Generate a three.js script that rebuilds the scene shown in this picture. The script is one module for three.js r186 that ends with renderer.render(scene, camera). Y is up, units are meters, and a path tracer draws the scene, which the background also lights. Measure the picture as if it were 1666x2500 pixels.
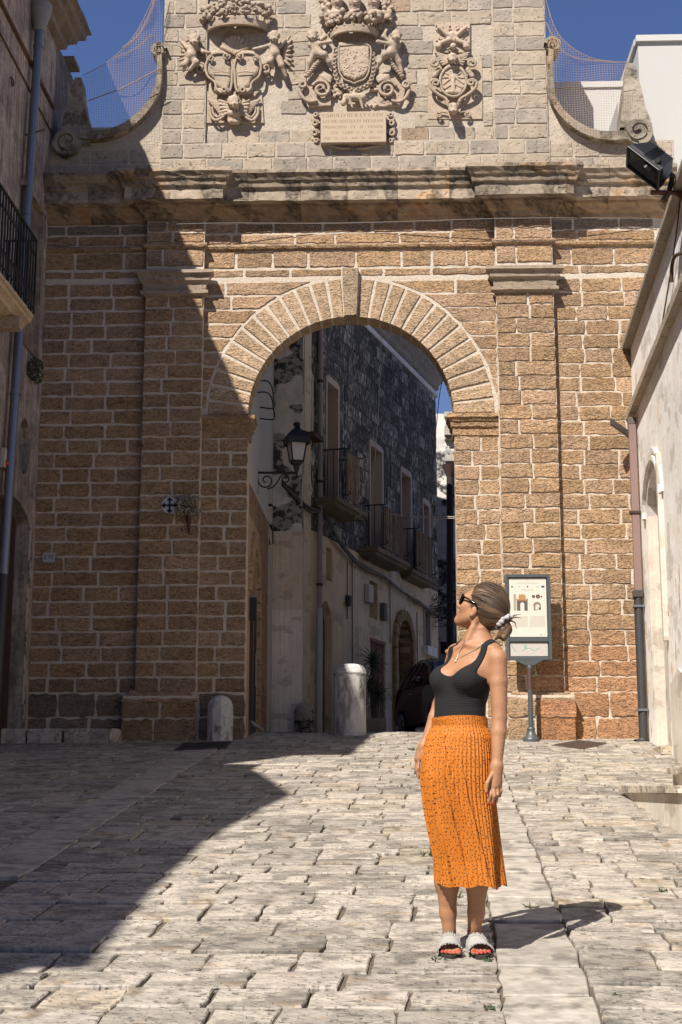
import * as THREE from 'three';
import { mergeGeometries, mergeVertices, toCreasedNormals } from 'three/addons/utils/BufferGeometryUtils.js';
import { RoundedBoxGeometry } from 'three/addons/geometries/RoundedBoxGeometry.js';

// ---------------------------------------------------------------- camera, sky, sun, exposure
const EYE = new THREE.Vector3(0, 1.42, 0);                 // a photographer half crouching; the lane's slope passes through y = 0 at her feet
const FPX = 3500, PITCH = Math.atan(674 / FPX), YAW = Math.atan(122 / FPX * Math.cos(PITCH));
const FWD = new THREE.Vector3(-Math.sin(YAW) * Math.cos(PITCH), Math.sin(PITCH), -Math.cos(YAW) * Math.cos(PITCH));
const RGT = new THREE.Vector3(Math.cos(YAW), 0, -Math.sin(YAW)), UPV = new THREE.Vector3().crossVectors(RGT, FWD);
const scene = new THREE.Scene();
const camera = new THREE.PerspectiveCamera(2 * Math.atan(1250 / FPX) * 180 / Math.PI, 1666 / 2500, 0.05, 2000);
camera.position.copy(EYE); camera.up.set(0, 1, 0); camera.lookAt(EYE.clone().add(FWD));
const renderer = new THREE.WebGLRenderer({ antialias: true });
renderer.toneMapping = THREE.LinearToneMapping; renderer.toneMappingExposure = 1.6;
renderer.shadowMap.enabled = true; renderer.shadowMap.type = THREE.PCFSoftShadowMap;
const SUN_AZ = 29.5 * Math.PI / 180, SUN_EL = 48 * Math.PI / 180;
const SUN = new THREE.Vector3(-Math.sin(SUN_AZ) * Math.cos(SUN_EL), Math.sin(SUN_EL), Math.cos(SUN_AZ) * Math.cos(SUN_EL));
const sun = new THREE.DirectionalLight(new THREE.Color().setRGB(1, 0.945, 0.87), 5.0);
sun.position.copy(SUN).multiplyScalar(40).add(new THREE.Vector3(0, 4, -14)); sun.target.position.set(0, 4, -14);
sun.castShadow = true; sun.shadow.mapSize.set(4096, 4096); sun.shadow.bias = -0.0004; sun.shadow.normalBias = 0.01;
Object.assign(sun.shadow.camera, { left: -26, right: 26, top: 26, bottom: -26, near: 1, far: 110 });
scene.add(sun, sun.target);
{ // clear summer sky: pale at the horizon, deep blue overhead, a soft brightening round the sun
  const W = 512, H = 256, d = new Float32Array(W * H * 4);
  for (let j = 0; j < H; j++) for (let i = 0; i < W; i++) {
    const el = ((j + 0.5) / H - 0.5) * Math.PI, az = ((i + 0.5) / W - 0.5) * 2 * Math.PI;
    const x = Math.cos(el) * Math.cos(az), y = Math.sin(el), z = Math.cos(el) * Math.sin(az);
    const t = Math.pow(1 - Math.max(y, 0), 3.0), c = x * SUN.x + y * SUN.y + z * SUN.z;
    const g = 0.05 * Math.exp(-(1 - c) * 6) + 0.012 * Math.max(0, c);
    const k = (j * W + i) * 4, below = y < 0;
    d[k] = below ? 0.10 : 0.029 + 0.155 * t + g; d[k + 1] = below ? 0.09 : 0.06 + 0.222 * t + g * 1.02; d[k + 2] = below ? 0.08 : 0.17 + 0.345 * t + g * 1.05; d[k + 3] = 1;
  }
  const sky = new THREE.DataTexture(d, W, H, THREE.RGBAFormat, THREE.FloatType);
  sky.mapping = THREE.EquirectangularReflectionMapping; sky.magFilter = sky.minFilter = THREE.LinearFilter; sky.needsUpdate = true;
  scene.background = sky; scene.environment = sky;
}

// ---------------------------------------------------------------- helpers
const V = (x, y, z) => new THREE.Vector3(x, y, z);
function mulberry(a) { return () => { a = (a + 0x6D2B79F5) | 0; let t = Math.imul(a ^ (a >>> 15), 1 | a); t = (t + Math.imul(t ^ (t >>> 7), 61 | t)) ^ t; return ((t ^ (t >>> 14)) >>> 0) / 4294967296; }; }
let rnd = mulberry(7); const R = (a, b) => a + (b - a) * rnd(); const clamp = (x, a, b) => Math.min(b, Math.max(a, x)); const mix = (a, b, t) => a + (b - a) * t;
const smooth = (a, b, x) => { const t = clamp((x - a) / (b - a), 0, 1); return t * t * (3 - 2 * t); };
const rayTo = (u, v) => FWD.clone().addScaledVector(RGT, (u - 833) / FPX).addScaledVector(UPV, -(v - 1250) / FPX);
const P = (u, v, D) => { const r = rayTo(u, v); return EYE.clone().addScaledVector(r, D / -r.z); };           // where a sight line meets the upright plane D metres up the lane
const PX = (u, v, X) => { const r = rayTo(u, v); return EYE.clone().addScaledVector(r, X / r.x); };           // ... meets the side plane x = X
const SLOPE = 0.1035, CREST = 21.4;
function groundY(x, z) { const d = -z; return d > CREST ? SLOPE * CREST + 0.015 * (d - CREST) : d < -12 ? -SLOPE * 12 : SLOPE * d; }
const taken = {};
function numbered(n) { const k = taken[n] = (taken[n] ?? -1) + 1; return k ? `${n}_${String(k).padStart(3, '0')}` : n; }
function sh(o) { o.traverse((m) => { if (m.isMesh) { m.castShadow = true; m.receiveShadow = true; } }); return o; }
function thing(name, label, category, group, p) {
  const o = new THREE.Group(); o.name = numbered(name); o.userData = { label, category }; if (group) o.userData.group = group;
  if (p) o.position.copy(p); scene.add(o); return o;
}
const localTo = (parent, g) => { const o = new THREE.Vector3(); for (let p = parent; p && p !== scene; p = p.parent) o.add(p.position); if (o.lengthSq()) g.translate(-o.x, -o.y, -o.z); return g; };
function part(name, geos, mat, parent, label) {             // geometry given in world coordinates; the parents only shift
  const list = (Array.isArray(geos) ? geos : [geos]).map((g) => clean(g));
  const g = list.length > 1 ? mergeGeometries(list) : list[0];
  if (parent && parent !== scene) localTo(parent, g);
  const m = new THREE.Mesh(g, mat); m.name = name; m.castShadow = m.receiveShadow = true; if (label) m.userData.label = label; (parent || scene).add(m); return m;
}
function struct(name, geos, mat) { const m = part(numbered(name), geos, mat); m.userData.kind = 'structure'; return m; }
function clean(g) {
  if (g.index) g = g.toNonIndexed();
  const n = g.attributes.position.count;
  if (!g.attributes.normal) g.computeVertexNormals();
  if (!g.attributes.uv) g.setAttribute('uv', new THREE.BufferAttribute(new Float32Array(n * 2), 2));
  if (!g.attributes.color) { const c = new Float32Array(n * 3).fill(1); g.setAttribute('color', new THREE.BufferAttribute(c, 3)); }
  for (const k of Object.keys(g.attributes)) if (!['position', 'normal', 'uv', 'color'].includes(k)) g.deleteAttribute(k);
  g.morphAttributes = {}; return g;
}
function tint(g, r, gg, b) { g = clean(g); const c = g.attributes.color; for (let i = 0; i < c.count; i++) c.setXYZ(i, c.getX(i) * r, c.getY(i) * gg, c.getZ(i) * b); return g; }
function boxUV(g, T = 1, off = [0, 0]) {                     // uv in metres from the dominant axis of each face
  g = clean(g); const p = g.attributes.position, n = g.attributes.normal, uv = g.attributes.uv;
  for (let i = 0; i < p.count; i += 3) {
    const nx = Math.abs(n.getX(i) + n.getX(i + 1) + n.getX(i + 2)), ny = Math.abs(n.getY(i) + n.getY(i + 1) + n.getY(i + 2)), nz = Math.abs(n.getZ(i) + n.getZ(i + 1) + n.getZ(i + 2));
    for (let j = i; j < i + 3; j++) {
      const x = p.getX(j), y = p.getY(j), z = p.getZ(j);
      if (nz >= nx && nz >= ny) uv.setXY(j, x / T + off[0], y / T + off[1]); else if (nx >= ny) uv.setXY(j, z / T + off[0] + 0.37, y / T + off[1]); else uv.setXY(j, x / T + off[0], z / T + off[1] + 0.21);
    }
  }
  return g;
}
function box(w, h, d, x, y, z, ry = 0, r = 0) { const g = r ? new RoundedBoxGeometry(w, h, d, 2, r) : new THREE.BoxGeometry(w, h, d); if (ry) g.rotateY(ry); g.translate(x, y, z); return g; }
function tube(pts, r, seg = 24, rad = 8, closed = false) { return new THREE.TubeGeometry(new THREE.CatmullRomCurve3(pts, closed), seg, r, rad, closed); }
function rod(a, b, r, r2 = r, n = 8) {
  const d = b.clone().sub(a), g = new THREE.CylinderGeometry(r2, r, d.length(), n); g.translate(0, d.length() / 2, 0);
  g.applyQuaternion(new THREE.Quaternion().setFromUnitVectors(V(0, 1, 0), d.normalize())); g.translate(a.x, a.y, a.z); return g;
}
function ball(c, r, sx = 1, sy = 1, sz = 1, n = 10) { const g = new THREE.SphereGeometry(r, n, Math.max(6, n * 0.7 | 0)); g.scale(sx, sy, sz); g.translate(c.x, c.y, c.z); return g; }
function quadStrip(rows, closed = false, uvf) {             // rows: arrays of Vector3; smooth surface
  const a = rows.length, b = rows[0].length, pos = [], uv = [], idx = [];
  rows.forEach((r, i) => r.forEach((p, j) => { pos.push(p.x, p.y, p.z); const t = uvf ? uvf(i, j, p) : [j / (b - 1), i / (a - 1)]; uv.push(t[0], t[1]); }));
  for (let i = 0; i < a - 1; i++) for (let j = 0; j < (closed ? b : b - 1); j++) { const k = (j + 1) % b, p = i * b + j, q = i * b + k, r = (i + 1) * b + j, s = (i + 1) * b + k; idx.push(p, q, r, q, s, r); }
  const g = new THREE.BufferGeometry(); g.setAttribute('position', new THREE.Float32BufferAttribute(pos, 3)); g.setAttribute('uv', new THREE.Float32BufferAttribute(uv, 2)); g.setIndex(idx); g.computeVertexNormals(); return g;
}
function extrude(pts, depth, opt = {}) {                     // outline in x, y; depth along +z
  const s = new THREE.Shape(pts.map((p) => new THREE.Vector2(p[0], p[1])));
  for (const h of opt.holes || []) s.holes.push(new THREE.Path(h.map((p) => new THREE.Vector2(p[0], p[1]))));
  return new THREE.ExtrudeGeometry(s, { depth, bevelEnabled: !!opt.bevel, bevelSize: opt.bevel || 0, bevelThickness: opt.bevel || 0, bevelOffset: -(opt.bevel || 0), bevelSegments: 2, curveSegments: 12, steps: 1 });
}

// ---------------------------------------------------------------- noise and textures
function hash(x, y, s) { let h = Math.imul(x, 374761393) + Math.imul(y, 668265263) + Math.imul(s, 2147483647 ^ 0x5bd1e995); h = Math.imul(h ^ (h >>> 13), 1274126177); return ((h ^ (h >>> 16)) >>> 0) / 4294967296; }
function vn(x, y, px, py, s) {
  const xi = Math.floor(x), yi = Math.floor(y), fx = x - xi, fy = y - yi, u = fx * fx * (3 - 2 * fx), v = fy * fy * (3 - 2 * fy);
  const x0 = ((xi % px) + px) % px, x1 = (x0 + 1) % px, y0 = ((yi % py) + py) % py, y1 = (y0 + 1) % py;
  const a = hash(x0, y0, s), b = hash(x1, y0, s), c = hash(x0, y1, s), d = hash(x1, y1, s);
  return a + (b - a) * u + (c - a) * v + (a - b - c + d) * u * v;
}
function fbm(x, y, px, py, oct, s) { let t = 0, a = 0.5, n = 0; for (let o = 0; o < oct; o++) { t += a * vn(x * px, y * py, px, py, s + o * 17); n += a; a *= 0.55; px *= 2; py *= 2; } return t / n; }
const n3 = (x, y, z, s) => vn(x + z * 0.71, y - z * 0.53, 4096, 4096, s) * 0.5 + vn(y * 1.3 + z, x * 0.9 - z * 1.1, 4096, 4096, s + 3) * 0.5;   // a cheap solid noise, 0..1
const s8 = (x) => { x = clamp(x, 0, 1); return Math.round(255 * (x <= 0.0031308 ? 12.92 * x : 1.055 * Math.pow(x, 1 / 2.4) - 0.055)); };
function texture(w, h, fn, srgb = true) {                    // fn(u, v) -> [r, g, b] linear (colour) or one height
  const d = new Uint8Array(w * h * 4);
  for (let j = 0; j < h; j++) for (let i = 0; i < w; i++) {
    const c = fn((i + 0.5) / w, (j + 0.5) / h), k = (j * w + i) * 4;
    if (srgb) { d[k] = s8(c[0]); d[k + 1] = s8(c[1]); d[k + 2] = s8(c[2]); } else d[k] = d[k + 1] = d[k + 2] = clamp(Math.round(c * 255), 0, 255);
    d[k + 3] = 255;
  }
  const t = new THREE.DataTexture(d, w, h); t.wrapS = t.wrapT = THREE.RepeatWrapping; t.magFilter = THREE.LinearFilter; t.minFilter = THREE.LinearMipmapLinearFilter; t.generateMipmaps = true;
  if (srgb) t.colorSpace = THREE.SRGBColorSpace; t.needsUpdate = true; return t;
}
function canvasTexture(w, h, draw) {
  const c = document.createElement('canvas'); c.width = w; c.height = h; draw(c.getContext('2d'), w, h);
  const t = new THREE.CanvasTexture(c); t.colorSpace = THREE.SRGBColorSpace; t.wrapS = t.wrapT = THREE.ClampToEdgeWrapping; t.magFilter = THREE.LinearFilter; return t;
}
const std = (o) => new THREE.MeshStandardMaterial({ roughness: 0.9, ...o });
const col = (r, g, b) => new THREE.Color().setRGB(r, g, b);
const plain = (r, g, b, o = {}) => std({ color: col(r, g, b), ...o });
// pitted tufa: grain in level beds, many small holes
const tufaH = (u, v) => { const bed = fbm(u, v, 8, 60, 5, 11), fine = fbm(u, v, 80, 150, 3, 23), pit = vn(u * 90, v * 190, 90, 190, 31), pit2 = vn(u * 170, v * 260, 170, 260, 37); return 0.35 + 0.4 * bed + 0.35 * fine - 0.5 * smooth(0.68, 0.9, pit) - 0.4 * smooth(0.7, 0.92, pit2); };
const tufaBump = texture(1024, 1024, tufaH, false);
const tufaMap = texture(1024, 1024, (u, v) => { const a = fbm(u, v, 4, 9, 4, 51), b = fbm(u, v, 24, 60, 4, 57), c = fbm(u, v, 90, 140, 2, 61), pt = smooth(0.66, 0.86, vn(u * 90, v * 190, 90, 190, 31)), k = (0.62 + 0.34 * a + 0.42 * (b - 0.5) + 0.6 * (c - 0.5)) * (1 - 0.3 * pt); const w = smooth(0.5, 0.8, a); return [k * mix(0.93, 1, w), k * mix(0.9, 0.97, w), k * mix(0.84, 0.98, w)]; });
// harder, paler ashlar of the upper part: fine grain, sparse dark holes with dirt in them
const ashlarBump = texture(1024, 1024, (u, v) => { const f = fbm(u, v, 50, 50, 4, 71), p = vn(u * 60, v * 60, 60, 60, 75), q = vn(u * 25, v * 34, 25, 34, 77); return 0.55 + 0.35 * f - 0.55 * smooth(0.76, 0.93, p) - 0.5 * smooth(0.82, 0.95, q); }, false);
const ashlarMap = texture(1024, 1024, (u, v) => { const a = fbm(u, v, 3, 4, 5, 81), b = fbm(u, v, 30, 40, 4, 85), p = smooth(0.74, 0.9, fbm(u, v, 40, 40, 2, 87)), l = smooth(0.55, 0.75, fbm(u, v, 7, 9, 4, 89)); const k = (0.66 + 0.3 * a + 0.35 * (b - 0.5)) * (1 - 0.55 * p); return [k * mix(1, 0.86, l), k * mix(0.96, 0.86, l), k * mix(0.9, 0.84, l)]; });
const mortarMap = texture(512, 512, (u, v) => { const k = 0.82 + 0.24 * (fbm(u, v, 14, 14, 5, 91) - 0.5) + 0.3 * (fbm(u, v, 90, 90, 2, 95) - 0.5); return [k, k * 0.97, k * 0.93]; });
const mortarBump = texture(512, 512, (u, v) => fbm(u, v, 50, 50, 4, 97), false);
// worn limestone of the lane: streaks across the lane, pock marks, dark lichen, rust-brown dirt
const paveBump = texture(1024, 1024, (u, v) => { const s = fbm(u, v, 8, 12, 6, 101), p = vn(u * 60, v * 66, 60, 66, 105), q = fbm(u, v, 50, 60, 4, 107); return 0.3 + 0.4 * s + 0.45 * q - 0.5 * smooth(0.64, 0.9, p); }, false);
const paveMap = texture(1024, 1024, (u, v) => {
  const a = fbm(u, v, 3, 6, 4, 111), s = fbm(u, v, 18, 22, 6, 113), l = smooth(0.48, 0.68, fbm(u, v, 9, 10, 6, 117)), p = smooth(0.6, 0.84, vn(u * 70, v * 80, 70, 80, 119)) * smooth(0.3, 0.6, fbm(u, v, 12, 12, 3, 120)), r = smooth(0.66, 0.78, fbm(u, v, 8, 10, 4, 121));
  const k = (0.8 + 0.3 * (a - 0.5) + 0.85 * (s - 0.5)) * (1 - 0.4 * l) * (1 - 0.5 * p); return [k * mix(1, 0.95, r), k * mix(0.955, 0.82, r), k * mix(0.89, 0.66, r)];
});
// cornice stone blotched by dark lichen and soot, brown where the tufa shows
const weatherMap = texture(1024, 1024, (u, v) => { const a = fbm(u, v, 3, 4, 5, 141), b = fbm(u, v, 30, 40, 4, 143), d = smooth(0.5, 0.62, fbm(u, v, 10, 7, 6, 145)), e = smooth(0.45, 0.7, fbm(u, v, 50, 50, 3, 147)), o = smooth(0.55, 0.7, fbm(u, v, 6, 6, 5, 149)); const k = (0.72 + 0.4 * (a - 0.5) + 0.5 * (b - 0.5)) * (1 - 0.68 * d * mix(0.55, 1, e)); return [k, k * mix(0.97, 0.8, o), k * mix(0.92, 0.6, o)]; });
const mats = {
  tufa: std({ map: tufaMap, bumpMap: tufaBump, bumpScale: 0.02, vertexColors: true, roughness: 0.95 }),
  ashlar: std({ map: ashlarMap, bumpMap: ashlarBump, bumpScale: 0.012, vertexColors: true, roughness: 0.93 }),
  weathered: std({ map: weatherMap, bumpMap: ashlarBump, bumpScale: 0.014, vertexColors: true, roughness: 0.95 }),
  carved: std({ map: ashlarMap, bumpMap: ashlarBump, bumpScale: 0.006, vertexColors: true, color: col(0.48, 0.39, 0.305), roughness: 0.92 }),
  mortar: std({ map: mortarMap, bumpMap: mortarBump, bumpScale: 0.008, vertexColors: true, color: col(0.62, 0.54, 0.445), roughness: 0.96 }),
  pave: std({ map: paveMap, bumpMap: paveBump, bumpScale: 0.01, vertexColors: true, roughness: 0.82 }),
  paveSmooth: null,
  iron: plain(0.018, 0.017, 0.016, { roughness: 0.55, metalness: 0.3 }),
  rustIron: std({ color: col(0.06, 0.035, 0.022), roughness: 0.85, metalness: 0.2 }),
};
{ const smoothMap = texture(512, 512, (u, v) => { const a = fbm(u, v, 3, 4, 5, 131), s = fbm(u, v, 24, 26, 5, 133), l = smooth(0.52, 0.72, fbm(u, v, 9, 9, 6, 135)), k = (0.84 + 0.35 * (a - 0.5) + 0.75 * (s - 0.5)) * (1 - 0.45 * l); return [k, k * 0.965, k * 0.91]; }); mats.paveSmooth = std({ map: smoothMap, bumpMap: mortarBump, bumpScale: 0.004, vertexColors: true, roughness: 0.7 }); }
// ---------------------------------------------------------------- stones: an irregular outline, a worn arris and a slightly uneven face
function stoneGeo(out, frame, { h = 0.012, bevel = 0.012, depth = 0.03, T = 2.2, tone = [1, 1, 1], lump = 0.004, uvo } = {}) {
  const n = out.length, cx = out.reduce((s, p) => s + p[0], 0) / n, cy = out.reduce((s, p) => s + p[1], 0) / n; uvo = uvo || [rnd(), rnd()];
  const ins = out.map((p, i) => { const a = out[(i + n - 1) % n], b = out[(i + 1) % n]; let tx = b[0] - a[0], ty = b[1] - a[1]; const l = Math.hypot(tx, ty) || 1; return [p[0] - ty / l * bevel, p[1] + tx / l * bevel, h + R(-lump, lump) * 0.6]; });
  const pos = [], uv = [];
  const put = (a) => { const q = frame(a[0], a[1], a[2]); pos.push(q.x, q.y, q.z); uv.push(a[0] / T + uvo[0], a[1] / T + uvo[1] + (a[3] || 0)); };
  const tri = (a, b, c) => { put(a); put(b); put(c); };
  const c = [cx, cy, h + R(-lump, lump)];
  for (let i = 0; i < n; i++) {
    const j = (i + 1) % n, p = [...out[i], h - bevel * 0.9], q = [...out[j], h - bevel * 0.9], pb = [...out[i], -depth, depth / T], qb = [...out[j], -depth, depth / T];
    tri(c, ins[i], ins[j]); tri(ins[i], p, q); tri(ins[i], q, ins[j]); tri(p, pb, qb); tri(p, qb, q);
  }
  const g = new THREE.BufferGeometry(); g.setAttribute('position', new THREE.Float32BufferAttribute(pos, 3)); g.setAttribute('uv', new THREE.Float32BufferAttribute(uv, 2)); g.computeVertexNormals();
  const cA = new Float32Array(pos.length); for (let i = 0; i < cA.length; i += 3) { cA[i] = tone[0]; cA[i + 1] = tone[1]; cA[i + 2] = tone[2]; } g.setAttribute('color', new THREE.BufferAttribute(cA, 3)); return g;
}
function roughRect(x0, y0, x1, y1, jit = 0.008, step = 0.16, left, right) {  // counter-clockwise; left/right may bend the end along a curve x = f(y)
  const o = [], nx = Math.max(2, Math.round((x1 - x0) / step)), ny = left || right ? 3 : 2, J = () => R(-jit, jit);
  const L = left || (() => x0), Rr = right || (() => x1);
  const xb0 = L(y0), xb1 = Rr(y0), xt0 = L(y1), xt1 = Rr(y1);
  for (let i = 0; i < nx; i++) o.push([mix(xb0, xb1, i / nx) + (i ? J() : jit * 0.7), y0 + J()]);
  for (let i = 0; i < ny; i++) { const y = mix(y0, y1, i / ny); o.push([Rr(y) + J() - (i ? 0 : jit * 0.7), y + (i ? J() : 0)]); }
  for (let i = 0; i < nx; i++) o.push([mix(xt1, xt0, i / nx) + (i ? J() : -jit * 0.7), y1 + J()]);
  for (let i = 0; i < ny; i++) { const y = mix(y1, y0, i / ny); o.push([L(y) + J() + (i ? 0 : jit * 0.7), y + (i ? J() : 0)]); }
  return o;
}
// a moulding that runs along x and returns round both ends; profile: [out, y] from top to bottom
function mould(xl, xr, zw, prof, { retL = true, retR = true, seg = 0.12, jit = 0.004, tone = [1, 1, 1], T = 2.2, back = 0.05, rowTone } = {}) {
  const uo = [rnd(), rnd()], rows = prof.map(([o, y]) => {
    const l = xl - (retL ? o : 0), r = xr + (retR ? o : 0), n = Math.max(1, Math.round((r - l) / seg)), row = [V(l, y, zw - back)];
    for (let i = 0; i <= n; i++) row.push(V(l + (r - l) * i / n, y + (jit ? R(-jit, jit) : 0), zw + o + (jit ? R(-jit, jit) : 0)));
    row.push(V(r, y, zw - back)); return row;
  });
  const N = Math.max(...rows.map((r) => r.length)); rows.forEach((r) => { while (r.length < N) r.splice(r.length - 1, 0, r[r.length - 2].clone()); });
  let s = 0; const dist = prof.map(([o, y], i) => { if (i) s += Math.hypot(o - prof[i - 1][0], y - prof[i - 1][1]); return s; });
  const gs = []; for (let i = 0; i < rows.length - 1; i++) { const q = clean(quadStrip([rows[i + 1], rows[i]], false, (k, j, p) => [(p.x + p.z) / T + uo[0], -dist[k ? i : i + 1] / T + uo[1]])); gs.push(rowTone ? tint(q, ...rowTone(i)) : q); }
  // close top, bottom and the two ends so a single stone is solid
  const cap = (row, flip) => { const m = row.length, b0 = row[0], b1 = row[m - 1], g = quadStrip(flip ? [[b0, ...row.slice(1, m - 1).map((p) => V(p.x, p.y, zw - back)), b1], row] : [row, [b0, ...row.slice(1, m - 1).map((p) => V(p.x, p.y, zw - back)), b1]], false, (k, j, p) => [p.x / T + uo[0], p.z / T + uo[1]]); return clean(g); };
  gs.push(cap(rows[0], true), cap(rows[rows.length - 1], false));
  const mg = mergeGeometries(gs); mg.computeVertexNormals(); return tint(mg, ...tone);
}
const warm = (k = 1) => { const t = rnd(), d = R(0.84, 1.12) * k; return [0.44 * d * mix(1, 1.02, t), 0.297 * d * mix(0.96, 1.03, t), 0.181 * d * mix(0.86, 1.1, t)]; };
const pale = (k = 1) => { const d = R(0.86, 1.08) * k, t = rnd(); return t < 0.3 ? [0.375 * d, 0.33 * d, 0.28 * d] : t < 0.975 || k !== 1 ? [0.455 * d, 0.385 * d, 0.305 * d] : [0.40 * d, 0.30 * d, 0.21 * d]; };
// ---------------------------------------------------------------- a mesher for bodies and carving: surface nets over a distance field
function surfaceNets(f, lo, hi, cell) {
  const nx = Math.ceil((hi[0] - lo[0]) / cell) + 1, ny = Math.ceil((hi[1] - lo[1]) / cell) + 1, nz = Math.ceil((hi[2] - lo[2]) / cell) + 1;
  const g = new Float32Array(nx * ny * nz), at = (i, j, k) => (k * ny + j) * nx + i;
  for (let k = 0; k < nz; k++) for (let j = 0; j < ny; j++) for (let i = 0; i < nx; i++) g[at(i, j, k)] = f(lo[0] + i * cell, lo[1] + j * cell, lo[2] + k * cell);
  const id = new Int32Array(nx * ny * nz).fill(-1), pos = [], idx = [];
  const E = [[0, 1], [2, 3], [4, 5], [6, 7], [0, 2], [1, 3], [4, 6], [5, 7], [0, 4], [1, 5], [2, 6], [3, 7]];
  const v = new Float32Array(8);
  for (let k = 0; k < nz - 1; k++) for (let j = 0; j < ny - 1; j++) for (let i = 0; i < nx - 1; i++) {
    let m = 0; for (let c = 0; c < 8; c++) { v[c] = g[at(i + (c & 1), j + ((c >> 1) & 1), k + (c >> 2))]; if (v[c] < 0) m |= 1 << c; }
    if (m === 0 || m === 255) continue;
    let x = 0, y = 0, z = 0, n = 0;
    for (const [a, b] of E) if (((m >> a) & 1) !== ((m >> b) & 1)) { const t = v[a] / (v[a] - v[b]); x += mix(a & 1, b & 1, t); y += mix((a >> 1) & 1, (b >> 1) & 1, t); z += mix(a >> 2, b >> 2, t); n++; }
    id[at(i, j, k)] = pos.length / 3; pos.push(lo[0] + (i + x / n) * cell, lo[1] + (j + y / n) * cell, lo[2] + (k + z / n) * cell);
  }
  const quad = (a, b, c, d, flip) => { if (a < 0 || b < 0 || c < 0 || d < 0) return; flip ? idx.push(a, c, b, a, d, c) : idx.push(a, b, c, a, c, d); };
  for (let k = 1; k < nz - 1; k++) for (let j = 1; j < ny - 1; j++) for (let i = 1; i < nx - 1; i++) {
    const s = g[at(i, j, k)] < 0;
    if (s !== g[at(i + 1, j, k)] < 0) quad(id[at(i, j - 1, k - 1)], id[at(i, j, k - 1)], id[at(i, j, k)], id[at(i, j - 1, k)], !s);
    if (s !== g[at(i, j + 1, k)] < 0) quad(id[at(i - 1, j, k - 1)], id[at(i - 1, j, k)], id[at(i, j, k)], id[at(i, j, k - 1)], !s);
    if (s !== g[at(i, j, k + 1)] < 0) quad(id[at(i - 1, j - 1, k)], id[at(i, j - 1, k)], id[at(i, j, k)], id[at(i - 1, j, k)], !s);
  }
  const o = new THREE.BufferGeometry(); o.setAttribute('position', new THREE.Float32BufferAttribute(pos, 3)); o.setIndex(idx); o.computeVertexNormals(); return o;
}
const smin = (a, b, k) => { const h = Math.max(k - Math.abs(a - b), 0) / k; return Math.min(a, b) - h * h * k * 0.25; };
const cap = (a, b, ra, rb = ra, k = 0.02) => ({ a, b, ra, rb, k, c: a.clone().add(b).multiplyScalar(0.5), r: a.distanceTo(b) / 2 + Math.max(ra, rb) });
const ell = (c, rx, ry, rz, k = 0.02, q = null) => ({ e: true, c, rx, ry, rz, k, q: q ? q.clone().invert() : null, r: Math.max(rx, ry, rz), mn: Math.min(rx, ry, rz) });
const tmpV = new THREE.Vector3();
function primD(s, x, y, z) {
  if (s.e) {
    let px = x - s.c.x, py = y - s.c.y, pz = z - s.c.z;
    if (s.q) { tmpV.set(px, py, pz).applyQuaternion(s.q); px = tmpV.x; py = tmpV.y; pz = tmpV.z; }
    const k0 = Math.hypot(px / s.rx, py / s.ry, pz / s.rz), k1 = Math.hypot(px / (s.rx * s.rx), py / (s.ry * s.ry), pz / (s.rz * s.rz));
    return k1 < 1e-9 ? -s.mn : k0 * (k0 - 1) / k1;
  }
  const bx = s.b.x - s.a.x, by = s.b.y - s.a.y, bz = s.b.z - s.a.z, px = x - s.a.x, py = y - s.a.y, pz = z - s.a.z;
  const t = clamp((px * bx + py * by + pz * bz) / (bx * bx + by * by + bz * bz + 1e-12), 0, 1);
  return Math.hypot(px - bx * t, py - by * t, pz - bz * t) - mix(s.ra, s.rb, t);
}
function field(prims, extra) {
  return (x, y, z) => {
    let d = 0.5;
    for (const s of prims) { const q = Math.hypot(x - s.c.x, y - s.c.y, z - s.c.z) - s.r; if (q > 0.08 && q > d + s.k) continue; d = smin(d, primD(s, x, y, z), s.k); }
    return extra ? extra(d, x, y, z) : d;
  };
}
function boundsOf(prims, pad = 0.03) { const lo = [1e9, 1e9, 1e9], hi = [-1e9, -1e9, -1e9]; for (const s of prims) for (const p of s.e ? [s.c] : [s.a, s.b]) ['x', 'y', 'z'].forEach((k, i) => { const r = (s.e ? s.r : Math.max(s.ra, s.rb)) + pad; lo[i] = Math.min(lo[i], p[k] - r); hi[i] = Math.max(hi[i], p[k] + r); }); return [lo, hi]; }
function blob(prims, cell) { const [lo, hi] = boundsOf(prims); return surfaceNets(field(prims), lo, hi, cell); }
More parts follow.
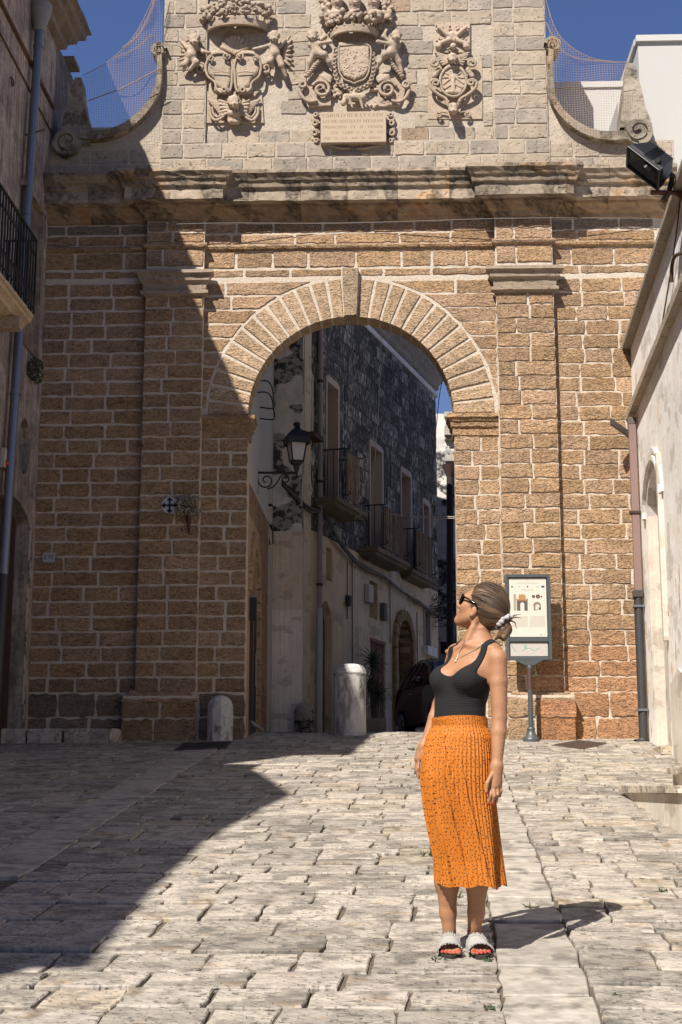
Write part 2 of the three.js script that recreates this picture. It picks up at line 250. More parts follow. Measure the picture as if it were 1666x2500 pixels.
// ================================================================ the town gate
const GZ = -20, PZ = -19.88;                                  // wall plane and pilaster plane
const AX = -0.544, AY = 6.69, RI = 1.48, RO = 2.06;
const gate = thing('town_gate', 'tall sandstone town gate with a round arch, two pilasters and a carved attic', 'gate', null, V(AX, 2.05, GZ));
rnd = mulberry(101);
const arcPts = (cx, cy, r, a0, a1, n) => Array.from({ length: n + 1 }, (_, i) => { const a = mix(a0, a1, i / n); return [cx + r * Math.cos(a), cy + r * Math.sin(a)]; });
const onZ = (zw) => (x, y, z) => V(x, y, zw + z);
{ // mortar-faced core of the wall with the arch cut through
  const hole = [[AX - RI - 0.012, 1.6], ...arcPts(AX, AY, RI + 0.012, Math.PI, 0, 40), [AX + RI + 0.012, 1.6]];
  const outline = [[-5.2, 1.5], ...hole.map((p) => [p[0], p[1] < 2 ? 1.5 : p[1]]), [4.3, 1.5], [4.3, 9.9], [-5.2, 9.9]];
  const g = extrude(outline, 0.35); g.translate(0, 0, GZ - 0.35);
  const wall = part('wall', boxUV(g, 1.3), mats.mortar, gate);
  wall.name = 'wall';
  const H = 0.2145, y0 = 2.72; let row = 0;
  const J = 0.0165;                                            // half a joint
  const band = (x0, x1, ya, yb, name, zw, lens, toneK, opt = {}) => {   // one course between x0 and x1
    let x = x0; const first = R(0.5, 1) * lens;
    while (x < x1 - 0.02) {
      let w = x === x0 ? first : R(0.75, 1.35) * lens; if (x1 - (x + w) < 0.42 * lens) w = x1 - x; const xe = Math.min(x1, x + w);
      const j = x > 0.8 ? J * R(0.45, 0.8) : J; const tone = opt.tone ? opt.tone((x + xe) / 2, (ya + yb) / 2) : warm(toneK);
      const L = opt.left && x === x0 ? opt.left : null, Rt = opt.right && xe >= x1 - 1e-6 ? opt.right : null;
      const g = stoneGeo(roughRect(x + (L ? 0 : x === x0 ? 0.004 : j), ya + j, xe - (Rt ? 0 : xe >= x1 - 1e-6 ? 0.004 : j), yb - j, opt.jit || (x > 0.8 ? 0.012 : 0.009), 0.085, L, Rt), onZ(zw), { h: R(0.006, 0.016), bevel: 0.006, tone, lump: 0.003 });
      part(name, g, mats.tufa, opt.parent || wall); x = xe;
    }
  };
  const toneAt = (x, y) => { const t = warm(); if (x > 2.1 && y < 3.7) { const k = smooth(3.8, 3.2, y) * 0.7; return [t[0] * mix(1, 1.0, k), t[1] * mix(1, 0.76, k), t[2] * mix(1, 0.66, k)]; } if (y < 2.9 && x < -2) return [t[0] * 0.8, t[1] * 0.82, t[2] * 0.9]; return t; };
  const circleR = (y) => AX + Math.sqrt(Math.max(0, (RO + 0.045) ** 2 - Math.max(0, y - AY) ** 2)), circleL = (y) => 2 * AX - circleR(y);
  const pilL = part('pilaster', boxUV(box(0.85, 7.25, 0.135, -3.115, 6.15, -19.9525), 1.3), mats.mortar, gate);
  const pilR = part('pilaster', boxUV(box(0.83, 7.25, 0.135, 1.985, 6.15, -19.9525), 1.3), mats.mortar, gate);
  for (let y = y0; y < 8.72; y += H, row++) {
    const yb = y + H;
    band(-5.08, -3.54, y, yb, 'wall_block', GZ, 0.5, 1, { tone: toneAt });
    if (y < 8.4) { band(-3.54, -2.69, y, yb, 'pilaster_block', PZ, 0.5, 1, { parent: pilL, tone: toneAt }); band(1.57, 2.40, y, yb, 'pilaster_block', PZ, 0.48, 1, { parent: pilR, tone: toneAt }); }
    band(2.40, y > 7 ? 4.2 : 3.62, y, yb, 'wall_block', GZ, 0.52, 1, { tone: toneAt });
    if (yb < 6.38) { band(-2.69, AX - RI, y, yb, 'wall_block', GZ, 0.45, 1, { tone: toneAt }); band(AX + RI, 1.57, y, yb, 'wall_block', GZ, 0.45, 1, { tone: toneAt }); }
    else if (y > 6.66) {
      if (circleL(yb) > -2.69 + 0.06 && circleL((y + yb) / 2) < AX - 0.15) band(-2.69, Math.min(circleL(y), AX - 0.14), y, yb, 'wall_block', GZ, 0.6, 1, { right: y < AY + RO ? (q) => Math.min(circleL(q), AX - 0.14) : null });
      if (circleR(yb) < 1.57 - 0.06 && circleR((y + yb) / 2) > AX + 0.15) band(Math.max(circleR(y), AX + 0.14), 1.57, y, yb, 'wall_block', GZ, 0.6, 1, { left: y < AY + RO ? (q) => Math.max(circleR(q), AX + 0.14) : null });
    }
  }
  // low eroded courses beside the plinths
  for (const [a, b] of [[-5.08, -3.72], [2.5, 3.6], [-2.66, AX - RI], [AX + RI, 1.6]]) for (const [c, d] of [[2.0, 2.38], [2.38, 2.72]])
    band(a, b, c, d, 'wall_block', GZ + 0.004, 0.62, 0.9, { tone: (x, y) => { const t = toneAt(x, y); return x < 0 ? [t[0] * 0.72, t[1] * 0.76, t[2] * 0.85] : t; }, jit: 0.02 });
  for (const [a, b] of [[-3.70, -2.68], [1.60, 2.53]]) {
    part('plinth', boxUV(box(b - a - 0.03, 0.9, 0.24, (a + b) / 2, 2.22, -19.92), 1.3), mats.mortar, gate);
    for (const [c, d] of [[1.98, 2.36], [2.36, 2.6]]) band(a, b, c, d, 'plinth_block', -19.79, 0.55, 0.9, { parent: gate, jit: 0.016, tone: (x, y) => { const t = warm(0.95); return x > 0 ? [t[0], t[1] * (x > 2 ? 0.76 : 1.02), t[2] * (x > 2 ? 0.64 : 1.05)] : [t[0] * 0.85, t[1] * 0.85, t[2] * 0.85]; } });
    part('plinth_moulding', mould(a + 0.09, b - 0.09, PZ, [[0.0, 2.74], [0.03, 2.70], [0.035, 2.66], [0.09, 2.63], [0.1, 2.59], [0.02, 2.585]], { jit: 0.012, seg: 0.1, tone: warm(1.05) }), mats.tufa, gate);
  }
  // frieze: big blocks, bead, two courses up to the cornice
  for (const [a, b, zw, nm] of [[-5.08, -3.54, GZ, 0], [-2.69, 1.57, GZ, 0], [2.40, 3.9, GZ, 0], [-3.53, -2.70, PZ, 1], [1.58, 2.39, PZ, 1]]) {
    for (const [c, d, l, k] of [[8.93, 9.2, 0.55, 1.02], [9.3, 9.47, 0.75, 1.0], [9.47, 9.64, 0.6, 0.85]]) band(a, b, c, d, 'frieze_block', zw, nm ? 0.44 : l, k, { parent: nm ? (a < 0 ? pilL : pilR) : wall, tone: (x, y) => { const t = warm(k); return y > 9.45 && (x < -3.6 || x > 2.5) ? [t[0] * 0.72, t[1] * 0.85, t[2] * 1.05] : t; } });
    for (let x = a; x < b - 0.05;) { let w = R(0.5, 0.95); if (b - x - w < 0.3) w = b - x; part('string_moulding', mould(x + 0.003, x + w - 0.003, zw, [[0.0, 9.3], [0.05, 9.285], [0.062, 9.255], [0.05, 9.225], [0.012, 9.2]], { retL: nm && x === a, retR: nm && x + w >= b - 1e-6, jit: 0.005, tone: warm(1.02) }), mats.tufa, gate); x += w; }
  }
  for (const [a, b] of [[-5.08, -3.54], [-2.69, AX - 0.14], [AX + 0.14, 1.57], [2.4, 3.8]]) band(a, b, 8.79, 8.92, 'frieze_block', GZ, 0.6, 0.95, {});
  // voussoirs and keystone
  const N = 13, half = 0.0605, step = (Math.PI / 2 - half) / N;
  for (const s of [-1, 1]) for (let i = 0; i < N; i++) {
    const a0 = i * step + 0.0125, a1 = (i + 1) * step - 0.0125, out = [], ang = (a) => s > 0 ? a : Math.PI - a, jt = () => R(-0.006, 0.006);
    const ring = [[RI, a0], [RI + 0.2, a0], [RI + 0.4, a0], [RO, a0], [RO, (a0 + a1) / 2], [RO, a1], [RI + 0.4, a1], [RI + 0.2, a1], [RI, a1], [RI, (a0 + a1) / 2]];
    for (const [r, a] of ring) { const q = r + (r > RI ? jt() : 0), b = ang(a) + jt() * 0.5; out.push([AX + q * Math.cos(b), AY + q * Math.sin(b)]); }
    if (s < 0) out.reverse();
    part('voussoir', stoneGeo(out, onZ(GZ), { h: R(0.014, 0.022), bevel: 0.008, depth: 0.352, tone: (() => { const d = R(0.94, 1.1); return [0.5 * d, 0.36 * d, 0.235 * d]; })() }), mats.tufa, gate);
  }
  const key = [[AX - 0.092, AY + RI - 0.005], [AX + 0.092, AY + RI - 0.005], [AX + 0.11, AY + 1.8], [AX + 0.118, AY + 2.2], [AX - 0.118, AY + 2.2], [AX - 0.11, AY + 1.8]];
  part('keystone', stoneGeo(key, onZ(GZ), { h: 0.095, bevel: 0.01, depth: 0.36, tone: [0.42, 0.31, 0.21] }), mats.tufa, gate);
  // imposts of the arch
  for (const [a, b, l, r] of [[-2.69, AX - RI, false, true], [AX + RI, 1.57, true, false]]) {
    part('impost', mould(a, b, GZ, [[0.0, 6.69], [0.1, 6.685], [0.105, 6.63], [0.085, 6.62], [0.075, 6.58], [0.055, 6.56], [0.05, 6.5], [0.022, 6.48], [0.02, 6.38], [0, 6.365]], { retL: l, retR: r, jit: 0.006, tone: warm(0.98), back: 0.34 }), mats.tufa, gate);
  }
  // capitals of the pilasters
  for (const [a, b] of [[-3.54, -2.69], [1.57, 2.40]]) part('capital', mould(a, b, PZ, [[0.0, 8.86], [0.14, 8.84], [0.145, 8.79], [0.1, 8.76], [0.09, 8.69], [0.045, 8.66], [0.035, 8.56], [0.07, 8.545], [0.07, 8.5], [0.01, 8.47]], { jit: 0.004, tone: [0.36, 0.29, 0.22] }), mats.ashlar, gate);
  // cornice, stone by stone, breaking forward over the pilasters
  const prof = [[0.0, 10.44], [0.42, 10.3], [0.44, 10.24], [0.4, 10.19], [0.385, 10.15], [0.355, 10.13], [0.345, 10.06], [0.3, 10.045], [0.3, 9.865], [0.17, 9.862], [0.165, 9.82], [0.12, 9.78], [0.1, 9.74], [0.055, 9.71], [0.045, 9.655], [0.0, 9.64]];
  const runs = [[-5.15, -3.72, GZ, 0, 0], [-3.54, -2.69, PZ, 1, 1], [-2.5, 1.4, GZ, 0, 0], [1.57, 2.40, PZ, 1, 1], [2.58, 4.2, GZ, 0, 0]];
  for (const [a, b, zw, l, r] of [[-5.15, -3.54, GZ, 0, 0], runs[1], [-2.69, 1.57, GZ, 0, 0], runs[3], [2.40, 4.2, GZ, 0, 0]]) {
    let x = a; while (x < b - 0.01) { let w = R(0.55, 0.95); if (b - x - w < 0.45) w = b - x; const e = x + w >= b - 1e-6; part('cornice_stone', mould(x + 0.002, x + w - 0.002, zw, prof, { retL: l && x === a, retR: r && e, jit: 0.006, seg: 0.1, tone: (() => { const d = R(0.88, 1.1); return [0.40 * d, 0.33 * d, 0.255 * d]; })(), rowTone: (i) => i < 6 ? [0.95, 0.92, 0.88] : i > 8 ? [1.0, 0.84, 0.66] : [1.22, 1.22, 1.22], back: zw === PZ ? 0.16 : 0.05 }), mats.weathered, gate); x += w; }
  }
}
{ // the attic
  const attic = part('attic', boxUV(box(5.78, 4.4, 0.5, -0.49, 12.1, GZ - 0.26), 1.3), std({ map: mortarMap, bumpMap: mortarBump, bumpScale: 0.008, vertexColors: true, color: col(0.5, 0.435, 0.355) }), gate);
  const J = 0.011;
  // where carving covers the wall no ashlar is laid
  const busy = (x0, x1, y0, y1) => [[P(425, 70, 20), P(695, 295, 20)], [P(755, -20, 20), P(975, 345, 20)], [P(1055, 60, 20), P(1170, 295, 20)]].some(([a, b]) => Math.min(x1, b.x) - Math.max(x0, a.x) > 0.5 * (x1 - x0) && y1 > b.y + 0.08 && y0 < a.y - 0.08);
  const lay = (x0, x1, ya, yb, zw, len, skip) => { let x = x0; let f = R(0.4, 1); while (x < x1 - 0.02) { let w = x === x0 ? f * len : R(0.7, 1.35) * len; if (x1 - x - w < 0.4 * len) w = x1 - x; if (!(skip && busy(x, x + w, ya, yb))) part('attic_block', stoneGeo(roughRect(x + J, ya + J, x + w - J, yb - J, 0.008, 0.12), onZ(zw), { h: R(0.004, 0.011), bevel: 0.007, tone: pale(), lump: 0.002 }), mats.ashlar, attic); x += w; } };
  const H = 0.236; let y = 10.42;
  for (let r = 0; r < 13; r++, y += H) {
    const low = r < 2;
    if (low) { lay(-3.4, 2.42, y, y + H, GZ + 0.05, 0.5); continue; }
    lay(-3.38, -2.72, y, y + H, GZ + 0.05, 0.36); lay(-2.72, 1.6, y, y + H, GZ - 0.005, 0.42, true); lay(1.6, 2.40, y, y + H, GZ + 0.05, 0.42);
  }
  part('attic_pilaster', boxUV(box(0.66, 3.7, 0.05, -3.05, 12.45, GZ + 0.022), 1.3), attic.material, gate);
  part('attic_pilaster', boxUV(box(0.8, 3.7, 0.05, 2.0, 12.45, GZ + 0.022), 1.3), attic.material, gate);
  part('attic_plinth', boxUV(box(5.82, 0.5, 0.05, -0.49, 10.65, GZ + 0.02), 1.3), attic.material, gate);
  // wings with the sweeping volutes
  const lift = (pts) => pts.map(([u, v]) => { const p = P(u, v, 20); return [p.x, p.y]; });
  const curveR = new THREE.SplineCurve(lift([[1345, 118], [1341, 170], [1344, 230], [1356, 268], [1380, 298], [1412, 322], [1450, 338], [1492, 343], [1528, 340]]).map((p) => new THREE.Vector2(...p))).getPoints(36).map((p) => [p.x, p.y]);
  const curveL = new THREE.SplineCurve(lift([[391, 118], [394, 170], [390, 222], [374, 258], [349, 290], [314, 318], [272, 336], [232, 341], [200, 338]]).map((p) => new THREE.Vector2(...p))).getPoints(36).map((p) => [p.x, p.y]);
  const ribbon = (pts, t, z0, z1, taper) => {
    const A = [], B = []; pts.forEach((p, i) => { const a = pts[Math.max(0, i - 1)], b = pts[Math.min(pts.length - 1, i + 1)], l = Math.hypot(b[0] - a[0], b[1] - a[1]), nx = -(b[1] - a[1]) / l, ny = (b[0] - a[0]) / l, w = (taper ? taper(i / (pts.length - 1)) : 1) * t / 2; A.push([p[0] + nx * w, p[1] + ny * w]); B.push([p[0] - nx * w, p[1] - ny * w]); });
    const rows = [A.map((p) => V(p[0], p[1], z0)), A.map((p) => V(p[0], p[1], z1)), B.map((p) => V(p[0], p[1], z1)), B.map((p) => V(p[0], p[1], z0)), A.map((p) => V(p[0], p[1], z0))];
    const gs = []; for (let i = 0; i < 4; i++) gs.push(clean(quadStrip([rows[i], rows[i + 1]]))); const g = mergeGeometries(gs); g.computeVertexNormals(); return boxUV(g, 2.2);
  };
  const spiral = (cx, cy, r0, r1, a0, turns, n = 40) => Array.from({ length: n + 1 }, (_, i) => { const t = i / n, a = a0 + turns * 2 * Math.PI * t, r = mix(r0, r1, t); return [cx + r * Math.cos(a), cy + r * Math.sin(a)]; });
  const vt = [0.40, 0.35, 0.28];
  for (const [curve, s, cu, cv, su, sv] of [[curveR, 1, 1352, 104, 1560, 316], [curveL, -1, 386, 118, 163, 342]]) {
    const c = P(cu, cv, 19.8), e = P(su, sv, 19.8);
    part('volute', [tint(ribbon(curve, 0.115, GZ - 0.3, GZ + 0.17, (t) => mix(0.6, 1.25, t)), ...vt),
      tint(ribbon(spiral(c.x, c.y, 0.115, 0.02, s > 0 ? Math.PI * 0.95 : Math.PI * 0.05, s > 0 ? -1.6 : 1.6), 0.045, GZ - 0.2, GZ + 0.17), ...vt), tint(boxUV(rod(V(c.x, c.y, GZ - 0.2), V(c.x, c.y, GZ + 0.12), 0.105, 0.105, 20), 2.2), ...vt),
      tint(ribbon(spiral(e.x, e.y, 0.2, 0.03, -Math.PI / 2, s > 0 ? 1.75 : -1.75, 60), 0.07, GZ - 0.1, GZ + 0.19), ...vt), tint(boxUV(rod(V(e.x, e.y, GZ - 0.3), V(e.x, e.y, GZ + 0.15), 0.2, 0.2, 24), 2.2), ...vt)], mats.weathered, gate);
    const base = s > 0 ? 2.38 : -3.36, far = s > 0 ? 4.25 : -5.1;
    const wing = [[base, 10.3], [base, curve[2][1]], ...curve.slice(2).map((p) => [p[0], p[1] - 0.02]), [far, curve[curve.length - 1][1] - 0.03], [far, 10.3]];
    part('wing', boxUV(extrude(s > 0 ? wing : wing.slice().reverse(), 0.35).translate(0, 0, GZ - 0.33), 1.3), attic.material, gate);
    let yy = 10.36; for (let r = 0; r < 3; r++, yy += H) { const top = yy + H; lay(Math.min(base, far * (r ? 0.94 : 1)) + 0.02, Math.max(base, s > 0 ? (r > 1 ? 3.0 : far) : base) - 0.02, yy, top - (r === 2 ? 0.06 : 0), GZ + 0.022, 0.5); if (r === 1) break; }
    // obelisk on the end of the volute
    const tip = P(s > 0 ? 1540 : 189, s > 0 ? 149 : 184, 20), bl = P(s > 0 ? 1511 : 150, s > 0 ? 282 : 300, 20), br = P(s > 0 ? 1586 : 224, s > 0 ? 282 : 322, 20);
    const hw = (br.x - bl.x) / 2, cx = (bl.x + br.x) / 2, yb = Math.min(bl.y, br.y) - 0.25, rows = [];
    for (let i = 0; i <= 8; i++) { const t = i / 8, y2 = mix(yb, tip.y, t), w = mix(hw * 1.02, 0.062, t) * (i === 8 ? 0.75 : 1), ccx = mix(cx, tip.x, t), j = () => R(-0.012, 0.012); const cs = [[-1, 1], [0, 1.03], [1, 1], [1.03, 0], [1, -1], [0, -1.03], [-1, -1], [-1.03, 0], [-1, 1]]; const row = cs.map(([a, b]) => V(ccx + a * w + j(), y2 + j() * 0.5, GZ - 0.1 + b * w + j())); row[8] = row[0].clone(); rows.push(row); }
    rows.push(rows[8].map(() => V(tip.x, tip.y + 0.012, GZ - 0.1)));
    const g = clean(quadStrip(rows)); g.computeVertexNormals(); part('obelisk', tint(boxUV(g, 2.2), 0.4, 0.35, 0.28), mats.weathered, gate, s > 0 ? 'sunlit stone obelisk above the right volute' : 'shaded stone obelisk above the left volute');
  }
}
// ================================================================ carving on the attic
const A = (u, v, o = 0) => P(u, v, 20 - o), MPX = 0.0064;        // o: metres out from the wall; MPX: metres per photo pixel up there
const capA = (a, b, r, r2 = r, k = 0.03) => cap(A(...a), A(...b), r * MPX, r2 * MPX, k);
const ellA = (c, rx, ry, rz, k = 0.03) => ell(A(...c), rx * MPX, ry * MPX, rz * MPX, k);
const spiralA = (u, v, o, r0, r1, a0, turns, thick = 3, n = 36) => { const c = A(u, v, o), pts = []; for (let i = 0; i <= n; i++) { const t = i / n, a = a0 + turns * 2 * Math.PI * t, r = mix(r0, r1, t) * MPX; pts.push(V(c.x + r * Math.cos(a), c.y + r * Math.sin(a), c.z + 0.03 * t)); } return tube(pts, thick * MPX, 46, 7); };
const tubeA = (pts, r, seg = 30) => tube(pts.map((p) => A(...p)), r * MPX, seg, 8);
const ballsA = (list, r, seedK = 0.3) => list.map((p) => ball(A(...p), r * MPX * R(1 - seedK, 1 + seedK), R(0.8, 1.2), R(0.8, 1.2), 1, 7));
function face(h, r, s = 1) {                                       // brow, nose, cheeks, chin on a head at h = [u, v, o], radius r in pixels
  const [u, v, o] = h, f = o + r * MPX * 0.82;
  return [ellA([u, v, o], r * 0.86, r, r * 0.92), capA([u, v - r * 0.05, f], [u, v + r * 0.22, f + 0.012], r * 0.1, r * 0.16, 0.012), ellA([u - r * 0.42, v + r * 0.3, f - 0.012], r * 0.3, r * 0.26, r * 0.22), ellA([u + r * 0.42, v + r * 0.3, f - 0.012], r * 0.3, r * 0.26, r * 0.22), ellA([u, v + r * 0.72, f - 0.02], r * 0.28, r * 0.22, r * 0.22), capA([u - r * 0.55, v - r * 0.16, f - 0.006], [u + r * 0.55, v - r * 0.16, f - 0.006], r * 0.1, r * 0.1, 0.012), capA([u - r * 0.22, v + r * 0.48, f], [u + r * 0.22, v + r * 0.48, f], r * 0.06, r * 0.06, 0.008)];
}
function curls(h, r, n, top = -0.35) { const out = []; for (let i = 0; i < n; i++) { const a = R(0, 6.283), e = R(top, 1); const c = Math.cos(Math.asin(clamp(e, -1, 1))); out.push(ellA([h[0] + Math.cos(a) * c * r * 0.95, h[1] - e * r * 0.95 , h[2] + Math.sin(a) * c * r * MPX * 0.85 - r * MPX * 0.12], r * 0.22, r * 0.22, r * 0.22, 0.008)); } return out; }
const figure = (name, prims, parent, cell = 0.0105, label) => part(name, boxUV(blob(prims, cell), 1.6), mats.carved, parent, label);
const slab = (pts, o0, o1, bev = 0.02) => { const q = pts.map(([u, v]) => { const p = A(u, v, o0); return [p.x, p.y]; }).reverse(); const d = Math.max(0.01, o1 - o0 - bev); const g = extrude(q, d, { bevel: bev }); g.translate(0, 0, GZ + o0); return boxUV(g, 1.6); };
function crownBand(cu, cv, hw, depth, hgt, drop, parent, name = 'crown') {  // a half ring standing out from the wall, open below
  const c = A(cu, cv, 0), w = hw * MPX, rows = [[], [], [], []], N = 26;
  for (let i = 0; i <= N; i++) { const a = Math.PI * i / N, x = c.x - w * Math.cos(a), z = GZ + depth * Math.sin(a), y = c.y + drop * Math.sin(a), x2 = c.x - (w - 0.045) * Math.cos(a), z2 = GZ + (depth - 0.045) * Math.sin(a); rows[0].push(V(x, y, z)); rows[1].push(V(x - 0.02 * Math.cos(a), y + hgt, z + 0.02 * Math.sin(a))); rows[2].push(V(x2, y + hgt, z2)); rows[3].push(V(x2, y, z2)); }
  const g = clean(quadStrip([rows[0], rows[1], rows[2], rows[3], rows[0]])); g.computeVertexNormals();
  const b = part(name, boxUV(g, 1.6), mats.carved, parent);
  const pts = []; for (let i = 1; i < N; i += 3) { const p = rows[1][i]; const cone = new THREE.ConeGeometry(0.03, 0.09, 5); cone.translate(p.x, p.y + 0.03, p.z - 0.02); pts.push(cone); } part('crown_point', pts, mats.carved, b);
  const lid = clean(quadStrip([rows[2].map((p) => V(p.x, p.y - 0.005, p.z)), rows[2].map((p) => V(p.x, p.y + 0.02, GZ))])); part('crown_cap', boxUV(lid, 1.6), mats.carved, b);
  return { b, rows };
}
{
  rnd = mulberry(2001);
  // ------------------------------------------------ left: prelate's arms, two shields under a great crown
  const c1 = thing('coat_of_arms', 'carved coat of arms with two shields under a leafy crown, leftmost of three', 'coat of arms', null, A(570, 170));
  slab; part('backing_slab', slab([[502, 225], [640, 225], [645, 302], [502, 302]], -0.01, 0.02, 0.004), mats.carved, c1);
  const cr = crownBand(579, 80, 72, 0.3, 0.1, -0.02, c1);
  const lv = []; for (let i = 0; i < 150; i++) { const a = Math.PI * R(0.02, 0.98), t = R(0, 1), q = cr.rows[1][Math.round(a / Math.PI * 26)]; lv.push(ball(V(q.x + R(-0.03, 0.03) - 0.03 * Math.cos(a), q.y + 0.05 + t * 0.2 + R(-0.02, 0.02), mix(q.z + 0.05, GZ + 0.03, R(0, 0.25)) + 0.02 * t), R(0.022, 0.05), 1, R(0.6, 1.2), 1, 6)); } const lp = part('crown_leaf', lv, mats.carved, cr.b); lp.userData.kind = 'stuff';
  { const sh0 = []; for (let i = 0; i < 9; i++) { const a = mix(-1.15, 1.15, i / 8), l = mix(30, 36, Math.cos(a)); sh0.push(capA([573, 132, 0.03], [573 + Math.sin(a) * l, 132 - Math.cos(a) * l * 1.15, 0.05], 2.5, 6, 0.012)); } figure('scallop_shell', sh0, c1); }
  const shL = [[510, 139], [522, 132], [546, 131], [560, 139], [568, 158], [567, 185], [566, 205], [560, 224], [546, 228], [529, 217], [526, 203], [508, 186], [503, 163]];
  const mirror = (pts, m) => pts.map(([u, v]) => [2 * m - u, v]).reverse();
  for (const s of [0, 1]) {
    const o = s ? mirror(shL, 570.5) : shL, m = s ? -1 : 1, mu = (u) => s ? 1141 - u : u;
    const b = part('shield', slab(o, 0, 0.13, 0.035), mats.carved, c1, s ? 'right oval shield' : 'left oval shield');
    part('shield_rim', [tubeA([...o, o[0]].map(([u, v]) => [u, v, 0.14]), 3.2, 70)], mats.carved, b);
    part('scroll', [spiralA(mu(553), 138, 0.17, 9, 2, s ? 2.6 : 0.5, s ? 1.4 : -1.4, 2.6), spiralA(mu(549), 221, 0.17, 9, 2, s ? 3.6 : -0.5, s ? -1.4 : 1.4, 2.8), spiralA(mu(517), 143, 0.16, 7, 2, s ? 0.6 : 2.6, s ? -1.2 : 1.2, 2.2)], mats.carved, b);
    part('fold', [rod(A(mu(525), 221, 0.1), A(mu(549), 224, 0.12), 0.045, 0.045, 10), tubeA([[mu(520), 178, 0.15], [mu(540), 175, 0.165], [mu(562), 178, 0.16]], 1.2)], mats.carved, b);
    part('scroll', [spiralA(mu(490), 168, 0.08, 14, 3, s ? 1.6 : 1.6, s ? 1.5 : -1.5, 3.4)], mats.carved, c1);
  }
  const cher = (h, body, limbs, name, parent, label) => figure(name, [...face(h, 14.5), ...curls(h, 14.5, 26, -0.1), capA([h[0], h[1] + 10, h[2] - 0.02], body[0], 6, 9), capA(body[0], body[1], 11, 12, 0.05), ellA([body[1][0], body[1][1] + 1, body[1][2] + 0.015], 12, 11, 11, 0.04), ...limbs.map(([a, b, r, r2]) => capA(a, b, r, r2, 0.025))], parent, 0.0105, label);
  cher([474, 97, 0.17], [[470, 118, 0.13], [467, 136, 0.14]], [[[457, 117, 0.13], [447, 104, 0.09], 5, 4], [[483, 117, 0.13], [498, 127, 0.15], 5.5, 4.5], [[498, 127, 0.15], [512, 129, 0.15], 4.5, 4], [[460, 146, 0.14], [452, 158, 0.17], 8, 7], [[452, 158, 0.17], [449, 172, 0.13], 6, 4], [[472, 146, 0.15], [480, 152, 0.19], 8, 7], [[480, 152, 0.19], [464, 170, 0.16], 6.5, 4.5]], 'cherub', c1, 'left seated cherub');
  cher([669, 90, 0.17], [[670, 114, 0.13], [671, 132, 0.14]], [[[656, 112, 0.14], [638, 117, 0.16], 5.5, 4.5], [[638, 117, 0.16], [620, 120, 0.17], 4.5, 3.6], [[684, 113, 0.12], [696, 98, 0.1], 5.5, 4.5], [[662, 142, 0.16], [660, 150, 0.19], 8.5, 8], [[660, 150, 0.19], [666, 165, 0.15], 6.5, 4.5], [[682, 144, 0.15], [688, 160, 0.17], 8.5, 7], [[688, 160, 0.17], [698, 186, 0.12], 6, 4.5]], 'cherub', c1, 'right seated cherub stretching an arm to the crown');
  for (const [u, s] of [[448, -1], [702, 1]]) { const w = []; for (let i = 0; i < 7; i++) w.push(capA([u - s * 8, 112 + i * 6, 0.04], [u + s * (6 + (i % 3) * 2), 88 + i * 12, 0.05], 4.2, 3, 0.01)); figure('wing', w, c1); }
  figure('angel_head', [...face([572, 249, 0.2], 16), ...curls([572, 249, 0.2], 16, 30, -0.2), capA([572, 262, 0.12], [572, 276, 0.1], 9, 16), ellA([572, 290, 0.07], 17, 13, 9), ellA([566, 297, 0.1], 8, 7, 7), ellA([579, 297, 0.1], 8, 7, 7)], c1);
  for (const s of [-1, 1]) {
    const w = []; for (let i = 0; i < 8; i++) { const t = i / 7; w.push(capA([572 + s * 16, 258 + t * 10, 0.1], [572 + s * (62 - t * 28), 244 + t * 36, 0.06], 3.4, 3.2, 0.006)); } for (let i = 0; i < 5; i++) w.push(capA([572 + s * 14, 252 + i * 6, 0.12], [572 + s * (36 - i * 2), 246 + i * 9, 0.1], 3.2, 3.6, 0.006)); figure('wing', w, c1);
    part('drapery', [tubeA([[572 + s * 60, 262, 0.05], [572 + s * 56, 284, 0.07], [572 + s * 44, 294, 0.09], [572 + s * 26, 284, 0.1], [572 + s * 18, 268, 0.1]], 3.6), tubeA([[572 + s * 54, 262, 0.06], [572 + s * 50, 278, 0.08], [572 + s * 40, 286, 0.1], [572 + s * 28, 276, 0.1], [572 + s * 20, 262, 0.1]], 2.6)], mats.carved, c1);
  }
  // ------------------------------------------------ centre: royal arms
  const c2 = thing('coat_of_arms', 'large carved royal coat of arms with a chain collar and putti, above the inscription', 'coat of arms', null, A(866, 150));
  for (const [u, v, s] of [[823, 8, -1], [867, 9, 0], [913, 8, 1]]) figure('helmet', [capA([u, v - 22, 0.12], [u, v - 2, 0.15], 15, 14), capA([u, v, 0.13], [u, v + 14, 0.12], 10, 12), ellA([u + s * 5, v + 28, 0.12], 21, 11, 14), ellA([u + s * 5, v + 36, 0.14], 15, 6, 12), ...[0, 1, 2, 3].map((i) => capA([u - 9, v - 8 + i * 2.6, 0.235], [u + 9, v - 8 + i * 2.6, 0.235], 0.9, 0.9, 0.004))], c2);
  for (const [u, v] of [[796, 30], [942, 24]]) { const w = []; for (let i = 0; i < 34; i++) w.push(ellA([u + R(-13, 13), v + R(-30, 26), 0.05 + R(0, 0.07)], R(4, 8), R(4, 8), R(4, 7), 0.012)); figure('mantling', w, c2); }
  const k2 = crownBand(865, 96, 56, 0.26, 0.1, 0.0, c2); { const l2 = []; for (let i = 0; i < 90; i++) { const j = Math.floor(R(1, 26)), q = k2.rows[1][j], a = Math.PI * j / 26, t = R(0, 1); l2.push(ball(V(q.x - 0.02 * Math.cos(a) + R(-0.03, 0.03), q.y + 0.05 + t * 0.16, q.z + R(-0.06, 0.04)), R(0.025, 0.05), 1, R(0.7, 1.2), 1, 6)); } const q = part('crown_leaf', l2, mats.carved, k2.b); q.userData.kind = 'stuff'; }
